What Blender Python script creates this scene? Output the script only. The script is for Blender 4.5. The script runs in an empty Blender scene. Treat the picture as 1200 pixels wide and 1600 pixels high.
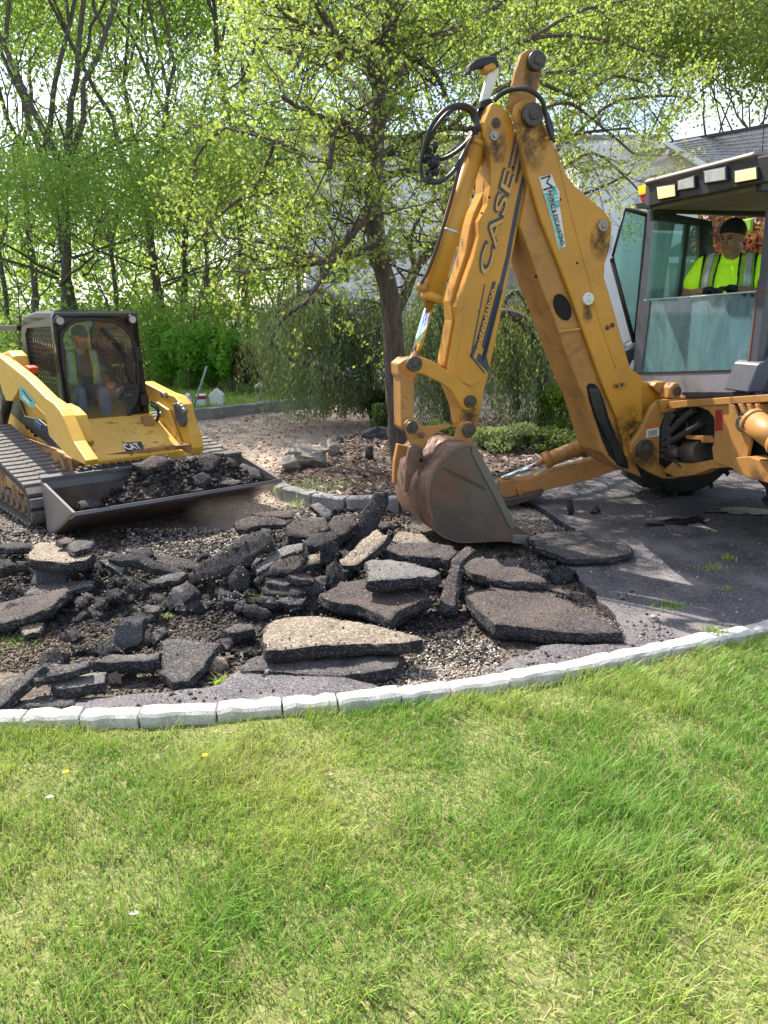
import bpy, bmesh, math, random
import numpy as np
from mathutils import Vector, Matrix, geometry, noise as mn
R = math.radians
random.seed(7); rng = np.random.default_rng(7)
SC = bpy.context.scene; COL = SC.collection
# ---------------------------------------------------------------- camera, sky, sun, exposure
HC = 1.7; PITCH = math.atan(310/1200); FPX = 1200.0
cam = bpy.data.objects.new('camera', bpy.data.cameras.new('camera')); COL.objects.link(cam); SC.camera = cam
cam.location = (0, 0, HC); cam.rotation_euler = (R(90)-PITCH, 0, 0)
cam.data.sensor_fit = 'VERTICAL'; cam.data.angle = 2*math.atan(800/1200); cam.data.clip_end = 800; cam.data.clip_start = .05
SUN_AZ = Vector((-0.50, 0.62)); SUN_EL = R(52)
SD = Vector((SUN_AZ.x, SUN_AZ.y, 0)).normalized()*math.cos(SUN_EL) + Vector((0, 0, math.sin(SUN_EL)))
W = bpy.data.worlds.new('World'); SC.world = W; W.use_nodes = True
nt = W.node_tree; nt.nodes.clear()
wo = nt.nodes.new('ShaderNodeOutputWorld'); bg = nt.nodes.new('ShaderNodeBackground'); sky = nt.nodes.new('ShaderNodeTexSky')
sky.sky_type = 'NISHITA'; sky.sun_disc = False; sky.sun_elevation = SUN_EL; sky.sun_rotation = math.atan2(SUN_AZ.x, SUN_AZ.y)
sky.air_density = 1.0; sky.dust_density = 1.5; bg.inputs[1].default_value = 0.135
tc = nt.nodes.new('ShaderNodeTexCoord'); cn = nt.nodes.new('ShaderNodeTexNoise'); cn.inputs['Scale'].default_value = 2.6; cn.inputs['Detail'].default_value = 7
cr = nt.nodes.new('ShaderNodeValToRGB'); cr.color_ramp.elements[0].position = .48; cr.color_ramp.elements[1].position = .70
mx = nt.nodes.new('ShaderNodeMix'); mx.data_type = 'RGBA'; mx.inputs[7].default_value = (7.5, 7.8, 8.3, 1)
nt.links.new(tc.outputs['Generated'], cn.inputs['Vector']); nt.links.new(cn.outputs['Fac'], cr.inputs['Fac'])
nt.links.new(cr.outputs['Color'], mx.inputs[0]); nt.links.new(sky.outputs[0], mx.inputs[6]); nt.links.new(mx.outputs[2], bg.inputs[0]); nt.links.new(bg.outputs[0], wo.inputs[0])
sun = bpy.data.objects.new('sun', bpy.data.lights.new('sun', 'SUN')); COL.objects.link(sun)
sun.data.energy = 5.0; sun.data.angle = R(.55); sun.data.color = (1, .95, .86)
sun.rotation_euler = SD.to_track_quat('Z', 'Y').to_euler()
SC.view_settings.view_transform = 'Standard'; SC.view_settings.look = 'None'; SC.view_settings.gamma = 1; SC.view_settings.use_curve_mapping = False
SC.view_settings.exposure = 1.0
SC.render.engine = 'CYCLES'; SC.cycles.max_bounces = 7; SC.cycles.transparent_max_bounces = 12; SC.cycles.transmission_bounces = 6

# ---------------------------------------------------------------- helpers
CAMP = Vector((0, 0, HC)); _f = Vector((0, math.cos(PITCH), -math.sin(PITCH))); _u = Vector((0, math.sin(PITCH), math.cos(PITCH)))
def ray(px, py): return Vector((1, 0, 0))*((px-600)/FPX) + _u*((800-py)/FPX) + _f
def onp(px, py, p0, n):
    d = ray(px, py); return CAMP + d*((Vector(p0)-CAMP).dot(n)/d.dot(n))
def onz(px, py, z=0): return onp(px, py, (0, 0, z), Vector((0, 0, 1)))
def ony(px, py, y): return onp(px, py, (0, y, 0), Vector((0, 1, 0)))
class Frame:
    def __init__(s, o, a, f): s.o = Vector(o); s.a = Vector(a).normalized(); s.f = Vector(f).normalized(); s.z = Vector((0, 0, 1))
    def p(s, a, f, z): return s.o + s.a*a + s.f*f + s.z*z
    def ona(s, a, px, py): return onp(px, py, s.o+s.a*a, s.a)
    def onf(s, f, px, py): return onp(px, py, s.o+s.f*f, s.f)
    def loc(s, v): d = Vector(v)-s.o; return Vector((d.dot(s.a), d.dot(s.f), d.z))
def fbm(x, y, s=1.0, o=4, seed=0):
    x = np.asarray(x, float)*s+seed*17.3; y = np.asarray(y, float)*s+seed*9.7; t = 0; a = 1; tot = 0
    for k in range(o):
        xi = np.floor(x).astype(np.int64); yi = np.floor(y).astype(np.int64); xf = x-xi; yf = y-yi
        xf = xf*xf*(3-2*xf); yf = yf*yf*(3-2*yf)
        def h(i, j):
            n = (i*374761393+j*668265263+seed*144665) & 0x7fffffff; n = ((n ^ (n >> 13))*1274126177) & 0x7fffffff
            return ((n ^ (n >> 16)) & 0xffff)/65535.0
        v = (h(xi, yi)*(1-xf)+h(xi+1, yi)*xf)*(1-yf)+(h(xi, yi+1)*(1-xf)+h(xi+1, yi+1)*xf)*yf
        t = t+v*a; tot += a; a *= .5; x = x*2.03+5.1; y = y*2.03+3.7
    return t/tot
def setp(o, label=None, cat=None, group=None, kind=None):
    if label: o['label'] = label
    if cat: o['category'] = cat
    if group: o['group'] = group
    if kind: o['kind'] = kind
    return o
def link(name, me, mats=None, parent=None, bevel=0, smooth=False, seg=1):
    if isinstance(me, bmesh.types.BMesh):
        bm = me; me = bpy.data.meshes.new(name); bmesh.ops.recalc_face_normals(bm, faces=bm.faces) if bm.faces else None; bm.to_mesh(me); bm.free()
    o = bpy.data.objects.new(name, me); COL.objects.link(o)
    if mats is not None:
        for m in (mats if isinstance(mats, (list, tuple)) else [mats]): me.materials.append(m)
    if parent:
        o.parent = parent
        if parent.parent is None: o.matrix_parent_inverse = Matrix.Translation(-parent.location)
    if smooth is True: me.shade_smooth()
    elif smooth: me.set_sharp_from_angle(angle=R(smooth)) if hasattr(me, 'set_sharp_from_angle') else None
    if bevel:
        b = o.modifiers.new('bevel', 'BEVEL'); b.width = bevel; b.segments = seg; b.limit_method = 'ANGLE'; b.angle_limit = R(40)
    return o
def empty(name, label, cat, group=None, kind=None, loc=(0, 0, 0)):
    o = bpy.data.objects.new(name, None); COL.objects.link(o); o.empty_display_size = .1; o.location = loc
    return setp(o, label, cat, group, kind)
def BM(): return bmesh.new()
def poly(bm, pts, off, mi=0):
    """prism: polygon pts (world) pushed along vector off"""
    off = Vector(off); a = [bm.verts.new(p) for p in pts]; b = [bm.verts.new(Vector(p)+off) for p in pts]; n = len(a); fs = []
    fs.append(bm.faces.new(a)); fs.append(bm.faces.new(b[::-1]))
    for i in range(n): fs.append(bm.faces.new((a[i], b[i], b[(i+1) % n], a[(i+1) % n])))
    for f in fs: f.material_index = mi
    return fs
def hexa(bm, c):
    """8 corners: bottom 4, top 4"""
    v = [bm.verts.new(p) for p in c]
    for q in ((3, 2, 1, 0), (4, 5, 6, 7), (0, 1, 5, 4), (1, 2, 6, 5), (2, 3, 7, 6), (3, 0, 4, 7)): bm.faces.new([v[i] for i in q])
def box(bm, F, a0, a1, f0, f1, z0, z1):
    hexa(bm, [F.p(a0, f0, z0), F.p(a1, f0, z0), F.p(a1, f1, z0), F.p(a0, f1, z0), F.p(a0, f0, z1), F.p(a1, f0, z1), F.p(a1, f1, z1), F.p(a0, f1, z1)])
WF = Frame((0, 0, 0), (1, 0, 0), (0, 1, 0))
def tube(bm, pts, rad, seg=10, cap=True, sx=1.0):
    pts = [Vector(p) for p in pts]; n = len(pts)
    if not hasattr(rad, '__len__'): rad = [rad]*n
    rings = []; prev = None
    for i, p in enumerate(pts):
        t = (pts[min(i+1, n-1)]-pts[max(i-1, 0)]); t = t.normalized() if t.length > 1e-9 else Vector((0, 0, 1))
        if prev is None: u = t.orthogonal().normalized()
        else:
            u = prev-t*prev.dot(t); u = u.normalized() if u.length > 1e-6 else t.orthogonal().normalized()
        prev = u; v = t.cross(u)
        rings.append([bm.verts.new(p+(u*math.cos(k*2*math.pi/seg)*sx+v*math.sin(k*2*math.pi/seg))*rad[i]) for k in range(seg)])
    for i in range(n-1):
        for k in range(seg):
            f = bm.faces.new((rings[i][k], rings[i][(k+1) % seg], rings[i+1][(k+1) % seg], rings[i+1][k])); f.smooth = True
    if cap: bm.faces.new(rings[0][::-1]); bm.faces.new(rings[-1])
def spline(pts, n=6):
    pts = [Vector(p) for p in pts]; out = []
    for i in range(len(pts)-1):
        p0 = pts[max(i-1, 0)]; p1 = pts[i]; p2 = pts[i+1]; p3 = pts[min(i+2, len(pts)-1)]
        for k in range(n):
            t = k/n; out.append(.5*((2*p1)+(-p0+p2)*t+(2*p0-5*p1+4*p2-p3)*t*t+(-p0+3*p1-3*p2+p3)*t**3))
    return out+[pts[-1]]
def ball(bm, c, r, sc=(1, 1, 1), seg=12, rot=None):
    m = Matrix.Translation(c) @ (rot if rot else Matrix()) @ Matrix.Diagonal((sc[0]*r, sc[1]*r, sc[2]*r, 1))
    g = bmesh.ops.create_uvsphere(bm, u_segments=seg, v_segments=max(6, seg*2//3), radius=1, matrix=m)
    for v in g['verts']:
        for f in v.link_faces: f.smooth = True
def pin(bm, F, px, py, a0, r, ln, seg=18):
    c = F.ona(a0, px, py); tube(bm, [c+F.a*.02, c-F.a*ln], r, seg)
def npmesh(name, V, F4):
    V = np.asarray(V, np.float32).reshape(-1, 3); F4 = np.asarray(F4, np.int32); k = F4.shape[1]; n = len(F4)
    me = bpy.data.meshes.new(name); me.vertices.add(len(V)); me.vertices.foreach_set('co', V.ravel())
    me.loops.add(n*k); me.loops.foreach_set('vertex_index', F4.ravel()); me.polygons.add(n)
    me.polygons.foreach_set('loop_start', np.arange(0, n*k, k, dtype=np.int32)); me.polygons.foreach_set('loop_total', np.full(n, k, np.int32))
    me.update(calc_edges=True); return me
def rot_rand(n):
    q = rng.normal(size=(n, 4)); q /= np.linalg.norm(q, axis=1)[:, None]; w, x, y, z = q.T
    return np.stack([1-2*(y*y+z*z), 2*(x*y-z*w), 2*(x*z+y*w), 2*(x*y+z*w), 1-2*(x*x+z*z), 2*(y*z-x*w), 2*(x*z-y*w), 2*(y*z+x*w), 1-2*(x*x+y*y)], 1).reshape(n, 3, 3)
def leafmesh(name, P, size, asp=.62, droop=None):
    """leaf quads (diamond shaped, folded) at points P"""
    P = np.asarray(P, float); n = len(P); M = rot_rand(n); s = size*rng.uniform(.6, 1.35, n)
    L = np.array([[-1, 0, 0], [-.1, asp, .12], [1, 0, -.05], [-.1, -asp, .12]])*.5
    if droop is not None:
        M = M.copy(); ax = np.asarray(droop, float)
        z = M[:, :, 2]; x = np.tile(ax, (n, 1))+rng.normal(size=(n, 3))*.3; x /= np.linalg.norm(x, axis=1)[:, None]
        y = np.cross(z, x); y /= np.linalg.norm(y, axis=1)[:, None]+1e-9; z = np.cross(x, y); M = np.stack([x, y, z], 2)
    V = P[:, None, :]+np.einsum('nij,kj->nki', M, L)*s[:, None, None]
    return npmesh(name, V.reshape(-1, 3), np.arange(n*4).reshape(n, 4))
_rock = None
def lumps(name, P, size, flat=.7, sizes=None):
    """tiny stones (8-12 faces) at points P as one mesh"""
    P = np.asarray(P, float); n = len(P); M = rot_rand(n); s = size*np.exp(rng.normal(0, .35, n)) if sizes is None else sizes
    B = np.array([[1, 0, 0], [-1, 0, 0], [0, 1, 0], [0, -1, 0], [0, 0, 1], [0, 0, -1]], float)*np.array([1, .75, .55])
    T = np.array([[0, 2, 4], [2, 1, 4], [1, 3, 4], [3, 0, 4], [2, 0, 5], [1, 2, 5], [3, 1, 5], [0, 3, 5]])
    J = B[None]*rng.uniform(.65, 1.25, (n, 6, 1))
    V = np.einsum('nij,nkj->nki', M, J)*s[:, None, None]*.5; V[:, :, 2] *= flat; V += P[:, None, :]
    return npmesh(name, V.reshape(-1, 3), (T[None]+np.arange(n)[:, None, None]*6).reshape(-1, 3))
# ---------------------------------------------------------------- materials
def NM(name):
    m = bpy.data.materials.new(name); m.use_nodes = True; n = m.node_tree; n.nodes.clear()
    out = n.nodes.new('ShaderNodeOutputMaterial'); b = n.nodes.new('ShaderNodeBsdfPrincipled'); n.links.new(b.outputs[0], out.inputs[0]); return m, n, b, out
def node(n, t, **k):
    x = n.nodes.new(t)
    for a, v in k.items():
        if a in ('i',):
            for q, w in v.items(): x.inputs[q].default_value = w
        else: setattr(x, a, v)
    return x
def c4(c): return (c[0], c[1], c[2], 1)
def tcoord(n, kind='Object'):
    t = node(n, 'ShaderNodeTexCoord'); return t.outputs[kind]
def nz(n, sc, det=4, rough=.55, vec=None, dist=0):
    x = node(n, 'ShaderNodeTexNoise', i={'Scale': sc, 'Detail': det, 'Roughness': rough, 'Distortion': dist})
    n.links.new(vec if vec else tcoord(n), x.inputs['Vector']); return x.outputs['Fac']
def ramp(n, fac, stops):
    r = node(n, 'ShaderNodeValToRGB'); e = r.color_ramp.elements
    while len(e) < len(stops): e.new(.5)
    for q, (p, c) in zip(e, stops): q.position = p; q.color = c4(c) if hasattr(c, '__len__') else (c, c, c, 1)
    n.links.new(fac, r.inputs['Fac']); return r.outputs['Color']
def mix(n, f, a, b, mode='MIX'):
    x = node(n, 'ShaderNodeMix', data_type='RGBA', blend_type=mode)
    for s, v in ((0, f), (6, a), (7, b)):
        if hasattr(v, 'links') or hasattr(v, 'is_linked'): n.links.new(v, x.inputs[s])
        else: x.inputs[s].default_value = v if s == 0 else c4(v)
    return x.outputs[2]
def bump(n, b, h, strength, dist=.01):
    x = node(n, 'ShaderNodeBump', i={'Strength': strength, 'Distance': dist}); n.links.new(h, x.inputs['Height']); n.links.new(x.outputs[0], b.inputs['Normal'])
def simple(name, col, rough=.6, metal=0, var=.15, sc=6, bmp=0, emit=None, estr=0):
    m, n, b, o = NM(name); f = nz(n, sc, 5)
    lo = tuple(c*(1-var) for c in col); hi = tuple(min(1, c*(1+var)) for c in col)
    n.links.new(ramp(n, f, [(.3, lo), (.7, hi)]), b.inputs['Base Color']); b.inputs['Roughness'].default_value = rough; b.inputs['Metallic'].default_value = metal
    if bmp: bump(n, b, nz(n, sc*4, 4), bmp)
    if emit: b.inputs['Emission Color'].default_value = c4(emit); b.inputs['Emission Strength'].default_value = estr
    return m
def paint(name, col, rough=.42, rust=.5, dirt=.35, rustcol=(.12, .04, .015), sc=5, dirtcol=(.16, .10, .055), rlo=.6, soft=.06, metal=0):
    """worn machine paint: rust blotches, chips and dust film"""
    m, n, b, o = NM(name); t = tcoord(n)
    a = ramp(n, nz(n, sc*.5, 5, .6, t), [(.3, tuple(c*.82 for c in col)), (.7, col)])
    d = ramp(n, nz(n, sc*.8, 6, .7, t, 1.0), [(.42, 0), (.72, 1)])
    dd = node(n, 'ShaderNodeMath', operation='MULTIPLY', i={1: dirt}); n.links.new(d, dd.inputs[0])
    a = mix(n, dd.outputs[0], a, dirtcol)
    r = ramp(n, nz(n, sc*1.7, 9, .72, t, .6), [(rlo, 0), (rlo+soft, 1)])
    rr = node(n, 'ShaderNodeMath', operation='MULTIPLY', i={1: rust}); n.links.new(r, rr.inputs[0])
    sp = ramp(n, nz(n, sc*14, 3, .6, t), [(.70, 0), (.74, 1)]); ss = node(n, 'ShaderNodeMath', operation='MULTIPLY', i={1: rust}); n.links.new(sp, ss.inputs[0])
    a = mix(n, rr.outputs[0], a, rustcol); a = mix(n, ss.outputs[0], a, rustcol)
    n.links.new(a, b.inputs['Base Color']); rf = ramp(n, rr.outputs[0], [(0, rough), (.6, .85)]); n.links.new(rf, b.inputs['Roughness'])
    bump(n, b, nz(n, sc*10, 4, .6, t), .12, .004); b.inputs['Metallic'].default_value = metal; return m
def glass(name, tint=(.75, .9, .88), alpha=.25, rough=.03):
    m, n, b, o = NM(name); n.nodes.remove(b)
    g = node(n, 'ShaderNodeBsdfGlossy', i={'Roughness': rough, 'Color': (1, 1, 1, 1)}); tr = node(n, 'ShaderNodeBsdfTransparent', i={'Color': c4(tint)})
    df = node(n, 'ShaderNodeBsdfDiffuse', i={'Color': c4(tuple(t*.8 for t in tint))}); fr = node(n, 'ShaderNodeFresnel', i={'IOR': 1.5})
    mp = node(n, 'ShaderNodeMapping'); mp.inputs['Scale'].default_value = (3, 3, .7); n.links.new(tcoord(n), mp.inputs[0]); al = ramp(n, nz(n, 3.0, 6, .65, mp.outputs[0], 1.2), [(.3, alpha*.8), (.75, min(1, alpha*1.3))])
    s1 = node(n, 'ShaderNodeMixShader'); n.links.new(al, s1.inputs[0]); n.links.new(tr.outputs[0], s1.inputs[1]); n.links.new(df.outputs[0], s1.inputs[2])
    s2 = node(n, 'ShaderNodeMixShader'); n.links.new(fr.outputs[0], s2.inputs[0]); n.links.new(s1.outputs[0], s2.inputs[1]); n.links.new(g.outputs[0], s2.inputs[2])
    n.links.new(s2.outputs[0], o.inputs[0]); return m
def leafmat(name, c1, c2, tr=.45, rough=.5, sc=.5):
    m, n, b, o = NM(name); g = node(n, 'ShaderNodeNewGeometry')
    a = ramp(n, g.outputs['Random Per Island'], [(0, c1), (1, c2)])
    a = mix(n, ramp(n, nz(n, sc, 3), [(.35, 0), (.65, 1)]), a, tuple(x*.72 for x in c1)); 
    n.links.new(a, b.inputs['Base Color']); b.inputs['Roughness'].default_value = rough; b.inputs['Specular IOR Level'].default_value = .25
    t = node(n, 'ShaderNodeBsdfTranslucent'); tcx = mix(n, .5, a, (.50, .62, .08)); n.links.new(tcx, t.inputs['Color'])
    s = node(n, 'ShaderNodeMixShader', i={0: tr}); n.links.new(b.outputs[0], s.inputs[1]); n.links.new(t.outputs[0], s.inputs[2]); n.links.new(s.outputs[0], o.inputs[0]); return m
def bark(name, c1, c2, sc=9):
    m, n, b, o = NM(name); t = tcoord(n); mp = node(n, 'ShaderNodeMapping'); mp.inputs['Scale'].default_value = (1, 1, .22); n.links.new(t, mp.inputs[0])
    f = nz(n, sc*3, 6, .7, mp.outputs[0]); n.links.new(ramp(n, f, [(.35, c1), (.7, c2)]), b.inputs['Base Color']); b.inputs['Roughness'].default_value = .9; bump(n, b, f, .8, .02); return m
def groundmat(name, stops, sc, spk=None, spksc=120, bmp=.6, rough=.92, big=None):
    m, n, b, o = NM(name); t = tcoord(n); f = nz(n, sc, 8, .68, t); a = ramp(n, f, stops)
    if big: a = mix(n, ramp(n, nz(n, big[0], 5, .6, t), [(big[2], 0), (big[3], 1)]), a, big[1])
    if spk:
        v = node(n, 'ShaderNodeTexVoronoi', i={'Scale': spksc}); n.links.new(t, v.inputs['Vector'])
        sep = node(n, 'ShaderNodeSeparateColor'); n.links.new(v.outputs['Color'], sep.inputs[0])
        k = ramp(n, sep.outputs[0], [(.70, 0), (.78, 1)]); kk = node(n, 'ShaderNodeMath', operation='MULTIPLY', i={1: .8}); n.links.new(k, kk.inputs[0]); a = mix(n, kk.outputs[0], a, spk)
    n.links.new(a, b.inputs['Base Color']); b.inputs['Roughness'].default_value = rough; b.inputs['Specular IOR Level'].default_value = .3
    bump(n, b, nz(n, sc*6, 6, .7, t), bmp, .02); return m
def island(name, stops, rough=.85, bmp=.3, bsc=60):
    m, n, b, o = NM(name); g = node(n, 'ShaderNodeNewGeometry'); n.links.new(ramp(n, g.outputs['Random Per Island'], stops), b.inputs['Base Color'])
    b.inputs['Roughness'].default_value = rough; b.inputs['Specular IOR Level'].default_value = .3; bump(n, b, nz(n, bsc, 3), bmp, .005); return m
def text(name, s, org, xdir, up, h, mat, parent, depth=.002, shear=0, offset=0, space=1, width=None, z=0):
    cu = bpy.data.curves.new(name, 'FONT'); cu.body = s; cu.extrude = depth; cu.shear = shear; cu.offset = offset; cu.space_character = space
    tmp = bpy.data.objects.new(name+'_t', cu); COL.objects.link(tmp); dg = bpy.context.evaluated_depsgraph_get(); me = bpy.data.meshes.new_from_object(tmp.evaluated_get(dg))
    bpy.data.objects.remove(tmp); xs = [v.co.x for v in me.vertices]; ys = [v.co.y for v in me.vertices]; w0 = max(xs)-min(xs); h0 = max(ys)-min(ys)
    xdir = Vector(xdir).normalized(); up = Vector(up); up = (up-xdir*up.dot(xdir)).normalized(); nn = xdir.cross(up); kx = (width/w0) if width else h/h0
    mnx = min(xs); mny = min(ys)
    for v in me.vertices: v.co = Vector(org)+xdir*((v.co.x-mnx)*kx)+up*((v.co.y-mny)*h/h0)+nn*(v.co.z+z)
    return link(name, me, mat, parent)
# ================================================================ THE GROUND
def W2(pts, z=0): return [onz(a, b, z) for a, b in pts]
nk = W2([(-500, 1128), (-250, 1128), (0, 1121), (100, 1119), (250, 1113), (400, 1104), (540, 1093), (650, 1080), (760, 1066), (880, 1044), (980, 1024), (1080, 1003), (1200, 978), (1330, 945), (1500, 890), (1800, 800)], .015)
nk.insert(0, Vector((-6, 2.7, 0)))
KX = [p.x for p in nk]; KY = [p.y for p in nk]
def kerb_y(x): return np.interp(x, KX, KY)
fk = W2([(-300, 712), (0, 688), (280, 655), (400, 641), (500, 630), (610, 617), (760, 606), (960, 596)], 0)
FX = [p.x for p in fk]; FY = [p.y for p in fk]
def far_y(x): return np.interp(x, FX, FY)
MO = [(onz(px, py), r, h) for px, py, r, h in ((70, 900, .42, .10), (140, 930, .35, .07), (330, 900, .50, .13), (430, 900, .50, .17), (520, 850, .50, .17), (500, 820, .5, .12), (620, 890, .42, .10), (700, 905, .4, .05), (250, 880, .35, .07), (30, 870, .5, .08))]
def H(x, y):
    x = np.asarray(x, float); y = np.asarray(y, float); z = -.055+(fbm(x, y, 2.2, 4, 1)-.5)*.05+(fbm(x, y, 11, 3, 2)-.5)*.022
    for p, r, h in MO: z = z+h*np.exp(-((x-p.x)**2+(y-p.y)**2)/(r*r))
    return z
def hit(px, py, lift=0):
    z = -.05
    for _ in range(12):
        p = onz(px, py, z+lift); z = z*.5+.5*float(H(p.x, p.y))
    return onz(px, py, z+lift)
M_forest = groundmat('forest_floor', [(.3, (.05, .07, .02)), (.6, (.11, .13, .04)), (.8, (.2, .17, .08))], 1.3)
M_dirt = groundmat('stony_dirt', [(.30, (.030, .023, .020)), (.5, (.065, .050, .040)), (.72, (.13, .10, .080))], 2.2, (.24, .20, .16), 110, .9, big=(.9, (.16, .125, .10), .52, .66))
M_loop = groundmat('loop_soil', [(.30, (.20, .145, .11)), (.5, (.37, .285, .22)), (.72, (.52, .42, .34))], 3, (.5, .42, .35), 60, 1.0)
M_asph = groundmat('driveway_asphalt', [(.25, (.032, .029, .034)), (.45, (.066, .060, .066)), (.62, (.115, .104, .108)), (.8, (.22, .20, .195))], 3.2, (.24, .22, .215), 190, .6, .75, big=(1.3, (.20, .178, .17), .52, .64))
M_mulch = groundmat('bark_mulch', [(.3, (.05, .035, .03)), (.55, (.12, .085, .07)), (.8, (.26, .19, .15))], 6, (.34, .26, .21), 30, 1.0)
M_soil = groundmat('lawn_soil', [(.3, (.07, .09, .02)), (.5, (.16, .20, .045)), (.65, (.26, .25, .09)), (.8, (.38, .32, .17))], 5, (.34, .32, .14), 130, 1.0)
M_flawn = groundmat('far_lawn_grass', [(.3, (.10, .19, .03)), (.7, (.20, .30, .06))], 6)
bm = BM(); bmesh.ops.create_grid(bm, x_segments=60, y_segments=60, size=1)
for v in bm.verts:
    x, y = v.co.x*220, v.co.y*220+120; v.co = Vector((x, y, -.16+max(0, y-30)*.015))
setp(link('ground', bm, M_forest), kind='structure')
def gridsheet(name, xs, ys, zf, keep, mat):
    X, Y = np.meshgrid(xs, ys); Z = zf(X, Y); V = np.stack([X, Y, Z], -1).reshape(-1, 3); nx = len(xs); ny = len(ys)
    i, j = np.meshgrid(np.arange(nx-1), np.arange(ny-1)); a = (j*nx+i).ravel(); cx = (X[:-1, :-1]+X[1:, 1:]).ravel()/2; cy = (Y[:-1, :-1]+Y[1:, 1:]).ravel()/2
    F = np.stack([a, a+1, a+nx+1, a+nx], 1)[keep(cx, cy)]
    u, inv = np.unique(F, return_inverse=True); me = npmesh(name, V[u], inv.reshape(-1, 4)); me.shade_smooth(); return link(name, me, mat)
xs = np.concatenate([np.arange(-16, -3.6, .25), np.arange(-3.6, 3.2, .04), np.arange(3.2, 14, .25)])
ys = np.concatenate([np.arange(2.6, 7.6, .04), np.arange(7.6, 17.5, .12)])
LPY = lambda x: 6.75+(fbm(x, x*0, 2.0, 4, 44)-.5)*.5-.12*x
o = gridsheet('dirt_base', xs, ys, H, lambda x, y: (y > kerb_y(x)) & (y <= LPY(x)), M_dirt); setp(o, kind='structure')
setp(gridsheet('bare_soil', xs, ys, H, lambda x, y: (y > LPY(x)) & (y < far_y(x)+.1), M_loop), kind='structure')
def inpoly(x, y, P):
    c = np.zeros(np.shape(x), bool); n = len(P)
    for i in range(n):
        x0, y0 = P[i][0], P[i][1]; x1, y1 = P[(i+1) % n][0], P[(i+1) % n][1]
        if y0 == y1: continue
        c ^= ((y0 > y) != (y1 > y)) & (x < (x1-x0)*(y-y0)/(y1-y0)+x0)
    return c
def rough(P, step=.06, amp=.025, seed=0):
    out = []
    n = len(P)
    for i in range(n):
        a, b = Vector(P[i][:2]), Vector(P[(i+1) % n][:2]); k = max(1, int((b-a).length/step))
        for q in range(k):
            p = a.lerp(b, q/k); out.append(Vector((p.x+(mn.noise(Vector((p.x*6, p.y*6, seed)))+.5*mn.noise(Vector((p.x*19, p.y*19, seed))))*amp, p.y+(mn.noise(Vector((p.x*6, p.y*6, seed+9)))+.5*mn.noise(Vector((p.x*19, p.y*19, seed+7))))*amp)))
    return out
def patch(name, P, zf, th, mat, step=.08, seed=0, sidemat=None, amp=.03, inner=.12):
    P = rough(P, step, amp, seed); n = len(P); xs_ = [p.x for p in P]; ys_ = [p.y for p in P]
    gx, gy = np.meshgrid(np.arange(min(xs_), max(xs_), inner), np.arange(min(ys_), max(ys_), inner)); gx = gx.ravel()+rng.uniform(-.2, .2, gx.size)*inner; gy = gy.ravel()+rng.uniform(-.2, .2, gy.size)*inner
    k = inpoly(gx, gy, P); pts = P+[Vector(q) for q in zip(gx[k], gy[k])]
    r = geometry.delaunay_2d_cdt(pts, [(i, (i+1) % n) for i in range(n)], [], 1, 1e-5); vs, fs = r[0], r[2]
    bm = BM(); V = [bm.verts.new((v.x, v.y, float(zf(v.x, v.y)))) for v in vs]
    for f in fs:
        try: bm.faces.new([V[i] for i in f])
        except ValueError: pass
    for f in bm.faces:
        if f.normal.z == 0: f.normal_update()
        if f.normal.z < 0: f.normal_flip()
        f.smooth = True
    e = [x for x in bm.edges if x.is_boundary]; g = bmesh.ops.extrude_edge_only(bm, edges=e)
    for v in g['geom']:
        if isinstance(v, bmesh.types.BMVert): v.co.z -= th; v.co.x += rng.uniform(-.01, .01); v.co.y += rng.uniform(-.01, .01)
        elif isinstance(v, bmesh.types.BMFace): v.material_index = 1 if sidemat else 0
    me = bpy.data.meshes.new(name); bm.to_mesh(me); bm.free(); return setp(link(name, me, [mat, sidemat] if sidemat else mat), kind='structure')
M_black = groundmat('broken_asphalt_side', [(.3, (.012, .011, .013)), (.6, (.030, .028, .031)), (.8, (.06, .055, .055))], 8, (.11, .10, .095), 130, 1.0, .8)
asp = W2([(-420, 1098), (0, 1094), (150, 1088), (345, 1072), (375, 1045), (540, 1058), (620, 1082), (760, 1064), (800, 1026), (850, 1006), (980, 1000), (960, 960), (905, 900), (870, 862), (900, 826), (840, 790), (800, 775), (830, 742), (950, 716), (1100, 690)], 0)
asp = [(p.x, p.y) for p in asp]+[(9, 11), (9, 6.5)]
asp += [(x, float(kerb_y(x))+.02) for x in (6, 4.5, 3.5, 2.8, 2.2, 1.7, 1.2, .7, .2, -.3, -.8, -1.3, -2, -3)]
def za(x, y): return (fbm(x, y, 1.5, 3, 5)-.5)*.02-.006
patch('driveway', asp, za, .06, M_asph, .07, 3, M_black, .035, .10)
isl_k = [(426, 752), (430, 760), (455, 768), (490, 776), (540, 782), (600, 784), (650, 781), (710, 773), (775, 758), (840, 740), (930, 718), (1020, 698), (1120, 676)]
isl = W2(isl_k+[(1120, 655), (1000, 652), (900, 655), (760, 656), (640, 662), (560, 676), (500, 700), (440, 735)], .0)
def zm(x, y): return .03+(fbm(x, y, 1.2, 3, 8)-.5)*.10+(fbm(x, y, 9, 3, 9)-.5)*.03
patch('mulch_bed', [(p.x, p.y) for p in isl], zm, .12, M_mulch, .15, 5, None, .03, .12)
W_oil = simple('wet_oil', (.012, .011, .013), .32)
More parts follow.
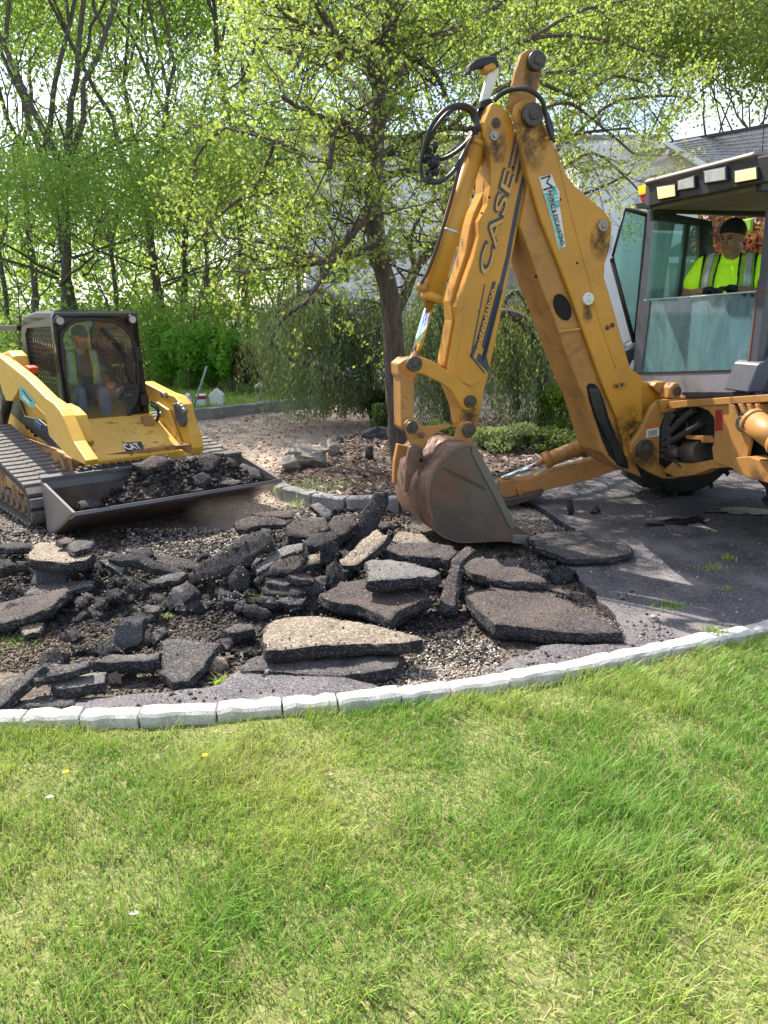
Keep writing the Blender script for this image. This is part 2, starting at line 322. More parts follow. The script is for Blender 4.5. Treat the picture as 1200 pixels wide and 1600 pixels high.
for e_ in ((1058, 815, 34, 5, 41), (1092, 811, 20, 5, 42), (1022, 822, 17, 2.4, 43), (1160, 800, 60, 7, 47)):
    P_ = W2([(e_[0]+e_[2]*math.cos(t)*random.uniform(.8, 1.1), e_[1]+e_[3]*math.sin(t)*random.uniform(.8, 1.1)) for t in np.linspace(0, 6.28, 13)[:-1]]); patch('oil_stain', [(p.x, p.y) for p in P_], lambda x, y: za(x, y)+.005, .004, W_oil, .05, e_[4], None, .11, .08)
# lawn
def zl(x, y):
    x = np.asarray(x, float); y = np.asarray(y, float)
    return -.036+(fbm(x, y, 1.4, 3, 11)-.5)*.05+(fbm(x, y, 8, 3, 12)-.5)*.018
gx = np.arange(-5, 6.5, .05); gy = np.arange(-.6, 8, .05)
setp(gridsheet('lawn', gx, gy, zl, lambda x, y: y < kerb_y(x)+.0, M_soil), kind='structure')
# far lawn and red mulch beyond the far kerb
fl = [(x, float(far_y(x))+.05) for x in np.linspace(-16, -1.6, 14)]+[(-1.2, 16.8), (-2.6, 18.5), (-8, 19), (-18, 17)]
patch('far_lawn', fl, lambda x, y: .02, .1, M_flawn, .4, 6, None, .03, .5)
M_redmulch = groundmat('red_bark_mulch', [(.3, (.16, .06, .035)), (.7, (.38, .19, .12))], 7, (.5, .33, .24), 25, .8)
rm = [(x, float(far_y(x))+.05) for x in np.linspace(-1.5, 6, 9)]+[(8, 22), (2, 23), (-3, 21), (-2.5, 18.6), (-1.3, 17.2)]
patch('red_mulch_border', rm, lambda x, y: .02, .1, M_redmulch, .4, 7, None, .03, .5)
# ---------------------------------------------------------------- kerbs made of single granite blocks
M_granite = groundmat('granite_kerb', [(.3, (.36, .33, .29)), (.5, (.58, .55, .51)), (.8, (.74, .72, .69))], 7, (.34, .31, .28), 170, .5, .8)
M_granite2 = groundmat('grey_granite_kerb', [(.3, (.20, .20, .195)), (.7, (.38, .38, .37))], 5, (.16, .15, .15), 110, .5, .8)
def stone_mesh(seed, w=.13, h=.14, nz_=1.0):
    bm = BM(); bmesh.ops.create_cube(bm, size=1, matrix=Matrix.Diagonal((1, w, h, 1)))
    bmesh.ops.bevel(bm, geom=bm.edges[:], offset=.014, segments=1, affect='EDGES'); es = [e for e in bm.edges if e.calc_length() > .3]
    bmesh.ops.subdivide_edges(bm, edges=es, cuts=4, use_grid_fill=True)
    for v in bm.verts:
        p = v.co*7+Vector((seed*11, 0, 0)); v.co.y += (mn.noise(p)*.014+mn.noise(p*3)*.006)*nz_; v.co.z += (mn.noise(p+Vector((5, 5, 5)))*.010+mn.noise(p*3)*.004)*nz_; v.co.x += mn.noise(p*2+Vector((2, 0, 7)))*.03*nz_
    me = bpy.data.meshes.new('kerb_stone'); bm.to_mesh(me); bm.free(); return me
def kerb(name, P, L, label, mat, w=.13, h=.14, top=.015, seed=0, group=None):
    root = empty(name, label, 'kerb', kind='structure'); sm = [stone_mesh(k+seed, w, h) for k in range(6)]
    for m in sm: m.materials.append(mat)
    d = [0]
    for a, b in zip(P, P[1:]): d.append(d[-1]+(b-a).length)
    t = 0
    def at(s): return Vector((np.interp(s, d, [p.x for p in P]), np.interp(s, d, [p.y for p in P]), 0))
    while t < d[-1]-.1:
        l = L*random.uniform(.82, 1.18); a, b = at(t), at(min(t+l, d[-1])); c = (a+b)/2; o = bpy.data.objects.new('kerb_stone', random.choice(sm)); COL.objects.link(o); o.parent = root
        o.location = (c.x, c.y, top-h/2+random.uniform(-.006, .006)); o.rotation_euler = (R(random.uniform(-2, 2)), R(random.uniform(-1, 1)), math.atan2(b.y-a.y, b.x-a.x)+R(random.uniform(-1.2, 1.2))); o.scale = ((b-a).length-.006, 1, 1); t += l
    return root
kp = [Vector((p.x, p.y+.028, 0)) for p in nk if p.x > -4.5 and p.x < 9]
kerb('stone_kerb', kp, .29, 'white granite block kerb curving between the front lawn and the broken driveway', M_granite, .098, .13, .016)
kerb('stone_kerb', W2(isl_k, .04), .42, 'grey stone kerb around the mulch bed behind the asphalt heap', M_granite2, .14, .2, .075, 10)
kerb('stone_kerb', [Vector((x, float(far_y(x)), 0)) for x in np.linspace(-15, 6, 20)], .8, 'distant grey kerb between the bare soil and the small lawn', M_granite2, .16, .3, .14, 20)
# ================================================================ BROKEN ASPHALT
def topmat(name, c1, c2, spk, ssc=150): return groundmat(name, [(.28, c1), (.5, tuple((p+q)/2 for p, q in zip(c1, c2))), (.7, c2)], 7, spk, ssc, 1.0, .9, big=(3.0, tuple(x*.6+y for x, y in zip(c2, (.05, .036, .028))), .48, .66))
TM = {'grey': topmat('slab_top_grey', (.045, .041, .041), (.11, .10, .098), (.20, .185, .17)),
      'brown': topmat('slab_top_brown', (.036, .029, .029), (.090, .073, .069), (.17, .14, .12)),
      'tan': topmat('slab_top_tan', (.13, .10, .075), (.33, .265, .195), (.46, .39, .30), 110),
      'light': topmat('slab_top_light', (.095, .088, .085), (.19, .178, .17), (.28, .26, .24)),  # pale top; on sunlit slabs the lit tone is put into this colour
      'dark': topmat('slab_top_dark', (.014, .013, .015), (.042, .039, .041), (.09, .083, .08)),
      'blue': topmat('slab_top_bluegrey', (.05, .055, .065), (.09, .095, .105), (.16, .16, .17))}
CR = []
def slab(pts, top, label, lift=.08, g=(0, 0), th=.055, name='asphalt_slab', base=None, seed=None, amp=.028, inn=.05, group='broken asphalt slabs', side=None):
    seed = seed if seed is not None else random.random()*50
    cx = sum(p[0] for p in pts)/len(pts); cy = sum(p[1] for p in pts)/len(pts)
    c = base if base is not None else hit(cx, cy, lift); n = Vector((-g[0], -g[1], 1)).normalized()
    wp = [onp(px, py, c, n) for px, py in pts]; u = Vector((1, 0, g[0])).normalized(); v = n.cross(u); l2 = [Vector(((p-c).dot(u), (p-c).dot(v))) for p in wp]
    ar = sum(l2[i].x*l2[(i+1) % len(l2)].y-l2[(i+1) % len(l2)].x*l2[i].y for i in range(len(l2)))
    ar_ = abs(ar)/2
    if ar < 0: l2 = l2[::-1]
    P = rough(l2, .028, amp, seed); m = len(P); X = [p.x for p in P]; Y = [p.y for p in P]
    gx, gy = np.meshgrid(np.arange(min(X), max(X), inn), np.arange(min(Y), max(Y), inn)); gx = gx.ravel()+rng.uniform(-.3, .3, gx.size)*inn; gy = gy.ravel()+rng.uniform(-.3, .3, gy.size)*inn; k = inpoly(gx, gy, P)
    r = geometry.delaunay_2d_cdt(P+[Vector(q) for q in zip(gx[k], gy[k])], [(i, (i+1) % m) for i in range(m)], [], 1, 1e-6); vs, fs = r[0], r[2]
    bm = BM(); cen = Vector((sum(X)/m, sum(Y)/m))
    def w(p, h): return c+u*p.x+v*p.y+n*h
    def hh(p, s): return mn.noise(Vector((p.x*5, p.y*5, seed+s)))*.012+mn.noise(Vector((p.x*26, p.y*26, seed+s)))*.007
    T = [bm.verts.new(w(q, hh(q, 0))) for q in vs]
    for f in fs:
        try: ff = bm.faces.new([T[i] for i in f]); ff.material_index = 0; ff.smooth = True
        except ValueError: pass
    bd = list(range(m)); prev = [T[i] for i in bd]; P2 = [vs[i] for i in bd]
    for lv, (dz, out) in enumerate(((-.22, .006), (-.55, .012), (-.85, .0), (-1, -.014))):
        ring = []
        for i in bd:
            p = P2[i]; q = P2[(i+1) % m]; o_ = P2[i-1]; t = (q-o_); nn = Vector((t.y, -t.x)); nn = nn.normalized() if nn.length > 1e-9 else Vector((0, 0))
            ring.append(bm.verts.new(w(p+nn*(out+mn.noise(Vector((p.x*22, p.y*22, lv*3+seed)))*.014), th*dz+mn.noise(Vector((p.x*15, p.y*15, lv*5+seed)))*.006)))
        for i in bd: bm.faces.new((prev[i], ring[i], ring[(i+1) % m], prev[(i+1) % m])).material_index = 1
        prev = ring
    bf = bm.faces.new(prev); bf.material_index = 1; bmesh.ops.triangulate(bm, faces=[bf])
    if side is None:
        for _ in range(int(8+ar_*420)):
            q = vs[random.randrange(len(vs))] if random.random() < .6 else P2[random.randrange(m)]; CR.append((w(q, .006+random.random()*.004), random.uniform(.007, .022)))
    o = link(name, bm, [TM[top], M_black if side is None else side]); return setp(o, label, 'asphalt slab', group)
SL = [
 ([(42, 867), (60, 847), (85, 847), (147, 859), (150, 867), (135, 876), (95, 879), (50, 874)], 'tan', 'thick tan-topped asphalt slab lying level in front of the loader bucket corner', .20, (0, 0), .07),
 ([(106, 851), (122, 844), (145, 849), (140, 856), (120, 861), (107, 857)], 'grey', 'small rounded grey piece resting on the thick tan-topped slab', .25, (0, .1), .04),
 ([(87, 847), (100, 840), (120, 841), (115, 846), (100, 850)], 'brown', 'flat brownish piece behind the small rounded one on the tan-topped slab', .24, (0, 0), .035),
 ([(-15, 855), (15, 849), (59, 849), (50, 854), (15, 857)], 'dark', 'thin dark slab at the left picture edge just below the loader track', .10, (0, 0), .055),
 ([(-20, 945), (15, 937), (100, 918), (106, 925), (82, 945), (50, 960), (0, 975), (-20, 978)], 'brown', 'long brown-topped slab sloping down at the left edge under the rubble', .12, (.18, .1), .06),
 ([(35, 930), (52, 915), (150, 905), (142, 915), (105, 924), (55, 931)], 'grey', 'gravelly slab tucked behind the long brown-topped one at left', .08, (.1, .15), .045),
 ([(177, 870), (190, 861), (212, 866), (250, 880), (292, 892), (275, 897), (232, 888)], 'dark', 'narrow dark slab running diagonally down to the right below the loader bucket', .14, (-.05, .4), .06),
 ([(157, 871), (170, 871), (195, 887), (186, 900), (178, 892)], 'light', 'small pale wedge of asphalt standing beside the narrow diagonal slab', .12, (-.1, .8), .05),  # sunlit look put into the lighter top colour
 ([(257, 945), (272, 915), (292, 908), (302, 920), (290, 940), (265, 959)], 'grey', 'upright rounded lump under the lower end of the long diagonal slab', .10, (.1, 1.6), .12),
 ([(277, 909), (325, 875), (360, 858), (410, 835), (425, 838), (426, 850), (390, 874), (332, 904), (295, 914)], 'dark', 'longest dark slab tipped on edge, pointing up toward the right', .16, (.28, 1.2), .055),
 ([(360, 852), (382, 835), (425, 829), (422, 836), (400, 842), (365, 857)], 'dark', 'thin dark plate lying along the top of the longest tipped slab', .22, (.1, .7), .04),
 ([(355, 902), (370, 882), (390, 900), (392, 917), (360, 919)], 'dark', 'pointed triangular dark block beneath the longest tipped slab', .10, (0, 1.6), .07),
 ([(400, 882), (430, 862), (472, 849), (470, 862), (440, 872), (405, 892)], 'light', 'pale flat slab top catching sunlight right of the longest tipped slab', .20, (.35, .35), .05),  # sun on this top is also painted in by the light colour
 ([(395, 907), (435, 872), (472, 862), (477, 872), (462, 887), (412, 902), (402, 914)], 'brown', 'brownish tilted slab just below the pale sunlit one in mid heap', .17, (.3, 1.0), .055),
 ([(445, 895), (457, 891), (492, 898), (490, 907), (467, 908), (447, 903)], 'brown', 'brick-like piece, uppermost of the stacked pieces in mid heap', .17, (0, .25), .05),
 ([(412, 902), (445, 901), (462, 909), (450, 915), (415, 911)], 'grey', 'brick-like piece, second down of the stacked pieces in mid heap', .13, (0, .2), .045),
 ([(412, 916), (425, 911), (470, 914), (473, 926), (455, 930), (415, 925)], 'dark', 'brick-like dark piece, third down of the stacked pieces in mid heap', .11, (0, .3), .055),
 ([(432, 934), (465, 931), (478, 936), (470, 946), (435, 942)], 'grey', 'brick-like grey piece, lowest of the stack beside a grass sprig', .10, (0, .6), .06),
 ([(500, 882), (502, 860), (515, 843), (527, 848), (527, 873), (510, 887)], 'dark', 'upright dark block left of the tallest standing slab', .12, (0, 1.8), .09),
 ([(467, 881), (480, 870), (500, 863), (500, 878), (480, 887)], 'tan', 'rusty tan stone-like piece wedged in mid heap', .15, (.1, .6), .06),
 ([(510, 912), (512, 885), (522, 875), (535, 893), (538, 906), (512, 919)], 'dark', 'dark pointed block beside the left tip of the brown-topped slab', .10, (0, 1.5), .09),
 ([(472, 923), (490, 900), (508, 900), (505, 921), (490, 931)], 'grey', 'speckled grey block leaning right of the brick-like stack', .09, (.2, 1.2), .08),
 ([(531, 854), (572, 797), (587, 774), (605, 771), (602, 792), (582, 836), (550, 862), (535, 864)], 'dark', 'tallest dark slab standing nearly upright left of the digging bucket', .18, (.5, 2.2), .065),
 ([(531, 876), (585, 832), (607, 835), (600, 847), (555, 884), (535, 883)], 'tan', 'tan-topped slab leaning below the tallest standing slab', .20, (.45, .5), .06),
 ([(600, 857), (610, 847), (650, 849), (707, 851), (712, 862), (700, 876), (640, 869), (602, 863)], 'brown', 'dark slab lying half under the digging bucket', .16, (0, .1), .075),
 ([(571, 877), (582, 874), (645, 880), (688, 896), (680, 901), (605, 905), (575, 907)], 'light', 'pale grey triangular slab stacked on top of a brown-topped one', .26, (0, .05), .075),  # lit grey top, its brightness put into the lighter material
 ([(498, 930), (540, 910), (572, 902), (660, 922), (673, 935), (625, 952), (610, 968), (570, 952), (515, 940)], 'brown', 'broad brown-topped slab beneath the pale grey triangular one', .14, (0, .03), .075),
 ([(415, 985), (417, 975), (440, 967), (470, 960), (500, 962), (560, 975), (650, 992), (658, 1000), (600, 1004), (500, 1008), (430, 1018), (414, 1017)], 'tan', 'long cream-topped slab, upper one of the front stack', .16, (0, .03), .075),
 ([(385, 1030), (450, 1025), (628, 1018), (624, 1043), (578, 1052), (540, 1052), (440, 1050), (384, 1046)], 'grey', 'grey slab directly under the long cream-topped one', .065, (0, 0), .07),
 ([(690, 922), (712, 870), (730, 855), (739, 861), (719, 885), (708, 947), (695, 958), (685, 954)], 'brown', 'narrow slab leaning on edge between two stacks under the bucket teeth', .18, (.5, .55), .05),
 ([(720, 882), (743, 873), (771, 873), (844, 899), (854, 910), (807, 911), (734, 897)], 'brown', 'gravel-strewn slab right below the digging bucket', .15, (0, .05), .06),
 ([(723, 923), (771, 917), (844, 920), (890, 942), (963, 974), (969, 988), (908, 990), (771, 976), (743, 953)], 'brown', 'largest purple-brown slab right of centre above the stone kerb', .11, (0, .02), .085),
 ([(830, 840), (862, 829), (908, 832), (982, 855), (984, 866), (936, 873), (890, 875), (840, 857)], 'grey', 'flat slab lifted from the driveway right of the bucket tooth', .10, (0, .02), .05),
 ([(147, 1032), (175, 1022), (250, 1020), (249, 1030), (225, 1034), (170, 1036)], 'grey', 'level slab over a tan stone near the kerb at left', .11, (0, 0), .065),
 ([(250, 1005), (258, 1000), (292, 998), (346, 1007), (292, 1064), (267, 1069), (250, 1050)], 'grey', 'triangular speckled slab pointing down toward the kerb', .09, (0, .25), .055),
 ([(171, 1000), (195, 972), (222, 971), (225, 996), (190, 1016), (171, 1022)], 'blue', 'blue-grey slab standing upright in the brown soil', .12, (0, 2.2), .05),
 ([(182, 1018), (215, 1000), (223, 1000), (220, 1011), (195, 1021)], 'brown', 'small plate leaning at the foot of the blue-grey upright slab', .07, (.2, .8), .04),
 ([(83, 1070), (95, 1062), (140, 1052), (160, 1052), (164, 1067), (125, 1074), (90, 1076)], 'light', 'pale flat slab beside the tan stone in the lower left', .10, (0, .05), .06),
 ([(50, 1057), (85, 1037), (132, 1036), (137, 1042), (95, 1053), (60, 1064)], 'grey', 'flat slab bridging over the dark gap at lower left', .16, (.05, .1), .05),
 ([(-30, 1095), (0, 1077), (50, 1045), (63, 1045), (50, 1062), (15, 1091), (0, 1103), (-30, 1121)], 'grey', 'long slab sloping to the lower left corner beside the kerb', .10, (.4, .5), .055),
 ([(37, 1103), (55, 1090), (120, 1086), (118, 1093), (105, 1103)], 'grey', 'thin slab flat against the kerb at lower left', .055, (0, 0), .04),
 ([(352, 981), (370, 975), (395, 975), (393, 985), (360, 987)], 'grey', 'small square block right of the triangular speckled slab', .10, (0, .1), .07),
 ([(365, 817), (390, 808), (457, 809), (455, 818), (375, 827)], 'brown', 'dusty slab close under the far end of the loader bucket', .10, (0, .5), .06),
 ([(392, 801), (440, 797), (457, 799), (455, 808), (400, 808)], 'brown', 'second dusty slab behind the one under the loader bucket', .12, (0, .3), .05),
 ([(485, 790), (500, 784), (520, 799), (517, 811), (500, 808)], 'light', 'pale stone-like piece against the mulch bed kerb', .12, (0, .8), .06),
 ([(198, 859), (232, 855), (236, 868), (220, 873)], 'dark', 'short dark plate behind the top of the narrow diagonal slab', .10, (0, .4), .045),
 ([(247, 867), (262, 866), (310, 879), (310, 890), (275, 888), (250, 876)], 'brown', 'dusty plate between the narrow diagonal slab and the gravel', .09, (-.1, .3), .05),
 ([(232, 907), (287, 891), (293, 895), (282, 903), (245, 912)], 'grey', 'thin plate lying across the foot of the narrow diagonal slab', .12, (.1, .3), .04),
 ([(-10, 874), (15, 874), (18, 885), (0, 893), (-12, 893)], 'dark', 'dark lump-like slab at the left edge above the rubble', .18, (0, .5), .09),
 ([(47, 914), (57, 888), (107, 890), (100, 917)], 'blue', 'grey slab leaning underneath the thick tan-topped slab', .06, (0, 1.2), .05),
 ([(30, 979), (47, 970), (70, 973), (62, 988), (37, 992)], 'tan', 'small tan slab on the brown soil at left', .06, (0, .2), .04),
 ([(445, 822), (470, 806), (505, 808), (512, 826), (480, 838), (450, 838)], 'brown', 'soft brown slab in the upper heap near the mulch bed kerb', .16, (.1, .5), .09),
 ([(510, 828), (522, 806), (548, 804), (556, 822), (535, 836)], 'brown', 'lumpy brown slab left of the tallest standing slab top', .16, (0, .7), .09),
 ([(470, 852), (482, 836), (520, 830), (530, 842), (500, 856)], 'dark', 'dark slab across the middle of the upper heap', .17, (.1, .5), .07),
 ([(610, 845), (625, 830), (660, 835), (672, 848), (640, 856)], 'tan', 'tan rubble piece under the curved back of the digging bucket', .10, (0, .4), .06),
]
for i, s in enumerate(SL):
    slab(s[0], s[1], s[2], s[3], s[4], s[5], seed=i*3.7)
slab([(889, 803), (890, 785), (897, 784), (899, 803)], 'dark', 'small dark chunk standing upright on the driveway, left of a smaller one', 0, (0, 3), .05, 'asphalt_chunk', base=onz(894, 798, .03), group='chunks on the driveway')
slab([(924, 800), (934, 788), (939, 799)], 'dark', 'smaller dark chunk on the driveway right of the upright one', 0, (0, 2), .05, 'asphalt_chunk', base=onz(932, 797, .03), group='chunks on the driveway')
slab([(169, 1068), (171, 1055), (188, 1047), (190, 1056), (187, 1066)], 'tan', 'tan stone showing under the edge of a level slab', .05, (0, 2), .06, 'field_stone', group='loose stones', side=TM['tan'])
slab([(327, 1042), (337, 1022), (352, 1028), (353, 1040), (340, 1048)], 'tan', 'reddish tan stone right of the triangular slab', .05, (0, 1), .05, 'field_stone', group='loose stones', side=TM['tan'])
# loose chunks, each a thing
def chunk_mesh(seed, n=2):
    bm = BM(); bmesh.ops.create_icosphere(bm, subdivisions=n, radius=.5)
    sx = random.Random(seed); d = [Vector((sx.gauss(0, 1), sx.gauss(0, 1), sx.gauss(0, 1))).normalized() for _ in range(9)]
    for v in bm.verts:
        p = v.co.copy()
        for q in d:
            k = p.dot(q)-.30
            if k > 0: p -= q*k*.85
        p += Vector([mn.noise(v.co*3.2+Vector((seed*7+w*3, 0, 0))) for w in range(3)])*.09+v.co*mn.noise(v.co*9+Vector((seed, 0, 0)))*.12; v.co = p
    me = bpy.data.meshes.new('asphalt_chunk'); bm.to_mesh(me); bm.free(); return me
CM = {}
for k in ('dark', 'brown', 'grey'):
    CM[k] = [chunk_mesh(i+hash(k) % 7) for i in range(5)]
    CM[k] = [chunk_mesh(i+{'dark': 0, 'brown': 20, 'grey': 40}[k]) for i in range(6)]
    for m in CM[k]: m.materials.append(TM[k] if k != 'dark' else M_black)
def chunk(p, s, k, label, group, rotz=None, flat=.6):
    o = bpy.data.objects.new('asphalt_chunk', random.choice(CM[k])); COL.objects.link(o); o.location = p
    o.scale = (s*random.uniform(.9, 1.3), s*random.uniform(.7, 1.1), s*flat*random.uniform(.8, 1.3)); o.rotation_euler = (random.uniform(-.5, .5), random.uniform(-.5, .5), random.uniform(0, 6.28)); return setp(o, label, 'asphalt chunk', group)
ZN = [((20, 210), (890, 975), 70, .06, .15), ((300, 560), (870, 960), 75, .06, .15), ((430, 620), (800, 870), 45, .07, .16), ((560, 760), (960, 1020), 18, .04, .09), ((0, 120), (860, 900), 20, .06, .14), ((170, 400), (990, 1060), 25, .04, .09), ((600, 860), (850, 900), 22, .05, .12)]
for (xa, xb), (ya, yb), n, s0, s1 in ZN:
    for _ in range(n):
        px, py = random.uniform(xa, xb), random.uniform(ya, yb); p = hit(px, py, 0); s = random.uniform(s0, s1)*random.uniform(.6, .95); p.z = float(H(p.x, p.y))+s*.18
        k = random.choice(['dark', 'dark', 'brown', 'grey'])
        chunk(p, s, k, 'loose %s asphalt lump among the broken slabs' % {'dark': 'black', 'brown': 'brown dusty', 'grey': 'greyish'}[k], 'loose asphalt lumps in the heap')
for i, (x0, x1, y0, y1, n) in enumerate(((0, 240, 870, 960, 26), (230, 440, 870, 960, 26), (400, 620, 815, 950, 34), (60, 420, 985, 1060, 12), (700, 880, 850, 920, 12), (20, 200, 905, 945, 8))):
    for _ in range(n):
        cx, cy = random.uniform(x0, x1), random.uniform(y0, y1); r_ = random.uniform(9, 25)*(cy-600)/330; k = random.randint(4, 6); t0 = random.random()*6; st_ = random.uniform(.35, .7); sk = random.uniform(-.5, .5)
        pp = [(cx+r_*math.cos(t0+j*6.283/k)*random.uniform(.7, 1.1), cy+r_*st_*math.sin(t0+j*6.283/k)*random.uniform(.7, 1.1)+sk*r_*.5*math.cos(t0+j*6.283/k)) for j in range(k)]; tp = random.choice(['dark', 'dark', 'brown', 'grey', 'grey', 'light' if random.random() < .2 else 'dark'])
        slab(pp, tp, 'small broken asphalt plate with %s top jammed among the bigger slabs' % {'dark': 'a black', 'brown': 'a brownish', 'grey': 'a grey', 'light': 'a pale'}[tp], random.uniform(.03, .09), (random.uniform(-.5, .5), random.uniform(.0, 1.5)), random.uniform(.03, .06), 'asphalt_plate', inn=.04, group='small broken asphalt plates')
setp(link('slab_crumbs', lumps('slab_crumbs', [tuple(c[0]) for c in CR], .03, .8, np.array([c[1] for c in CR])), island('slab_crumb_stone', [(0, (.03, .027, .026)), (.6, (.12, .10, .09)), (.85, (.28, .24, .2)), (1, (.45, .40, .33))])), 'crumbs and grit lying on top of the broken slabs', 'rubble', kind='stuff')
# rubble, gravel and soil crumbs (nobody could count them)
def scatter_px(zs, size, zf=H, up=.3):
    out = []; ss = []
    for (xa, xb), (ya, yb), n, s in zs:
        px = rng.uniform(xa, xb, n); py = rng.uniform(ya, yb, n)
        dx = (px-600)/FPX; v = (800-py)/FPX; dy = math.cos(PITCH)+math.sin(PITCH)*v; dz = -math.sin(PITCH)+math.cos(PITCH)*v; z = np.full(n, -.05)
        for _ in range(7):
            t = (z-HC)/dz; z = z*.5+.5*zf(dx*t, dy*t)
        t = (z-HC)/dz; out.append(np.column_stack([dx*t, dy*t])); ss += [s]*n
    P = np.vstack(out); ss = np.array(ss)*np.exp(rng.normal(0, .3, len(ss))); z = zf(P[:, 0], P[:, 1])+ss*up*.5; return np.column_stack([P, z]), ss
M_rub = island('rubble_crumbs', [(0, (.012, .011, .012)), (.6, (.038, .032, .031)), (.9, (.08, .066, .058)), (1, (.18, .15, .12))])
M_grav = island('gravel_stones', [(0, (.16, .125, .10)), (.4, (.34, .28, .22)), (.75, (.50, .44, .36)), (1, (.66, .62, .56))])
M_soilc = island('soil_crumbs', [(0, (.035, .026, .02)), (.5, (.10, .075, .052)), (1, (.24, .185, .13))])
P, s = scatter_px([((-40, 240), (870, 990), 5200, .030), ((230, 620), (850, 1010), 7500, .030), ((0, 560), (830, 900), 2500, .036), ((380, 720), (900, 1010), 3500, .026), ((430, 640), (790, 870), 1300, .035), ((560, 780), (960, 1040), 1200, .022), ((100, 420), (960, 1085), 1300, .022), ((600, 900), (830, 940), 1200, .026), ((100, 640), (1035, 1100), 1500, .016), ((560, 1000), (990, 1040), 900, .016), ((830, 1000), (840, 1000), 900, .014)], 0)
setp(link('asphalt_rubble', lumps('asphalt_rubble', P, .03, .8, s), M_rub), 'small black and brown asphalt crumbs strewn between the slabs', 'rubble', kind='stuff')
P, s = scatter_px([((560, 780), (1000, 1075), 2600, .017), ((190, 400), (826, 872), 2400, .020), ((-30, 100), (805, 860), 1300, .02), ((380, 560), (765, 815), 1500, .024), ((700, 860), (870, 910), 700, .016), ((770, 910), (790, 828), 1400, .020)], 0)
setp(link('gravel', lumps('gravel', P, .02, .75, s), M_grav), 'pale tan gravel stones exposed beneath the lifted asphalt', 'gravel', kind='stuff')
P, s = scatter_px([((-30, 330), (965, 1050), 6500, .020), ((230, 440), (925, 1010), 1800, .018), ((0, 700), (790, 1000), 1500, .022)], 0)
setp(link('soil_crumbs', lumps('soil_crumbs', P, .02, .85, s), M_soilc), 'crumbly brown soil and small stones at the left', 'soil', kind='stuff')
# stray stones over the driveway and chips over the beds
def chips(name, P, s, asp=.4):
    n = len(P); M = rot_rand(n); M[:, :, 2] = M[:, :, 2]*.3; B = np.array([[-1, -asp, 0], [1, -asp, 0], [1, asp, .1], [-1, asp, .1]])*.5
    a = rng.uniform(0, 6.28, n); t = rng.normal(0, .3, n); c, q = np.cos(a), np.sin(a)
    V = B[None]*s[:, None, None]; X = V[:, :, 0]*c[:, None]-V[:, :, 1]*q[:, None]; Y = V[:, :, 0]*q[:, None]+V[:, :, 1]*c[:, None]; Z = V[:, :, 2]+V[:, :, 0]*t[:, None]+V[:, :, 1]*rng.normal(0, .4, n)[:, None]
    return npmesh(name, (np.stack([X, Y, Z], -1)+np.asarray(P)[:, None, :]).reshape(-1, 3), np.arange(n*4).reshape(n, 4))
M_chip = island('wood_chips', [(0, (.05, .03, .025)), (.5, (.16, .10, .08)), (.8, (.33, .24, .19)), (1, (.55, .45, .38))])
IP = [(p.x, p.y) for p in isl]; n = 22000; x = rng.uniform(-2, 5, n); y = rng.uniform(6.4, 13.5, n); k = inpoly(x, y, IP); P = np.column_stack([x[k], y[k], zm(x[k], y[k])+.012])
setp(link('bark_chips', chips('bark_chips', P, rng.uniform(.02, .065, len(P))), M_chip), 'brown bark chips covering the planting bed', 'bark chips', kind='stuff')
M_chip2 = island('pale_chips', [(0, (.20, .14, .10)), (.4, (.46, .35, .27)), (1, (.66, .55, .45))])
n = 26000; x = rng.uniform(-6, 5, n); y = rng.uniform(7.2, 17, n); k = (~inpoly(x, y, IP)) & (y < far_y(x)-.1) & ~inpoly(x, y, asp); P = np.column_stack([x[k], y[k], H(x[k], y[k])+.012])
setp(link('wood_litter', chips('wood_litter', P, rng.uniform(.012, .04, len(P))), M_chip2), 'pale shredded litter over the bare soil of the loop behind', 'litter', kind='stuff')
ZA = lambda x, y: za(x, y)+.002
x = rng.uniform(-2.2, 1.6, 9000); y = rng.uniform(3.0, 4.6, 9000); k = inpoly(x, y, asp) & (rng.uniform(0, 1, 9000) < np.clip((fbm(x, y, 2.2, 3, 61)-.40)*5, .04, 1)); P = np.column_stack([x[k], y[k], ZA(x[k], y[k])]); s = .016*np.exp(rng.normal(0, .5, len(P)))
setp(link('asphalt_crumbs', lumps('asphalt_crumbs', P, .016, .8, s), island('driveway_crumbs', [(0, (.02, .018, .018)), (.6, (.08, .068, .062)), (.9, (.2, .17, .14)), (1, (.4, .35, .29))])), 'dirt and asphalt crumbs spilled over the driveway strip beside the kerb', 'rubble', kind='stuff')
P, s = scatter_px([((250, 640), (640, 735), 1300, .05), ((380, 640), (735, 760), 300, .04)], 0)
setp(link('soil_clods', lumps('soil_clods', P, .03, .6, s), M_chip2), 'tan clods and dark bits over the bare soil loop', 'soil', kind='stuff')
n = 4000; x = rng.uniform(-1.6, 5, n); y = rng.uniform(3.3, 8, n); k = inpoly(x, y, asp); P = np.column_stack([x[k], y[k], za(x[k], y[k])+.004])
setp(link('driveway_grit', lumps('driveway_grit', P, .012, .7), M_grav), 'stray grit and small stones on the remaining driveway', 'grit', kind='stuff')
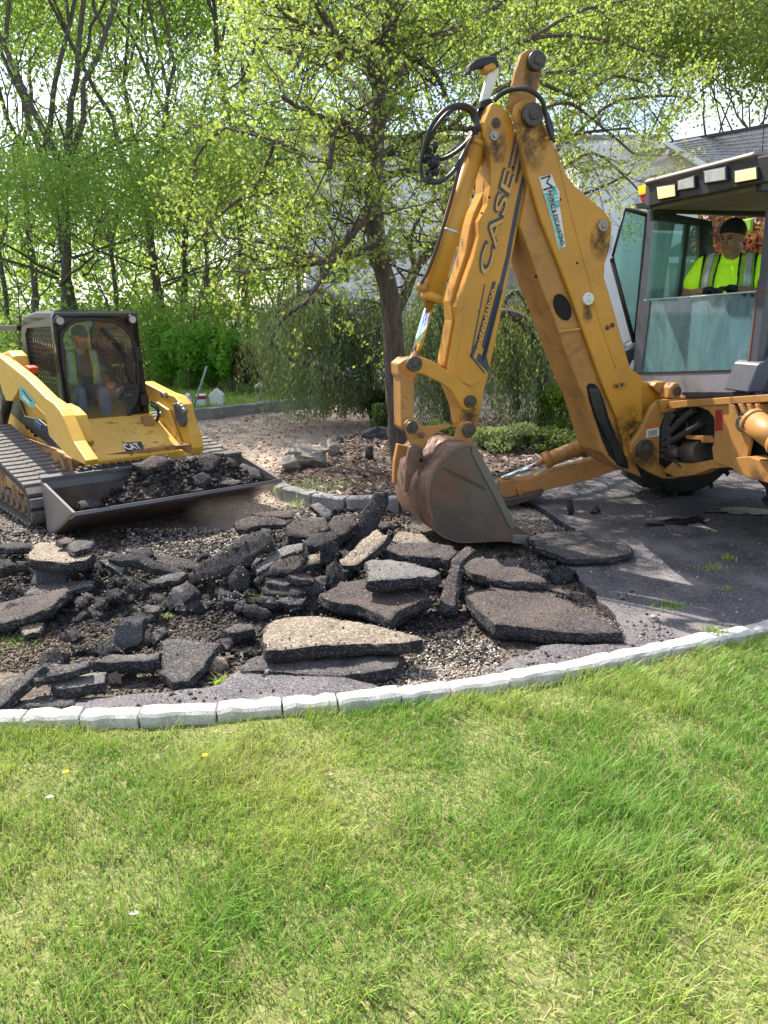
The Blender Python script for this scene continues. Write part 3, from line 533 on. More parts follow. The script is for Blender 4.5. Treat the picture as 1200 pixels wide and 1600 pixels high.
# ================================================================ LAWN GRASS
def blades(name, X, Y, zf, h, w, lean, cols, dens=None):
    n = len(X); Z = zf(X, Y)-.004; a = rng.uniform(0, 2*math.pi, n); d = np.stack([np.cos(a), np.sin(a)], 1); t = np.stack([-d[:, 1], d[:, 0]], 1)
    B = np.stack([X, Y, Z], 1); l = lean*rng.uniform(.2, 1.6, n); h = h*rng.uniform(.45, 1.25, n); drift = np.stack([fbm(X, Y, .8, 2, 21)-.35, fbm(X, Y, .8, 2, 22)-.45], 1)*1.2
    ld = d*l[:, None]+drift*.35
    t3 = np.column_stack([t, np.zeros(n)])*(w*rng.uniform(.6, 1.4, n))[:, None]*.5; ld3 = np.column_stack([ld, np.zeros(n)])*h[:, None]
    up = np.array([0, 0, 1.])[None]*h[:, None]
    V = np.stack([B-t3, B+t3, B+t3*.8+up*.55+ld3*.25, B-t3*.8+up*.55+ld3*.25, B+up*.88+ld3*.85], 1)
    F = np.array([[0, 1, 2], [0, 2, 3], [3, 2, 4]]); me = npmesh(name, V.reshape(-1, 3), (F[None]+np.arange(n)[:, None, None]*5).reshape(-1, 3))
    at = me.color_attributes.new('tint', 'FLOAT_COLOR', 'POINT'); c = np.ones((n, 5, 4), np.float32); c[:, :, :3] = cols[:, None, :]; at.data.foreach_set('color', c.ravel()); return me
def grassmat():
    m, n, b, o = NM('grass_blades'); a = node(n, 'ShaderNodeVertexColor', layer_name='tint'); n.links.new(a.outputs[0], b.inputs['Base Color']); b.inputs['Roughness'].default_value = .45; b.inputs['Specular IOR Level'].default_value = .35
    t = node(n, 'ShaderNodeBsdfTranslucent'); n.links.new(a.outputs[0], t.inputs['Color']); s = node(n, 'ShaderNodeMixShader', i={0: .4}); n.links.new(b.outputs[0], s.inputs[1]); n.links.new(t.outputs[0], s.inputs[2]); n.links.new(s.outputs[0], o.inputs[0]); return m
M_grass = grassmat()
def gcols(X, Y, n):
    f = np.clip((fbm(X, Y, 1.3, 4, 31)-.36)*3.2+rng.normal(0, .22, n), 0, 1)[:, None]
    a = np.array([.19, .36, .05]); b_ = np.array([.43, .52, .11]); c = a*(1-f)+b_*f; c *= rng.uniform(.75, 1.25, n)[:, None]
    dry = (rng.uniform(0, 1, n) < .11+.25*np.clip((fbm(X, Y, 2.2, 3, 33)-.55)*4, 0, 1))[:, None]; return np.where(dry, np.array([.50, .42, .20])*rng.uniform(.7, 1.2, n)[:, None], c)
NB = 700000
X = rng.uniform(-3.6, 4.6, NB); Y = .9+(rng.uniform(0, 1, NB)**.75)*5.2; D = fbm(X, Y, 2.4, 4, 30)+.25*(fbm(X, Y, 9, 2, 35)-.5)
k = (Y < kerb_y(X)-.035) & (np.abs(X) < Y*.62+1.0) & (rng.uniform(0, 1, NB) < np.clip((D-.32)*6, .34, 1)); X, Y, D = X[k], Y[k], D[k]
h = .028+.03*np.clip((fbm(X, Y, 7, 2, 38)-.5)*5, 0, 1)+.046*np.clip((fbm(X, Y, 1.7, 3, 36)-.3)*2.2, 0, 1)+.012*np.clip((D-.4)*4, 0, 1)
setp(link('grass', blades('grass', X, Y, zl, h, .0036, .8, gcols(X, Y, len(X))), M_grass), 'bright green uneven lawn grass in the foreground', 'grass', kind='stuff')
n = 34000; X = rng.uniform(-3.2, 4, n); Y = rng.uniform(.9, 5, n); k = Y < kerb_y(X)-.08; X, Y = X[k], Y[k]; n = len(X)
P = np.column_stack([X, Y, zl(X, Y)+rng.uniform(.003, .014, n)]); c = np.array([.52, .45, .25])[None]*rng.uniform(.5, 1.25, n)[:, None]
th = chips('dry_thatch', P, rng.uniform(.012, .045, n), .05); at = th.color_attributes.new('tint', 'FLOAT_COLOR', 'POINT'); cc = np.ones((n, 4, 4), np.float32); cc[:, :, :3] = c[:, None]; at.data.foreach_set('color', cc.ravel())
setp(link('dry_thatch', th, M_grass), 'straw coloured dead grass showing between green tufts', 'dry grass', kind='stuff')
# far lawn tufts, grass on the driveway and sprigs in the heap
n = 14000; X = rng.uniform(-14, -1.6, n); Y = rng.uniform(12, 18.5, n); k = Y > far_y(X)+.25; X, Y = X[k], Y[k]
setp(link('far_grass', blades('far_grass', X, Y, lambda a, b: a*0+.02, .10, .02, .6, gcols(X, Y, len(X))), M_grass), 'strip of bright grass beyond the far kerb', 'grass', kind='stuff')
def tuft(px, py, n, r, h, label, z=0, zz=None):
    p = hit(px, py) if zz is None else onz(px, py, zz); X = p.x+rng.normal(0, r, n); Y = p.y+rng.normal(0, r*.8, n); zb = p.z
    setp(link('grass_tuft', blades('grass_tuft', X, Y, lambda a, b: a*0+zb, h, .006, 1.2, gcols(X, Y, n)*np.array([1.1, 1.1, 1])), M_grass), label, 'grass tuft', 'small weeds and tufts')
tuft(1046, 946, 130, .05, .022, 'flat grass tuft growing through the driveway right of the largest slab', zz=.005)
tuft(1112, 886, 90, .07, .022, 'larger sparse grass patch on the driveway at right', zz=.005); tuft(1138, 872, 60, .03, .03, 'tiny grass patch above the sparse one on the driveway', zz=.005)
tuft(1118, 988, 120, .04, .03, 'grass patch at the driveway edge touching the kerb at right', zz=.005); tuft(1137, 920, 40, .03, .02, 'tiniest sprout between driveway tufts', zz=.005)
tuft(414, 945, 26, .02, .13, 'thin grass sprig growing among the broken slabs'); tuft(347, 1070, 60, .02, .06, 'green weed near the kerb below the triangular slab'); tuft(30, 1003, 120, .08, .04, 'small grass patch in brown soil at left edge')
tuft(262, 966, 50, .02, .03, 'yellow-green moss tuft on the soil in mid left'); tuft(490, 760, 260, .25, .06, 'weeds growing in the front of the mulch bed', zz=.05); tuft(460, 790, 60, .05, .05, 'weed at the mulch bed kerb beside the pale stone', zz=.05)
M_yel = simple('dandelion_yellow', (.85, .68, .02), .6)
for px, py, l in ((321, 1182, 'yellow dandelion head right of its twin in the lawn'), (103, 1208, 'yellow dandelion head toward the left of the lawn')):
    p = onz(px, py, 0); bm = BM(); tube(bm, [(p.x, p.y, -.05), (p.x+.003, p.y, 0)], .0015, 5)
    for q in range(14):
        a = q*2.4; tube(bm, [(p.x, p.y, .002), (p.x+math.cos(a)*.012, p.y+math.sin(a)*.012, .006)], [.002, .003], 4)
    setp(link('dandelion', bm, M_yel), l, 'flower', 'dandelions in the lawn')
for px, py, l in ((209, 1428, 'white petal-like scrap lying low in the lawn'), (77, 1246, 'pale dry leaf in the upper left of the lawn'), (515, 1210, 'curled beige leaf in the lawn below the kerb')):
    p = onz(px, py, -.01); bm = BM(); v = [bm.verts.new(p+Vector(q)) for q in ((-.015, 0, 0), (0, .008, .008), (.018, .004, .002), (.002, -.008, .004))]; bm.faces.new(v)
    setp(link('dry_leaf', bm, simple('dry_leaf_'+str(px), (.8, .78, .7) if px < 300 else (.55, .42, .28))), l, 'leaf', 'litter on the lawn')
# ================================================================ BACKHOE
Y1 = paint('case_yellow_paint', (.62, .285, .028), .40, .6, .5, sc=3.2, rlo=.63, dirtcol=(.40, .18, .03))
Y2 = paint('worn_orange_paint', (.50, .235, .05), .5, .6, .6, sc=4, rlo=.52, soft=.22, dirtcol=(.22, .10, .04))
Y3 = paint('dusty_frame_paint', (.48, .225, .055), .5, .6, .6, sc=4, dirtcol=(.28, .15, .07), rlo=.58)
STL = paint('bucket_steel', (.115, .095, .08), .38, .75, .7, (.26, .10, .045), 1.6, (.19, .15, .115), .50, .22, .35)
STLS = paint('bucket_back_steel', (.24, .125, .08), .36, .8, .6, (.085, .05, .04), 2.6, (.34, .25, .19), .44, .2, .3)
PINM = paint('pin_steel', (.045, .040, .038), .5, .7, .5, sc=12)
BOLT = simple('bolt_head', (.30, .28, .24), .4, .7, .2, 20)
RUB = simple('black_rubber', (.016, .016, .017), .55, 0, .3, 8, .2)
HOSE = simple('hose_rubber', (.022, .022, .024), .38, 0, .3, 15, .1)
DARK = simple('recess_shade_black', (.010, .009, .008), .9)  # near-black colour painted in for the shade inside holes and openings
CHR = simple('chrome_rod', (.78, .82, .88), .12, 1, .03, 3)
BLK = simple('black_plastic', (.02, .02, .022), .45, 0, .2, 6, .05)
GRY = paint('grey_cab_paint', (.075, .082, .105), .45, .5, .35, (.16, .055, .03), 3.5, (.15, .13, .12), .60)
GRYL = paint('grey_panel', (.25, .25, .28), .5, .3, .4, sc=4)
LIN = simple('beige_headliner', (.16, .145, .115), .85, 0, .12, 5)
TYR = simple('tyre_rubber', (.030, .027, .025), .85, 0, .4, 5, .3)
NAVY = simple('decal_navy', (.035, .045, .075), .5, 0, .1, 8)
DYEL = simple('decal_yellow', (.60, .32, .06), .45, 0, .06, 5)
TEAL = simple('decal_teal', (.06, .42, .42), .45, 0, .05, 8)
WHT = simple('decal_white', (.72, .72, .70), .5, 0, .05, 8)
REDM = simple('red_reflector', (.30, .018, .02), .4, 0, .15, 12)
ORG = simple('decal_orange', (.62, .16, .02), .5)
B = Frame((2.2, 6.37, 0), (-.30, .954, 0), (-.954, -.30, 0))
bh = empty('backhoe', 'yellow backhoe loader with raised folded digging arm, seen from its rear corner', 'backhoe', loc=B.o)
def plate(name, px, l, th, mat, parent=bh, bevel=.008, F=B, holes=None, seg=2):
    bm = BM(); poly(bm, [F.ona(l, a, b) for a, b in px], F.a*th); return link(name, bm, mat, parent, bevel, seg=seg)
def fplate(name, px, s, th, mat, parent=bh, bevel=.006, F=B):
    bm = BM(); poly(bm, [F.onf(s, a, b) for a, b in px], -F.f*th); return link(name, bm, mat, parent, bevel, seg=2)
def disc(F, l, px, py, r, ln, mat, parent, name='pin', seg=20):
    bm = BM(); c = F.ona(l, px, py); tube(bm, [c+F.a*.01, c-F.a*ln], r, seg); tube(bm, [c, c-F.a*(ln+.012)], r*.5, 6)
    return link(name, bm, mat, parent, .004)
# ---- dipper (inner arm carrying the bucket)
P_dip = [(769, 160), (785, 164), (800, 186), (807, 210), (824, 264), (815, 330), (793, 440), (776, 530), (763, 587), (757, 610), (752, 640), (745, 672), (738, 682), (728, 676), (722, 640), (704, 592), (706, 572), (719, 506), (715, 479), (727, 440), (741, 400), (749, 368), (750, 345), (762, 318), (767, 290), (766, 240), (756, 212), (754, 196)]
dip = plate('dipper_arm', P_dip, -.13, .26, Y1, bevel=.012)
lug = [(795, 165), (799, 140), (806, 110), (815, 84), (826, 76), (838, 78), (847, 87), (848, 100), (843, 130), (838, 152), (838, 190), (815, 200)]
plate('tail_lug', lug, -.16, .04, Y2, dip); plate('tail_lug', lug, .10, .04, Y2, dip)
plate('side_flute', [(740, 215), (748, 235), (757, 262), (755, 300), (741, 330), (735, 350), (727, 395), (712, 440), (704, 470), (706, 500), (693, 572), (706, 586), (719, 506), (715, 479), (727, 440), (741, 400), (749, 368), (750, 345), (762, 318), (767, 290), (766, 240), (757, 212)], -.02, .15, Y1, dip)
plate('wear_plate', [(725, 480), (722, 500), (712, 573), (738, 583), (756, 590), (748, 598), (735, 603), (722, 597), (703, 590), (700, 570), (712, 500)], -.137, .006, Y1, dip, .002)
disc(B, -.13, 772, 212, .035, .012, BOLT, dip, 'bolt'); disc(B, -.13, 775, 192, .034, .006, PINM, dip, 'pin')
for px, py, r in ((801, 262, .011), (765, 308, .008), (753, 333, .007)): disc(B, -.13, px, py, r, .002, DARK, dip, 'bolt_hole', 10)
# decals on the dipper: dark band, outlined letters
def stripe(pl, l, mat, name='decal_stripe', par=dip):
    bm = BM(); poly(bm, [B.ona(l, a, b) for a, b in pl], B.a*.004); return link(name, bm, mat, par)
for st in ([(806, 205), (809, 205), (797, 262), (794, 262)], [(811, 214), (814, 218), (803, 268), (800, 268)], [(816, 228), (819, 240), (808, 286), (805, 284)], [(821, 252), (823, 264), (812, 320), (797, 400), (785, 452), (760, 552), (757, 570), (752, 562), (779, 450), (791, 400), (806, 320)], [(786, 452), (784, 460), (760, 556), (765, 575), (763, 582), (744, 562), (748, 552), (754, 556), (777, 456)], [(770, 440), (775, 440), (748, 535), (743, 548), (738, 560), (734, 557), (739, 545), (744, 534)], [(757, 444), (758.5, 444), (737, 555), (758, 582), (757, 584), (735, 557)], [(779, 444), (781, 444), (757, 540), (763, 548), (760, 550), (753, 541)]):
    stripe(st, -.134, NAVY)
def onB(px, py, l): return B.ona(l, px, py)
o0 = onB(763, 430, -.136); xd = onB(806, 268, -.136)-o0; upv = onB(753, 430, -.136)-o0
for off, z, m in ((.05, .0005, NAVY), (.0, .003, DYEL)): text('lettering', 'CASE', o0+B.a*0+(xd*.006 if off < 0 else xd*0)+(upv.normalized()*(.008 if off < 0 else 0)), xd, upv, .10 if off > 0 else .086, m, dip, .0008, .12, off, 1.02, xd.length*(1 if off > 0 else .985), z)
o1 = onB(753, 545, -.136); x1 = onB(777, 452, -.136)-o1; up1 = onB(744, 540, -.136)-onB(753, 543, -.136)
text('lettering', 'extendahoe', o1+up1*.25, x1, up1, .05, DYEL, dip, .001, .1, .010, 1.0, x1.length*.98, .004)
# ---- boom (outer arm)
P_boom = [(810, 159), (819, 155), (830, 157), (840, 166), (852, 198), (864, 222), (875, 250), (886, 274), (898, 290), (945, 330), (955, 346), (956, 360), (952, 391), (945, 412), (944, 433), (960, 487), (976, 545), (985, 575), (1004, 589), (1005, 655), (990, 694), (990, 722), (978, 712), (965, 655), (941, 600), (920, 540), (891, 460), (876, 420), (846, 345), (825, 276), (810, 212), (802, 180), (804, 165)]
boom = plate('boom_arm', P_boom, -.21, .035, Y1, bevel=.012); plate('boom_side_plate', P_boom, .17, .035, Y1, boom)
P_web = [(812, 215), (828, 276), (849, 345), (879, 420), (894, 460), (923, 540), (944, 600), (968, 655), (984, 700), (1003, 746), (985, 738), (962, 728), (939, 706), (915, 625), (903, 600), (880, 540), (864, 494), (842, 440), (833, 410), (812, 352), (826, 288), (818, 262)]
web = plate('boom_web', P_web, -.17, .34, Y2, boom, .01)
def hole(pl, l, name='slot', par=boom, th=.006, mat=DARK):
    bm = BM(); poly(bm, [B.ona(l, a, b) for a, b in pl], B.a*th); return link(name, bm, mat, par)
rim = lambda c, rx, ry, a, n=20: [(c[0]+math.cos(t)*rx*math.cos(a)-math.sin(t)*ry*math.sin(a), c[1]+math.cos(t)*rx*math.sin(a)+math.sin(t)*ry*math.cos(a)) for t in [i*2*math.pi/n for i in range(n)]]
hole(rim((879, 480), 22, 12.5, R(68)), -.176, th=.03)  # dark inset plate; the shade of the hole is its colour
sl_ = [(917, 603), (921, 599), (929, 600), (936, 607), (943, 625), (951, 652), (966, 690), (981, 722), (983, 733), (970, 730), (952, 712), (942, 690), (930, 655), (921, 625)]
hole(sl_, -.176, th=.03)
bm = BM()
for q in range(5): tube(bm, spline([B.ona(-.185, 921+q*3, 606), B.ona(-.20, 933+q*4, 650+q*4), B.ona(-.185, 955+q*3, 695), B.ona(-.18, 966+q*2, 726)], 5), .011, 8)
link('hydraulic_hose', bm, HOSE, boom)
for px, py, r, m in ((829, 181, .075, PINM), (941, 353, .042, BOLT), (918, 467, .045, WHT), (919, 466, .03, BOLT)): disc(B, -.21, px, py, r, .02 if m != PINM else .05, m, boom, 'pin')
disc(B, -.16, 835, 97, .062, .05, PINM, dip, 'pin')
for px, py in ((875, 312), (902, 411), (838, 432)): disc(B, -.21, px, py, .011, .002, DARK, boom, 'bolt_hole', 10)
bm = BM(); poly(bm, [B.ona(-.215, a, b) for a, b in ((848, 216), (860, 210), (862, 214), (850, 221))], -B.a*.03); poly(bm, [B.ona(-.215, a, b) for a, b in ((960, 600), (976, 597), (978, 602), (961, 607))], -B.a*.02); link('hose_bracket', bm, Y2, boom, .003)
bm = BM()
for px, py in ((949, 512), (957, 508)): ball(bm, B.ona(-.215, px, py), .018, (1, .6, 1))
for px, py in ((964, 603), (972, 601)): ball(bm, B.ona(-.24, px, py), .012)
link('grease_fitting', bm, PINM, boom)
bm = BM(); poly(bm, [B.ona(-.178, a, b) for a, b in ((872, 516), (905, 512), (906, 515), (873, 519))], -B.a*.012); link('weld_seam', bm, Y1, boom)
# contractor sticker
st = [(842, 277), (862, 272), (865, 282), (874, 299), (875, 325), (884, 385), (873, 389), (862, 345)]
bm = BM(); poly(bm, [B.ona(-.214, a, b) for a, b in st], B.a*.003); stk = link('sticker', bm, WHT, boom)
bm = BM(); poly(bm, [B.ona(-.216, a, b) for a, b in ((849, 303), (855, 301), (880, 386), (874, 388), (864, 345))], B.a*.002); link('sticker_band', bm, TEAL, stk)
def lab(s, p0, p1, h, m, l=-.218, sp=1, off=.01, shear=0):
    a = onB(*p0, l); b = onB(*p1, l); d = (b-a); upd = B.a.cross(d); 
    if upd.dot(onB(p0[0]+5, p0[1]-2, l)-a) < 0: upd = -upd
    text('lettering', s, a, d, upd, h, m, boom if l < -.2 else bh, .0008, shear, off, sp, d.length)
BLKD = simple('decal_black', (.012, .012, .014), .5)
lab('M', (845, 278), (849.5, 298), .078, BLKD, off=-.012); lab('MILLER', (861, 293), (868, 327), .042, TEAL, off=.02)
lab('PAVING & EXCAVATING', (855, 299), (876.5, 384), .034, BLKD, off=.015, sp=.95); lab('BLACKTOP SPECIALISTS', (850.5, 306), (874, 386), .016, WHT)
def stain(F, l, px, py, rx, rz, par, col=(.035, .016, .008), dz=.3):
    m, n, b, o = NM('grease_smear'); b.inputs['Base Color'].default_value = c4(col); b.inputs['Roughness'].default_value = .5; t = tcoord(n, 'Generated')
    mp = node(n, 'ShaderNodeMapping'); mp.vector_type = 'TEXTURE'; mp.inputs['Location'].default_value = (.5, .5, .5); mp.inputs['Scale'].default_value = (.5, 9, .5); n.links.new(t, mp.inputs[0]); mp.inputs['Scale'].default_value = (.75, 9, .5)
    g = node(n, 'ShaderNodeTexGradient', gradient_type='SPHERICAL'); n.links.new(mp.outputs[0], g.inputs[0]); q = node(n, 'ShaderNodeMath', operation='MULTIPLY'); n.links.new(g.outputs['Fac'], q.inputs[0]); n.links.new(ramp(n, nz(n, 16, 7, .7, tcoord(n)), [(.36, 0), (.62, 1)]), q.inputs[1]); q2 = node(n, 'ShaderNodeMath', operation='MULTIPLY', i={1: 1.05}, use_clamp=True); n.links.new(q.outputs[0], q2.inputs[0]); n.links.new(q2.outputs[0], b.inputs['Alpha'])
    c = F.ona(l, px, py)-F.z*rz*dz; bm = BM(); v = [bm.verts.new(c+F.f*math.cos(a)*rx+F.z*math.sin(a)*rz) for a in np.linspace(0, 6.283, 21)[:-1]]; bm.faces.new(v); return link('grease_smear', bm, m, par)
stain(B, -.2125, 829, 195, .14, .26, boom); stain(B, -.2125, 941, 365, .10, .16, boom); stain(B, -.133, 774, 215, .09, .17, dip); stain(B, -.2125, 985, 660, .16, .22, boom); stain(B, -.2125, 919, 480, .05, .10, boom); stain(B, -.163, 835, 112, .08, .14, dip); stain(B, -.139, 735, 640, .09, .14, dip); stain(B, -.2625, 1006, 705, .13, .14, bh); stain(B, -.383, 740, 800, .26, .2, bucket, (.24, .085, .03)) if False else None
bm = BM(); tube(bm, spline([B.ona(-.211, a, b) for a, b in ((868, 232), (884, 300), (904, 380), (921, 440), (936, 500), (962, 575))], 5), .004, 6); link('weld_seam', bm, Y1, boom)
# ---- cylinders and hoses
def cyl(a, b, r, mat, name, par, seg=18, caps=True):
    bm = BM(); tube(bm, [a, b], r, seg); 
    if caps:
        d = (b-a).normalized(); tube(bm, [b-d*.05, b+d*.005], r*1.13, seg); tube(bm, [a-d*.005, a+d*.03], r*1.06, seg)
    return link(name, bm, mat, par, smooth=False)
c0, c1, c2 = B.ona(-.03, 744, 222), B.ona(-.03, 673, 470), B.ona(-.03, 645, 566)
bc = cyl(c0, c1, .073, Y1, 'bucket_cylinder', bh); cyl(c1, c2, .034, CHR, 'cylinder_rod', bc, caps=False)
bm = BM(); ball(bm, B.ona(-.05, 743, 214), .058, (1, 1, 1)); link('cylinder_eye', bm, Y2, bc)
d_ = (c1-c0).normalized(); m_ = c0.lerp(c1, .56); bm = BM(); tube(bm, [m_-d_*.008, m_+d_*.008], .077, 20); link('hose_clamp', bm, simple('galvanised_band', (.6, .62, .62), .35, .8), bc)
bm = BM(); tube(bm, spline([B.ona(-.12, 738, 214), B.ona(-.12, 722, 250), B.ona(-.10, 700, 330), B.ona(-.08, 683, 385), B.ona(-.07, 668, 425), B.ona(-.06, 658, 445), B.ona(-.04, 664, 455)], 6), .013, 8); link('steel_line', bm, simple('rusty_line', (.07, .03, .02), .6), bc)
bm = BM(); ball(bm, B.ona(-.05, 656, 449), .03); ball(bm, B.ona(-.05, 661, 449), .035); link('port_boss', bm, Y2, bc)
lp = [(748, 205), (746, 188), (740, 172), (725, 164), (705, 166), (688, 178), (673, 200), (662, 232), (657, 262), (660, 278), (672, 285), (690, 283), (708, 268), (722, 245), (734, 222), (742, 205)]
lp2 = [(744, 206), (742, 190), (735, 176), (718, 168), (703, 174), (686, 192), (670, 220), (665, 245), (676, 246), (692, 248), (712, 238), (730, 222), (740, 208)]
for q, (l, pts) in enumerate(((-.10, lp), (-.05, lp2))): bm = BM(); tube(bm, spline([B.ona(l+.05*math.sin(i), a, b) for i, (a, b) in enumerate(pts)], 7), .0145, 10); link('coiled_hose', bm, HOSE, bh)
bm = BM()
for q in range(26): ball(bm, B.ona(-.08+random.uniform(-.04, .04), 676+random.gauss(0, 6), 258+random.gauss(0, 12)), random.uniform(.014, .026), (1, 1, 1.3), 8)
for q in range(6): ball(bm, B.ona(-.09, 742+random.gauss(0, 3), 206+random.gauss(0, 3)), .02, seg=8)
link('tape_wrap', bm, RUB, bh)
bm = BM(); tube(bm, spline([B.ona(-.1, 772, 158), B.ona(-.14, 785, 146), B.ona(-.2, 805, 139), B.ona(-.26, 828, 141), B.ona(-.27, 846, 156), B.ona(-.26, 853, 178), B.ona(-.25, 857, 200), B.ona(-.24, 863, 218)], 7), .016, 10); tube(bm, spline([B.ona(-.12, 853, 178), B.ona(-.12, 860, 196), B.ona(-.14, 862, 212)], 5), .02, 8); link('hydraulic_hose', bm, HOSE, bh)
for q, w in ((0, .013), (1, .012)): bm = BM(); tube(bm, spline([B.ona(.02, 764-q*6, 163), B.ona(.0, 752-q*5, 175), B.ona(-.02, 749-q*3, 195), B.ona(-.03, 748, 212)], 5), w, 8); link('hydraulic_hose', bm, HOSE, bh)
# black hooked shape with a yellow block on a white stalk, on top
bm = BM(); poly(bm, [B.ona(-.02, a, b) for a, b in ((752, 158), (766, 154), (775, 128), (780, 112), (780, 104), (768, 106), (763, 115))], B.a*.05); wt = link('white_stalk', bm, WHT, dip, .006)
bm = BM(); poly(bm, [B.ona(-.03, a, b) for a, b in ((750, 168), (751, 160), (767, 154), (770, 160), (760, 168))], B.a*.08); link('black_band', bm, RUB, wt)
bm = BM(); poly(bm, [B.ona(-.04, a, b) for a, b in ((733, 112), (735, 100), (744, 92), (758, 87), (774, 87), (780, 96), (780, 104), (768, 112), (757, 103), (747, 105), (740, 108), (735, 115))], B.a*.09); link('black_hook', bm, RUB, wt, .012)
bm = BM(); poly(bm, [B.ona(-.045, a, b) for a, b in ((757, 102), (771, 96), (777, 102), (776, 108), (762, 113), (757, 110))], B.a*.1); link('yellow_block', bm, Y1, wt, .01)
# ---- links and bucket
for l in (-.20, .16): plate('curved_link', [(639, 560), (650, 556), (662, 559), (680, 566), (700, 580), (722, 597), (736, 610), (743, 625), (741, 636), (733, 642), (724, 640), (716, 628), (705, 610), (690, 599), (676, 592), (662, 585), (645, 582), (638, 572)], l, .04, Y1, bh)
lk = plate('bucket_link', [(631, 562), (650, 558), (656, 570), (652, 590), (648, 592), (647, 656), (650, 670), (636, 676), (627, 668), (626, 592), (623, 585), (622, 568)], -.09, .18, Y3, bh, .012)
for px, py, l, r, ln in ((645, 568, -.20, .055, .05), (734, 627, -.20, .045, .03), (642, 667, -.16, .045, .04), (732, 672, -.17, .05, .03)): disc(B, l, px, py, r, ln, PINM, bh)
for l in (.10, .17): bm = BM(); c = B.ona(l, 628, 570); tube(bm, [c, c+B.a*.045], .058, 18); link('link_boss', bm, Y3, lk)
bk = empty('x', 'x', 'x'); bpy.data.objects.remove(bk)
side = [(705, 701), (712, 697), (722, 695), (741, 695), (748, 706), (768, 740), (792, 791), (807, 822), (831, 836), (835, 845), (828, 850), (810, 846), (774, 845), (745, 847), (720, 847), (704, 843), (691, 837), (679, 825), (672, 808), (668, 790), (667, 764), (671, 748), (678, 733), (690, 716)]
bucket = plate('bucket_side', side, -.38, .03, STL, bh, .006); 
# curved shell swept over the bucket width
curve = [(741, 695), (722, 694), (712, 696), (704, 700), (689, 715), (677, 732), (670, 747), (666, 764), (667, 790), (671, 809), (678, 826), (690, 838), (704, 844), (720, 848), (745, 848), (774, 846), (810, 847), (830, 849)]
bm = BM(); o_ = [B.ona(-.38, a, b) for a, b in curve]; o_ = spline(o_, 3); n_ = len(o_); cc = sum(o_, Vector())/n_
r0 = [bm.verts.new(p+B.a*.001) for p in o_]; r1 = [bm.verts.new(p+B.a*.76) for p in o_]; i0 = [bm.verts.new(p+(cc-p).normalized()*.02+B.a*.002) for p in o_]; i1 = [bm.verts.new(p+(cc-p).normalized()*.02+B.a*.759) for p in o_]
for i in range(n_-1):
    for a, b in ((r0, r1), (i1, i0)):
        f = bm.faces.new((a[i], a[i+1], b[i+1], b[i])); f.smooth = True
    bm.faces.new((r0[i], i0[i], i0[i+1], r0[i+1])); bm.faces.new((r1[i+1], i1[i+1], i1[i], r1[i]))
bm.faces.new((r0[0], r1[0], i1[0], i0[0])); bm.faces.new((r0[-1], i0[-1], i1[-1], r1[-1]))
link('bucket_shell', bm, STLS, bucket)
bm = BM(); fs = poly(bm, [B.ona(-.38, a, b)+B.a*.74 for a, b in side], B.a*.03); link('bucket_side', bm, STL, bh)
plate('side_cutter', [(738, 695), (746, 700), (768, 740), (792, 791), (806, 821), (800, 827), (795, 822), (780, 790), (756, 745), (738, 710)], -.392, .014, paint('cutter_steel', (.17, .155, .13), .45, .4, .5), bucket, .004)
plate('edge_rib', [(704, 701), (712, 696), (741, 694), (742, 698), (722, 700), (710, 705), (690, 722), (680, 738), (673, 755), (671, 775), (673, 795), (678, 812), (674, 814), (668, 796), (665, 764), (669, 747), (677, 732), (689, 715)], -.388, .012, STLS, bucket, .003)
bm = BM(); poly(bm, [B.ona(-.389, a, b) for a, b in ((692, 731), (694, 730), (757, 761), (759, 765), (757, 765))], -B.a*.006); link('weld_bead', bm, simple('weld_brown', (.07, .045, .035), .6), bucket)
for k in range(5):
    l = -.36+k*.178; bm = BM(); a = B.ona(-.38, 800, 842)+B.a*(l+.38); b = B.ona(-.38, 829, 842)+B.a*(l+.38); c = B.ona(-.38, 839, 853)+B.a*(l+.38)
    hexa(bm, [a-B.z*.03-B.a*.035, a-B.z*.03+B.a*.035, c-B.a*.02, c+B.a*.02][0:2]+[c+B.a*.02, c-B.a*.02]+[a+B.z*.035-B.a*.035, a+B.z*.035+B.a*.035, b+B.z*.03+B.a*.02, b+B.z*.03-B.a*.02]); link('bucket_tooth', bm, paint('tooth_steel', (.20, .19, .17), .4, .2, .4) if k == 0 else bpy.data.materials['tooth_steel'], bucket, .004)
ear = [(632, 662), (638, 655), (645, 654), (652, 657), (658, 665), (672, 666), (688, 664), (703, 662), (704, 668), (690, 672), (678, 680), (668, 688), (662, 699), (652, 700), (644, 697), (640, 690), (636, 678)]
for l in (-.16, .13): plate('bucket_ear', ear, l, .03, Y3, bucket, .006)
ear2 = [(716, 668), (724, 658), (736, 658), (740, 668), (738, 682), (737, 697), (722, 697), (712, 699), (700, 706), (686, 716), (690, 706), (702, 692), (711, 682)]
for l in (-.17, .14): plate('bucket_ear', ear2, l, .03, Y3, bucket, .006)
plate('hook_bracket', [(640, 698), (650, 695), (660, 702), (662, 712), (660, 722), (645, 745), (637, 770), (632, 768), (634, 735), (637, 712)], -.20, .04, STLS, bucket, .006); plate('hook_bracket', [(622, 694), (640, 698), (636, 712), (626, 716), (622, 735), (619, 760), (615, 755), (617, 720)], .12, .06, Y3, bucket, .006)
for px, py, r in ((654, 703, .03), (658, 719, .016), (659, 680, .024)): disc(B, -.20, px, py, r, .01, STLS if r > .02 else DARK, bucket, 'pin', 12)
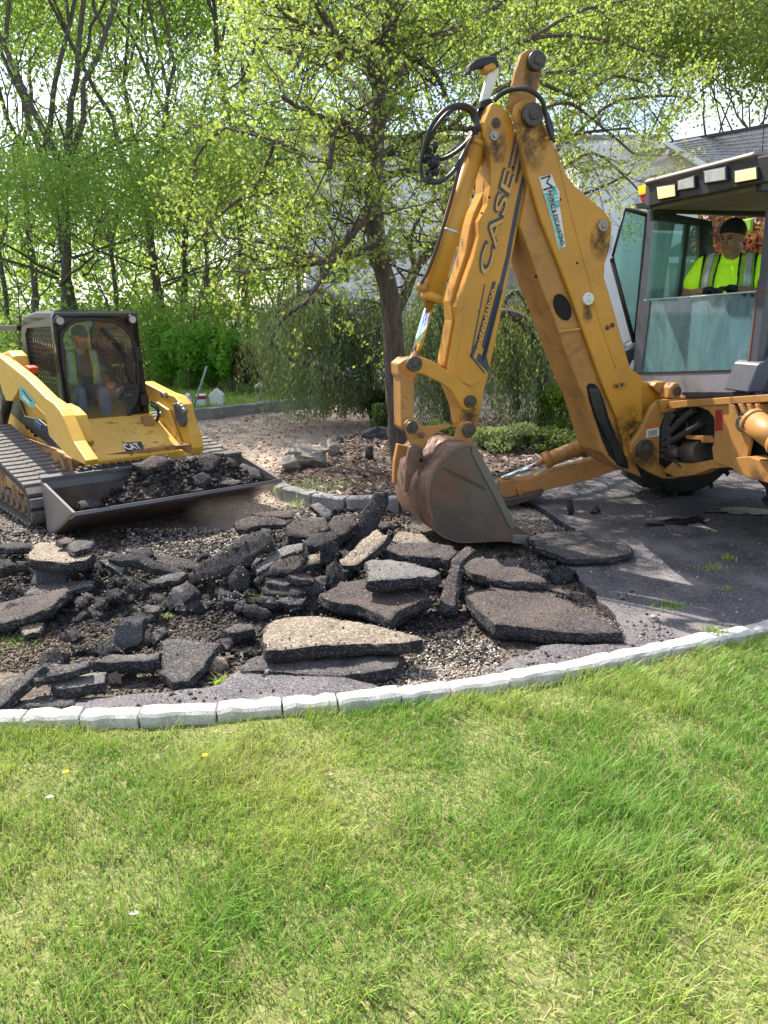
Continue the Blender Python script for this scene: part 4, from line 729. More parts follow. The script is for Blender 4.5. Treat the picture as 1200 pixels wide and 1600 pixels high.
# ---- swing tower and rear frame
plate('swing_tower', [(1030, 626), (1050, 622), (1072, 618), (1072, 640), (1048, 645), (1036, 656), (1031, 672), (1031, 725), (1045, 735), (1062, 742), (1058, 748), (1037, 748), (1012, 737), (994, 722), (986, 708), (985, 695), (1002, 672), (1012, 650), (1020, 635)], -.26, .05, Y3, bh, .01)
plate('swing_tower', [(1004, 600), (1020, 598), (1032, 604), (1042, 618), (1036, 640), (1016, 660), (1004, 668), (1000, 640)], -.12, .24, Y1, bh, .012)
plate('pivot_block', [(1042, 622), (1047, 606), (1053, 599), (1060, 598), (1064, 605), (1065, 617), (1062, 622)], -.28, .10, Y3, bh, .008); disc(B, -.28, 1057, 611, .035, .02, PINM, bh)
plate('latch', [(1020, 604), (1026, 598), (1040, 596), (1044, 600), (1042, 612), (1034, 617), (1026, 611)], -.18, .12, Y2, bh, .008)
plate('hinge_bar', [(1030, 626), (1072, 621), (1072, 628), (1046, 634), (1041, 638), (1072, 638), (1072, 641), (1036, 645)], -.30, .05, Y3, bh, .004)
disc(B, -.26, 1006, 701, .075, .03, PINM, bh, 'pin'); disc(B, -.26, 1009, 699, .04, .05, PINM, bh, 'pin')
plate('warning_label', [(1011, 668), (1030, 663), (1030, 681), (1010, 684)], -.264, .003, WHT, bh, 0); plate('warning_label', [(1011, 667), (1030, 662), (1030, 667), (1011, 671)], -.268, .003, ORG, bh, 0)
bm = BM(); 
for q in range(4): poly(bm, [B.ona(-.268, a, b) for a, b in ((1013, 674+q*2.3), (1027, 671+q*2.3), (1027, 671.7+q*2.3), (1013, 674.7+q*2.3))], B.a*.002)
link('label_print', bm, BLKD, bh)
fplate('rear_frame_beam', [(1045, 627), (1072, 625), (1200, 616), (1260, 612), (1260, 624), (1200, 628), (1072, 636), (1045, 640)], .10, .12, Y3)
fplate('rear_frame_post', [(1115, 632), (1140, 630), (1146, 650), (1150, 700), (1156, 712), (1152, 735), (1115, 722), (1112, 700), (1116, 690), (1116, 655)], .08, .04, Y3)
fplate('arch_corner', [(1072, 628), (1118, 628), (1118, 668), (1115, 652), (1107, 642), (1092, 636), (1072, 636)], .085, .05, Y3)
fplate('red_reflector', [(1117.5, 641), (1128, 640), (1128, 672), (1117, 673)], .085, .01, REDM, bevel=.002)
fplate('lower_frame_rail', [(1035, 736), (1050, 722), (1080, 724), (1115, 718), (1142, 722), (1142, 730), (1112, 732), (1084, 742), (1055, 746)], .06, .12, Y2)
fplate('gusset', [(1138, 628), (1148, 634), (1156, 660), (1168, 675), (1172, 690), (1166, 720), (1158, 735), (1146, 735), (1140, 700)], .10, .03, Y3)
for q in range(3): fplate('frame_rib', [(1152+q*13, 631), (1157+q*13, 631), (1165+q*12, 646), (1174+q*10, 650), (1170+q*10, 655), (1160+q*12, 650)], .12, .10, Y3)
fplate('opening_shade_plate', [(1025, 640), (1120, 630), (1210, 625), (1250, 620), (1250, 705), (1180, 720), (1120, 735), (1040, 745), (1025, 710)], -.02, .30, DARK, bevel=0)  # solid black plate painted as the shade inside the frame opening
bm = BM()
for pl, r in (([(1034, 690), (1050, 672), (1072, 650), (1085, 640)], .026), ([(1034, 697), (1058, 684), (1085, 668), (1095, 661)], .026), ([(1034, 675), (1040, 660), (1048, 645)], .024), ([(1033, 682), (1042, 668), (1052, 648)], .022), ([(1044, 720), (1046, 690), (1042, 655), (1040, 640)], .02), ([(1030, 702), (1042, 704), (1055, 698)], .022), ([(1030, 712), (1050, 716), (1068, 730)], .024)): tube(bm, spline([B.onf(.04, a, b) for a, b in pl], 5), r, 8)
link('hydraulic_hose', bm, simple('dusty_hose', (.05, .043, .04), .7), bh)
bm = BM(); tube(bm, [B.onf(.06, 1044, 709), B.onf(.06, 1064, 706)], .04, 12); tube(bm, [B.onf(.02, 1075, 708), B.onf(.02, 1098, 706)], .085, 14); link('valve_body', bm, PINM, bh)
fplate('valve_bracket', [(1070, 680), (1112, 681), (1112, 684), (1118, 689), (1118, 692), (1096, 692), (1095, 688), (1072, 686)], .05, .05, Y2)
disc(Frame(B.o, -B.f, B.a), -.10, 1163, 662, .055, .03, PINM, bh); disc(Frame(B.o, -B.f, B.a), -.10, 1156, 727, .05, .02, Y2, bh)
nc = cyl(B.onf(.16, 1176, 658), B.onf(.20, 1225, 695), .085, Y3, 'stabilizer_cylinder', bh); cyl(B.onf(.15, 1160, 646), B.onf(.15, 1225, 668), .018, CHR, 'steel_line', nc, caps=False)
fplate('stabilizer_arm', [(1150, 715), (1170, 713), (1260, 745), (1320, 770), (1320, 795), (1200, 755), (1155, 742), (1146, 730)], .16, .14, Y3)
def yplate(name, px, y, th, mat, parent=bh, bevel=.006):
    bm = BM(); poly(bm, [ony(a, b, y) for a, b in px], (0, th, 0)); return link(name, bm, mat, parent, bevel, seg=2)
fa = yplate('stabilizer_arm', [(780, 752), (800, 750), (822, 749), (880, 732), (948, 712), (985, 700), (985, 730), (960, 736), (930, 747), (840, 770), (815, 776), (792, 786), (784, 773)], 6.95, .16, Y3)
yplate('stabilizer_pad', [(776, 783), (800, 780), (838, 770), (851, 767), (846, 775), (830, 782), (800, 791), (780, 791)], 6.85, .40, PINM, fa); yplate('pad_bracket', [(808, 764), (812, 762), (820, 782), (815, 784)], 6.9, .03, Y3, fa)
fc = cyl(ony(945, 684, 7.0), ony(851, 720, 7.0), .072, Y3, 'stabilizer_cylinder', bh); cyl(ony(851, 720, 7.0), ony(784, 748, 7.0), .024, CHR, 'cylinder_rod', fc, caps=False)
# far rear wheel and near rear wheel (mostly outside the frame), front wheels
def wheel(F, a, f, r, w, name='rear_wheel'):
    c = F.p(a, f, r); bm = BM(); prof = [(.58, -w*.42), (.80, -w*.5), (.93, -w*.48), (1, -w*.36), (1.0, w*.36), (.93, w*.48), (.80, w*.5), (.58, w*.42)]; n = 40; rings = []
    for i in range(n):
        t = i*2*math.pi/n; rings.append([bm.verts.new(c+(F.f*math.cos(t)+F.z*math.sin(t))*r*q+F.a*h) for q, h in prof])
    for i in range(n):
        for j in range(len(prof)): bm.faces.new((rings[i][j], rings[(i+1) % n][j], rings[(i+1) % n][(j+1) % len(prof)], rings[i][(j+1) % len(prof)]))
    ty = link('tyre', bm, TYR, None, .01); root = bpy.data.objects.new(name, None); COL.objects.link(root); root.parent = bh; root.matrix_parent_inverse = Matrix.Translation(-bh.location); ty.parent = root
    bm = BM()
    for i in range(20):
        for sgn in (-1, 1):
            t = (i+.5*(sgn > 0))*2*math.pi/20; q = lambda tt, rr, h: c+(F.f*math.cos(tt)+F.z*math.sin(tt))*r*rr+F.a*h
            hexa(bm, [q(t, .99, 0), q(t+.07, .99, 0), q(t+.25, .95, sgn*w*.5), q(t+.17, .95, sgn*w*.5), q(t, 1.05, 0), q(t+.06, 1.05, 0), q(t+.24, 1.01, sgn*w*.5), q(t+.18, 1.01, sgn*w*.5)])
    setp(link('tyre_lugs', bm, TYR, root), kind='stuff'); bm = BM(); tube(bm, [c-F.a*w*.3, c+F.a*w*.3], r*.57, 28); tube(bm, [c-F.a*w*.36, c+F.a*w*.36], r*.2, 14); link('rim', bm, paint('rim_paint', (.5, .45, .35)), root, .01)
wheel(B, .82, -.95, .68, .46); wheel(B, -1.06, -1.05, .68, .46); wheel(B, .75, -3.2, .42, .3, 'front_wheel'); wheel(B, -.85, -3.2, .42, .3, 'front_wheel')
bm = BM(); box(bm, B, -.45, .45, -3.6, -.2, .55, .95); link('chassis', bm, Y3, bh, .02)
bm = BM(); box(bm, B, -.42, .42, -3.9, -2.0, .95, 1.65); link('engine_hood', bm, Y1, bh, .05)
for l in (-.9, .78): bm = BM(); poly(bm, [B.p(l, f, z) for f, z in ((-.15, 1.15), (-.22, 1.35), (-.6, 1.52), (-1.3, 1.52), (-1.85, 1.2), (-1.75, 1.15), (-1.3, 1.42), (-.65, 1.42), (-.35, 1.28), (-.28, 1.15))], B.a*.25); link('fender', bm, GRY, bh, .01)
# ---- cab
SR = -.25
cab = empty('cab', None, None); cab.parent = bh; cab.matrix_parent_inverse = Matrix.Translation(-bh.location)
def cp(name, px, s, th, mat, bevel=.006): return fplate(name, px, s, th, mat, cab, bevel)
cp('roof_visor', [(1014, 286), (1022, 281), (1060, 271), (1110, 258), (1160, 249), (1196, 243), (1250, 232), (1250, 275), (1200, 284), (1150, 293), (1100, 304), (1060, 311), (1030, 318), (1014, 322)], SR+.22, .06, BLK)
RT = [B.onf(SR+.22, 1018, 281), B.onf(SR+.22, 1250, 231)]; zt = (RT[0].z+RT[1].z)/2
bm = BM(); p0 = B.onf(SR+.2, 1014, 283); lf = (p0-B.o).dot(B.a); ln = -.86
poly(bm, [B.p(ln, SR+.24, zt-.02), B.p(lf+.02, SR+.24, zt-.02), B.p(lf+.02, SR-1.5, zt-.02), B.p(ln, SR-1.5, zt-.02)], (0, 0, .05)); link('roof', bm, paint('roof_paint', (.10, .085, .075), .5, .6, .5), cab, .02)
bm = BM(); poly(bm, [B.p(ln+.04, SR+.16, zt-.20), B.p(lf-.03, SR+.16, zt-.20), B.p(lf-.03, SR-1.45, zt-.16), B.p(ln+.04, SR-1.45, zt-.16)], (0, 0, .03)); link('headliner', bm, LIN, cab)
bm = BM(); box(bm, B, lf-.04, lf+.01, SR-1.5, SR+.16, zt-.22, zt); box(bm, B, ln-.0, ln+.05, SR-1.5, SR+.16, zt-.22, zt); box(bm, B, ln, lf, SR-1.52, SR-1.44, zt-.24, zt); link('roof_rail', bm, BLK, cab, .01)
LIT = simple('lit_work_lamp', (.45, .36, .2), .3, 0, .35, 12, 0, (1, .62, .25), .62); UNL = simple('unlit_work_lamp', (.42, .42, .40), .2, 0, .25, 14)
for lx, m in (([(1026, 293), (1053, 289), (1054, 306), (1028, 311)], LIT), ([(1059, 283), (1083, 276), (1084, 293), (1059, 297)], UNL), ([(1100, 268), (1132, 262), (1133, 281), (1101, 286)], UNL), ([(1148, 268), (1180, 262), (1181, 279), (1148, 285)], LIT)):
    cx_ = sum(p[0] for p in lx)/4; cy_ = sum(p[1] for p in lx)/4
    ho = cp('work_light', [(cx_+(a-cx_)*1.15, cy_+(b-cy_)*1.18) for a, b in lx], SR+.245, .08, BLK); fplate('lens', lx, SR+.25, .02, m, ho, .004)
cp('roof_corner', [(1008, 292), (1018, 284), (1020, 322), (1008, 322)], SR+.2, .1, GRY)
AMB = simple('amber_lens', (.9, .25, .01), .2, 0, .1, 5, 0, (1, .35, .02), .8)
ml = cp('marker_lamp', [(996, 292), (1010, 288), (1012, 300), (997, 304)], SR+.15, .12, AMB); cp('marker_lamp', [(999, 305), (1011, 301), (1011, 314), (1002, 316)], SR+.14, .1, REDM)
cp('roof_lip', [(992, 318), (1012, 314), (1030, 320), (1020, 326), (995, 326)], SR+.16, .3, BLK)
cp('cab_pillar', [(1012, 322), (1031, 322), (1024, 400), (1005, 560), (1000, 600), (988, 600), (994, 500), (1006, 400)], SR, .06, GRY)
cp('inner_pillar', [(1031, 324), (1053, 326), (1040, 400), (1030, 470), (1005, 470), (1024, 400)], SR-.08, .04, LIN)
cp('cab_pillar', [(1199, 300), (1211, 298), (1200, 430), (1184, 560), (1180, 618), (1167, 620), (1170, 560), (1186, 430)], SR, .06, GRY)
cp('rust_strip', [(1183, 440), (1187, 431), (1172, 560), (1168, 575), (1165, 570), (1169, 558)], SR+.004, .03, paint('rust_edge', (.16, .06, .04), .8, .6, .3))
GT = glass('cab_glass_teal', (.36, .70, .80), .33, .04); GC = glass('cab_glass_green', (.62, .86, .82), .16, .02)
cp('rear_window', [(1006, 469), (1184, 455), (1170, 579), (995, 583)], SR-.01, .008, GT, 0)
cp('window_edge', [(1006, 468), (1184, 454), (1184, 456), (1006, 470)], SR, .012, simple('glass_edge', (.45, .62, .62), .3), 0)
cp('rear_panel', [(997, 583), (1170, 578), (1168, 617), (1072, 618), (1000, 618)], SR, .05, GRYL); cp('floor_sill', [(1065, 612), (1170, 612), (1169, 620), (1065, 622)], SR+.03, .4, BLK)
cp('lower_seal', [(996, 582), (1170, 577), (1170, 580), (996, 585)], SR+.005, .03, BLK, 0)
for px in (1163, 1175): bm = BM(); c = B.onf(SR, px, 461); tube(bm, [c-B.f*.01, c+B.f*.01], .012, 10); link('window_screw', bm, BLK, cab)
# open far quarter window
w4 = [(977, 326), (1012, 336), (992, 540), (956, 405)]; gl = [ony(a, b, 7.35) for a, b in w4]; bm = BM(); poly(bm, gl, (0, .008, 0)); link('open_window', bm, GC, cab)
bm = BM(); 
for i in range(4): tube(bm, [gl[i], gl[(i+1) % 4]], .012 if i == 3 else .02, 6)
ball(bm, ony(957, 405, 7.33), .022); link('window_frame', bm, BLK, cab)
# far side wall of the cab, glazed
LF = lf-.02
def sp(name, px, mat, l=LF, th=.04): return plate(name, px, l, th, mat, cab, .004)
sp('side_rail', [(1020, 328), (1112, 345), (1112, 356), (1020, 344)], BLK); sp('window_post', [(1073, 345), (1080, 345), (1064, 480), (1056, 480)], BLK); sp('window_post', [(1093, 345), (1114, 348), (1116, 480), (1086, 480), (1092, 420)], BLK)
sp('side_window', [(1022, 335), (1112, 350), (1112, 470), (1010, 470)], GC, LF, .006)
bm = BM(); box(bm, B, LF-.01, LF+.02, SR-1.45, SR-.02, 1.12, 1.45); box(bm, B, -.80, -.77, SR-1.45, SR-.02, 1.12, 1.5); link('lower_side_panel', bm, GRY, cab, .01)
bm = BM(); box(bm, B, -.78, LF, SR-1.45, SR-.02, 1.10, 1.14); link('cab_floor', bm, BLK, cab)
bm = BM(); box(bm, B, -.78, -.72, SR-1.48, SR-1.42, 1.12, zt-.2); box(bm, B, LF-.06, LF, SR-1.48, SR-1.42, 1.12, zt-.2); link('front_pillar', bm, BLK, cab, .005)
bm = BM(); poly(bm, [B.p(-.8, f, z) for f, z in ((SR-.05, 1.2), (SR-.05, zt-.25), (SR-1.4, zt-.25), (SR-1.4, 1.2))], B.a*.006); link('side_window', bm, GC, cab)
bm = BM(); box(bm, B, -.26, .26, SR-.95, SR-.45, 1.42, 1.55); box(bm, B, -.24, .24, SR-1.02, SR-.92, 1.5, 2.02); seatm = simple('seat_vinyl', (.03, .03, .032), .6, 0, .2, 9, .1); link('seat', bm, seatm, cab, .04, seg=3)
bm = BM(); box(bm, B, -.2, .2, SR-.9, SR-.5, 1.13, 1.43); box(bm, B, -.25, .25, SR-.22, SR-.08, 1.13, 1.62); link('control_console', bm, GRY, cab, .02)
for q in (-.1, .08, .0): bm = BM(); a = B.p(q, SR-.16, 1.6); tube(bm, [a, a+Vector((0, 0, .22))-B.f*.06], .009, 8); ball(bm, a+Vector((0, 0, .24))-B.f*.065, .028); link('control_lever', bm, BLK, cab)
bm = BM(); c = B.p(-.02, SR-1.25, 1.78); t_ = 24
tube(bm, [c+(B.a*math.cos(i*2*math.pi/t_)+(B.z*.8+B.f*.6).normalized()*math.sin(i*2*math.pi/t_))*.19 for i in range(t_+1)], .014, 8, False); tube(bm, [c, c-B.f*.12-B.z*.5], .03, 8); link('steering_wheel', bm, BLK, cab)
bm = BM(); a = B.onf(SR+.1, 1191, 245); tube(bm, [a, a+Vector((-.03, 0, .45))], .003, 5); ball(bm, a, .02); link('antenna', bm, BLK, cab)
# hi-vis rag hung from the roof behind the operator
bm = BM(); a = B.onf(SR-1.3, 1166, 342); poly(bm, [a+B.a*.07, a-B.a*.07, a-B.a*.07-B.z*.13, a-B.a*.02-B.z*.10, a+B.a*.06-B.z*.15], -B.f*.03); setp(link('safety_vest', bm, simple('vest_lime', (.25, .5, .03), .7), None, .01), 'small lime safety vest hung from the backhoe cab roof behind the operator', 'vest')
# ================================================================ TRACK LOADER
CY = paint('loader_yellow_paint', (.74, .42, .05), .40, .35, .22, (.16, .05, .025), 3.0, rlo=.62)
CYR = paint('loader_front_paint', (.76, .46, .085), .42, .85, .25, (.20, .065, .035), 4.5, (.45, .28, .14), .56)
CYU = paint('undercarriage_paint', (.42, .22, .05), .6, .9, .8, sc=4, rlo=.5)
LB = paint('loader_bucket_steel', (.105, .075, .062), .38, .6, .7, (.14, .07, .05), 1.8, (.22, .18, .155), .5)
LBI = paint('bucket_inside_steel', (.12, .12, .13), .35, .2, .5, sc=3, dirtcol=(.22, .20, .18))
CB = paint('cab_black_paint', (.010, .011, .013), .26, .15, .12, sc=4, dirtcol=(.09, .08, .07))
CBG = paint('cab_side_dark', (.045, .055, .045), .35, .1, .35, sc=5, dirtcol=(.10, .10, .08))
TRK = paint('track_rubber', (.11, .10, .095), .8, .0, .8, sc=6, dirtcol=(.24, .215, .185))
TRKB = simple('track_belt', (.035, .033, .032), .9, 0, .3, 9)
K = Frame((-1.66, 6.22, 0), (.755, .656, 0), (.656, -.755, 0))
ld = empty('track_loader', 'yellow compact track loader with black cab carrying a bucket of asphalt rubble', 'track loader', loc=K.p(0, -1.3, 0))
def kp_(name, px, a, th, mat, parent=ld, bevel=.006): return plate(name, px, a, th, mat, parent, bevel, K)
def kf(name, px, f, th, mat, parent=ld, bevel=.006): return fplate(name, px, f, th, mat, parent, bevel, K)
# bucket: V shaped section swept across
AN, AF = -.93, .93
P1, P2, P3 = [K.loc(K.ona(AN, a, b)) for a, b in ((64, 752), (114, 801), (80, 843))]
P3.z = max(P3.z, -.045)
def sec(p, a): return K.p(a, p.y, p.z)
lbk = empty('bucket', None, None); lbk.parent = ld; lbk.matrix_parent_inverse = Matrix.Translation(-ld.location)
for a in (AN, AF-.02):
    bm = BM(); poly(bm, [sec(P1, a), sec(P2, a), sec(P3, a), sec(P3+Vector((0, -.06, .02)), a)], K.a*.022); link('bucket_side', bm, paint('bucket_side_steel', (.22, .20, .19), .35, .7, .5, (.20, .095, .06), 2.5) if a < 0 else bpy.data.materials['bucket_side_steel'], lbk, .003)
nf = (P2-P3).cross(Vector((1, 0, 0))).normalized()
def pl3(p, q, th, name, mat, bev=.003):
    d = (q-p).normalized(); n = Vector((0, -d.z, d.y))*th; bm = BM(); poly(bm, [sec(p, AN), sec(q, AN), sec(q+n, AN), sec(p+n, AN)], K.a*(AF-AN)); return link(name, bm, mat, lbk, bev)
pl3(P3, P2, -.02, 'bucket_floor', LB); pl3(P1, P3+Vector((0, -.06, .02)), -.02, 'bucket_back', LBI)
pl3(P2-(P2-P3).normalized()*.10, P2+(P2-P3).normalized()*.015, -.032, 'cutting_edge', LBI); pl3(P1+Vector((0, -.05, .01)), P1+Vector((0, .02, 0)), .03, 'bucket_top_lip', LBI)
Q = K.loc(K.ona(AN, 122, 793)); s_ = K.p(-.38, P1.y-.03, P1.z+.03)
bm = BM(); box(bm, K, -.62, .0, P1.y-.09, P1.y-.01, P1.z+.0, P1.z+.05)
for q in range(9): box(bm, K, -.60+q*.068, -.57+q*.068, P1.y-.08, P1.y-.02, P1.z+.05, P1.z+.068)
link('step_plate', bm, BLK, lbk, .003)
bm = BM(); 
for q in range(3): tube(bm, [K.p(-.5+q*.2, P1.y+.0, P1.z+.02), K.p(-.5+q*.2, P1.y+.015, P1.z+.02)], .018, 8)
link('step_bolt', bm, WHT, lbk)
# load in the bucket
M_load = paint('load_core', (.05, .042, .038), .9, 0, .5)
def floorz(f): return (P3.z+(P2.z-P3.z)*(f-P3.y)/(P2.y-P3.y) if f > P3.y else P1.z+(P3.z-P1.z)*(f-P1.y)/(P3.y-P1.y))+.035
def loadz(a, f): return max(loadz_(a, f), floorz(f))
def loadz_(a, f): 
    k = (f-P1.y)/(P2.y-P1.y); base = P1.z+(P2.z-P1.z)*k-.10; t = max(0, min(1, (a+.62)/.45)); t = t*t*(3-2*t); return base-.12*(1-t)+t*(.27*math.exp(-((a-.0)/.34)**2)+.22*math.exp(-((a-.52)/.22)**2))*max(0, 1-abs(k-.42)*1.7)+mn.noise(Vector((a*7, f*7, 3)))*.05*t
pts = []; ss = []
for _ in range(2600):
    a = random.gauss(.12, .40); f = random.uniform(P1.y+.02, P2.y-.02)
    if abs(a) > .88: continue
    k = (f-P1.y)/(P2.y-P1.y); zf_ = P1.z+(P2.z-P1.z)*k
    if loadz_(a, f) < floorz(f)+.01: continue
    z = max(loadz(a, f)-random.uniform(0, .05), floorz(f))+.01; pts.append(K.p(a, f, z)); ss.append(random.choice([.03, .04, .05, .07, .09]))
setp(link('load_rubble', lumps('load_rubble', [(p.x, p.y, p.z) for p in pts], .03, .8, np.array(ss)), M_rub), 'heap of crumbled asphalt and soil filling the loader bucket', 'rubble', kind='stuff')
bm = BM(); n_ = 26; vv = [[bm.verts.new(K.p(-.86+1.72*i/n_, P1.y+.02+(P2.y-P1.y-.04)*j/8, max(loadz(-.86+1.72*i/n_, P1.y+.02+(P2.y-P1.y-.04)*j/8)-.02, floorz(P1.y+.02+(P2.y-P1.y-.04)*j/8)-.015))) for j in range(9)] for i in range(n_+1)]
for i in range(n_):
    for j in range(8): bm.faces.new((vv[i][j], vv[i+1][j], vv[i+1][j+1], vv[i][j+1]))
setp(link('load_soil', bm, M_load), 'dark soil under the rubble in the loader bucket', 'soil', kind='stuff')
LS = [([(240, 738), (262, 728), (278, 728), (282, 738), (258, 748), (246, 747)], 'dark', 'dark angular slab on top of the loader bucket load', (0, 1.3)), ([(250, 767), (272, 762), (318, 763), (320, 773), (285, 776), (252, 777)], 'dark', 'flat dark slab by the lip of the loader bucket', (0, .6)), ([(322, 745), (345, 742), (378, 751), (372, 756), (330, 757)], 'grey', 'long thin grey slab in the right half of the loader bucket', (0, .4)), ([(278, 727), (300, 715), (330, 708), (345, 715), (330, 735), (300, 741)], 'brown', 'biggest lump heaped at the back of the loader bucket', (0, 1.2)), ([(362, 733), (380, 723), (402, 735), (410, 748), (385, 746)], 'grey', 'rounded grey slab near the right end of the loader bucket', (0, .9)), ([(205, 725), (240, 712), (262, 718), (258, 728), (220, 735)], 'brown', 'brown gravelly clod at the top left of the bucket load', (0, .8)), ([(118, 787), (140, 779), (160, 782), (150, 793), (125, 795)], 'dark', 'low dark crumbly piece at the left end of the bucket', (0, .5)), ([(300, 745), (318, 738), (330, 748), (318, 760), (300, 757)], 'dark', 'broken dark block in the middle of the bucket load', (0, 1.2)), ([(345, 712), (362, 718), (372, 728), (350, 733), (338, 722)], 'brown', 'small brown lump at the back right of the load', (0, 1.2))]
for i, (px, t, l, g) in enumerate(LS):
    cx = sum(p[0] for p in px)/len(px); cy = sum(p[1] for p in px)/len(px); k = (cx-64)/330.0
    base = K.onf(P1.y+(P2.y-P1.y)*(.78 if cy > 740 else .5), cx, cy); slab(px, t, l, 0, g, .06, base=base, seed=60+i, group='slabs in the loader bucket')
# body
F0, F1 = -.80, -1.5
band = [(136, 716), (180, 716), (240, 714), (295, 709), (298, 720), (296, 745), (240, 750), (138, 745)]
body = kf('front_body', band, F0, .5, CYR, bevel=.015)
bm = BM(); A_ = [K.onf(F0, a, b) for a, b in ((136, 717), (296, 710))]; C_ = [K.onf(F1+.06, a, b) for a, b in ((112, 657), (246, 652))]; B_ = [K.onf(F1-.0, a, b) for a, b in ((140, 659), (236, 650))]
m0 = A_[0].lerp(C_[0], .5); fs = poly(bm, [A_[0], A_[1], C_[1], C_[0]], (0, 0, -.12)); link('hood', bm, CYR, ld, .012)
kf('door_sill', [(150, 678), (222, 674), (225, 684), (190, 690), (158, 691)], F1+.18, .1, GRYL)
bm = BM(); tube(bm, [K.onf(F0-.25, 228, 690), K.onf(F0-.45, 228, 690)], .1, 18)
kf('front_bracket', [(226, 652), (238, 650), (244, 668), (240, 684), (228, 685)], F1+.22, .1, paint('rusty_bracket', (.35, .2, .06), .6, 1, .5))
# engine side panel and body side
bs = kp_('body_side', [(-60, 570), (0, 590), (17, 645), (38, 655), (70, 690), (100, 707), (136, 722), (137, 745), (104, 745), (82, 730), (50, 695), (16, 672), (-30, 650), (-60, 640)], -.50, .9, CY); kp_('side_panel', [(0, 598), (22, 612), (38, 650), (60, 655), (72, 665), (75, 678), (100, 706), (98, 712), (72, 692), (40, 668), (10, 640), (0, 640)], -.515, .02, BLK)
kp_('side_decal', [(54, 656), (64, 664), (64, 672), (54, 664)], -.52, .004, simple('decal_blue', (.05, .09, .25)), ld, 0)
bm = BM()
for px, py in ((43, 668), (51, 674), (56, 680)): tube(bm, [K.ona(-.512, px, py), K.ona(-.505, px, py)], .02, 10)
link('body_hole', bm, DARK, ld)
# lift arms
arm = [(-80, 525), (0, 558), (40, 590), (72, 622), (84, 630), (92, 640), (98, 650), (115, 690), (135, 720), (132, 726), (112, 717), (100, 707), (76, 680), (73, 664), (70, 648), (30, 606), (24, 618), (18, 627), (9, 626), (4, 614), (0, 600), (-80, 560)]
la = kp_('lift_arm', arm, -.74, .10, CY, bevel=.01)
kp_('arm_cover', [(82, 632), (94, 638), (106, 650), (118, 692), (116, 700), (104, 700), (96, 668), (88, 645)], -.66, .16, CY, la, .01); kp_('arm_plate', [(104, 650), (110, 652), (140, 716), (136, 720), (128, 716)], -.50, .02, CY, la)
kp_('sticker', [(30, 605), (36, 605), (54, 627), (54, 637), (46, 636), (31, 622)], -.744, .003, TEAL, la, 0); kp_('sticker_print', [(33, 608), (37, 609), (50, 627), (48, 628)], -.747, .002, BLKD, la, 0); kp_('sticker_print', [(36, 618), (46, 628), (46, 631), (36, 622)], -.747, .002, WHT, la, 0)
kp_('arm_tower', [(-20, 560), (5, 550), (12, 548), (20, 556), (24, 575), (18, 590), (2, 592)], -.66, .14, CY, la, .02)
kp_('red_latch', [(26, 575), (40, 571), (46, 574), (46, 582), (36, 586), (27, 582)], -.63, .08, simple('latch_red', (.62, .05, .02), .4), la, .01)
cyl(K.ona(-.62, 14, 618), K.ona(-.62, 2, 670), .05, BLK, 'lift_cylinder', ld)
farm = [(222, 596), (228, 599), (257, 614), (272, 619), (283, 632), (286, 646), (297, 680), (301, 700), (299, 714), (286, 712), (272, 680), (258, 654), (240, 632), (226, 622)]
fa2 = kp_('lift_arm', farm, .52, .12, CY, bevel=.01); kp_('arm_plate', [(244, 628), (262, 640), (280, 690), (296, 712), (280, 712), (262, 690), (246, 652)], .48, .03, CYR, fa2)
bm = BM()
for px, py in ((248, 648), (276, 634), (281, 637), (284, 642), (253, 618)): c = K.ona(.46, px, py); tube(bm, [c, c+K.a*.05], .028, 10)
link('hose_coupler', bm, BOLT, fa2)
kp_('coupler_block', [(270, 630), (284, 634), (288, 660), (282, 668), (274, 656)], .47, .04, GRY, fa2)
bm = BM()
for q in range(2): tube(bm, spline([K.ona(.40, 236, 628+q*5), K.ona(.42, 246, 636+q*5), K.ona(.43, 247, 650+q*4), K.ona(.42, 240, 664)], 5), .012, 8)
link('hydraulic_hose', bm, HOSE, fa2)
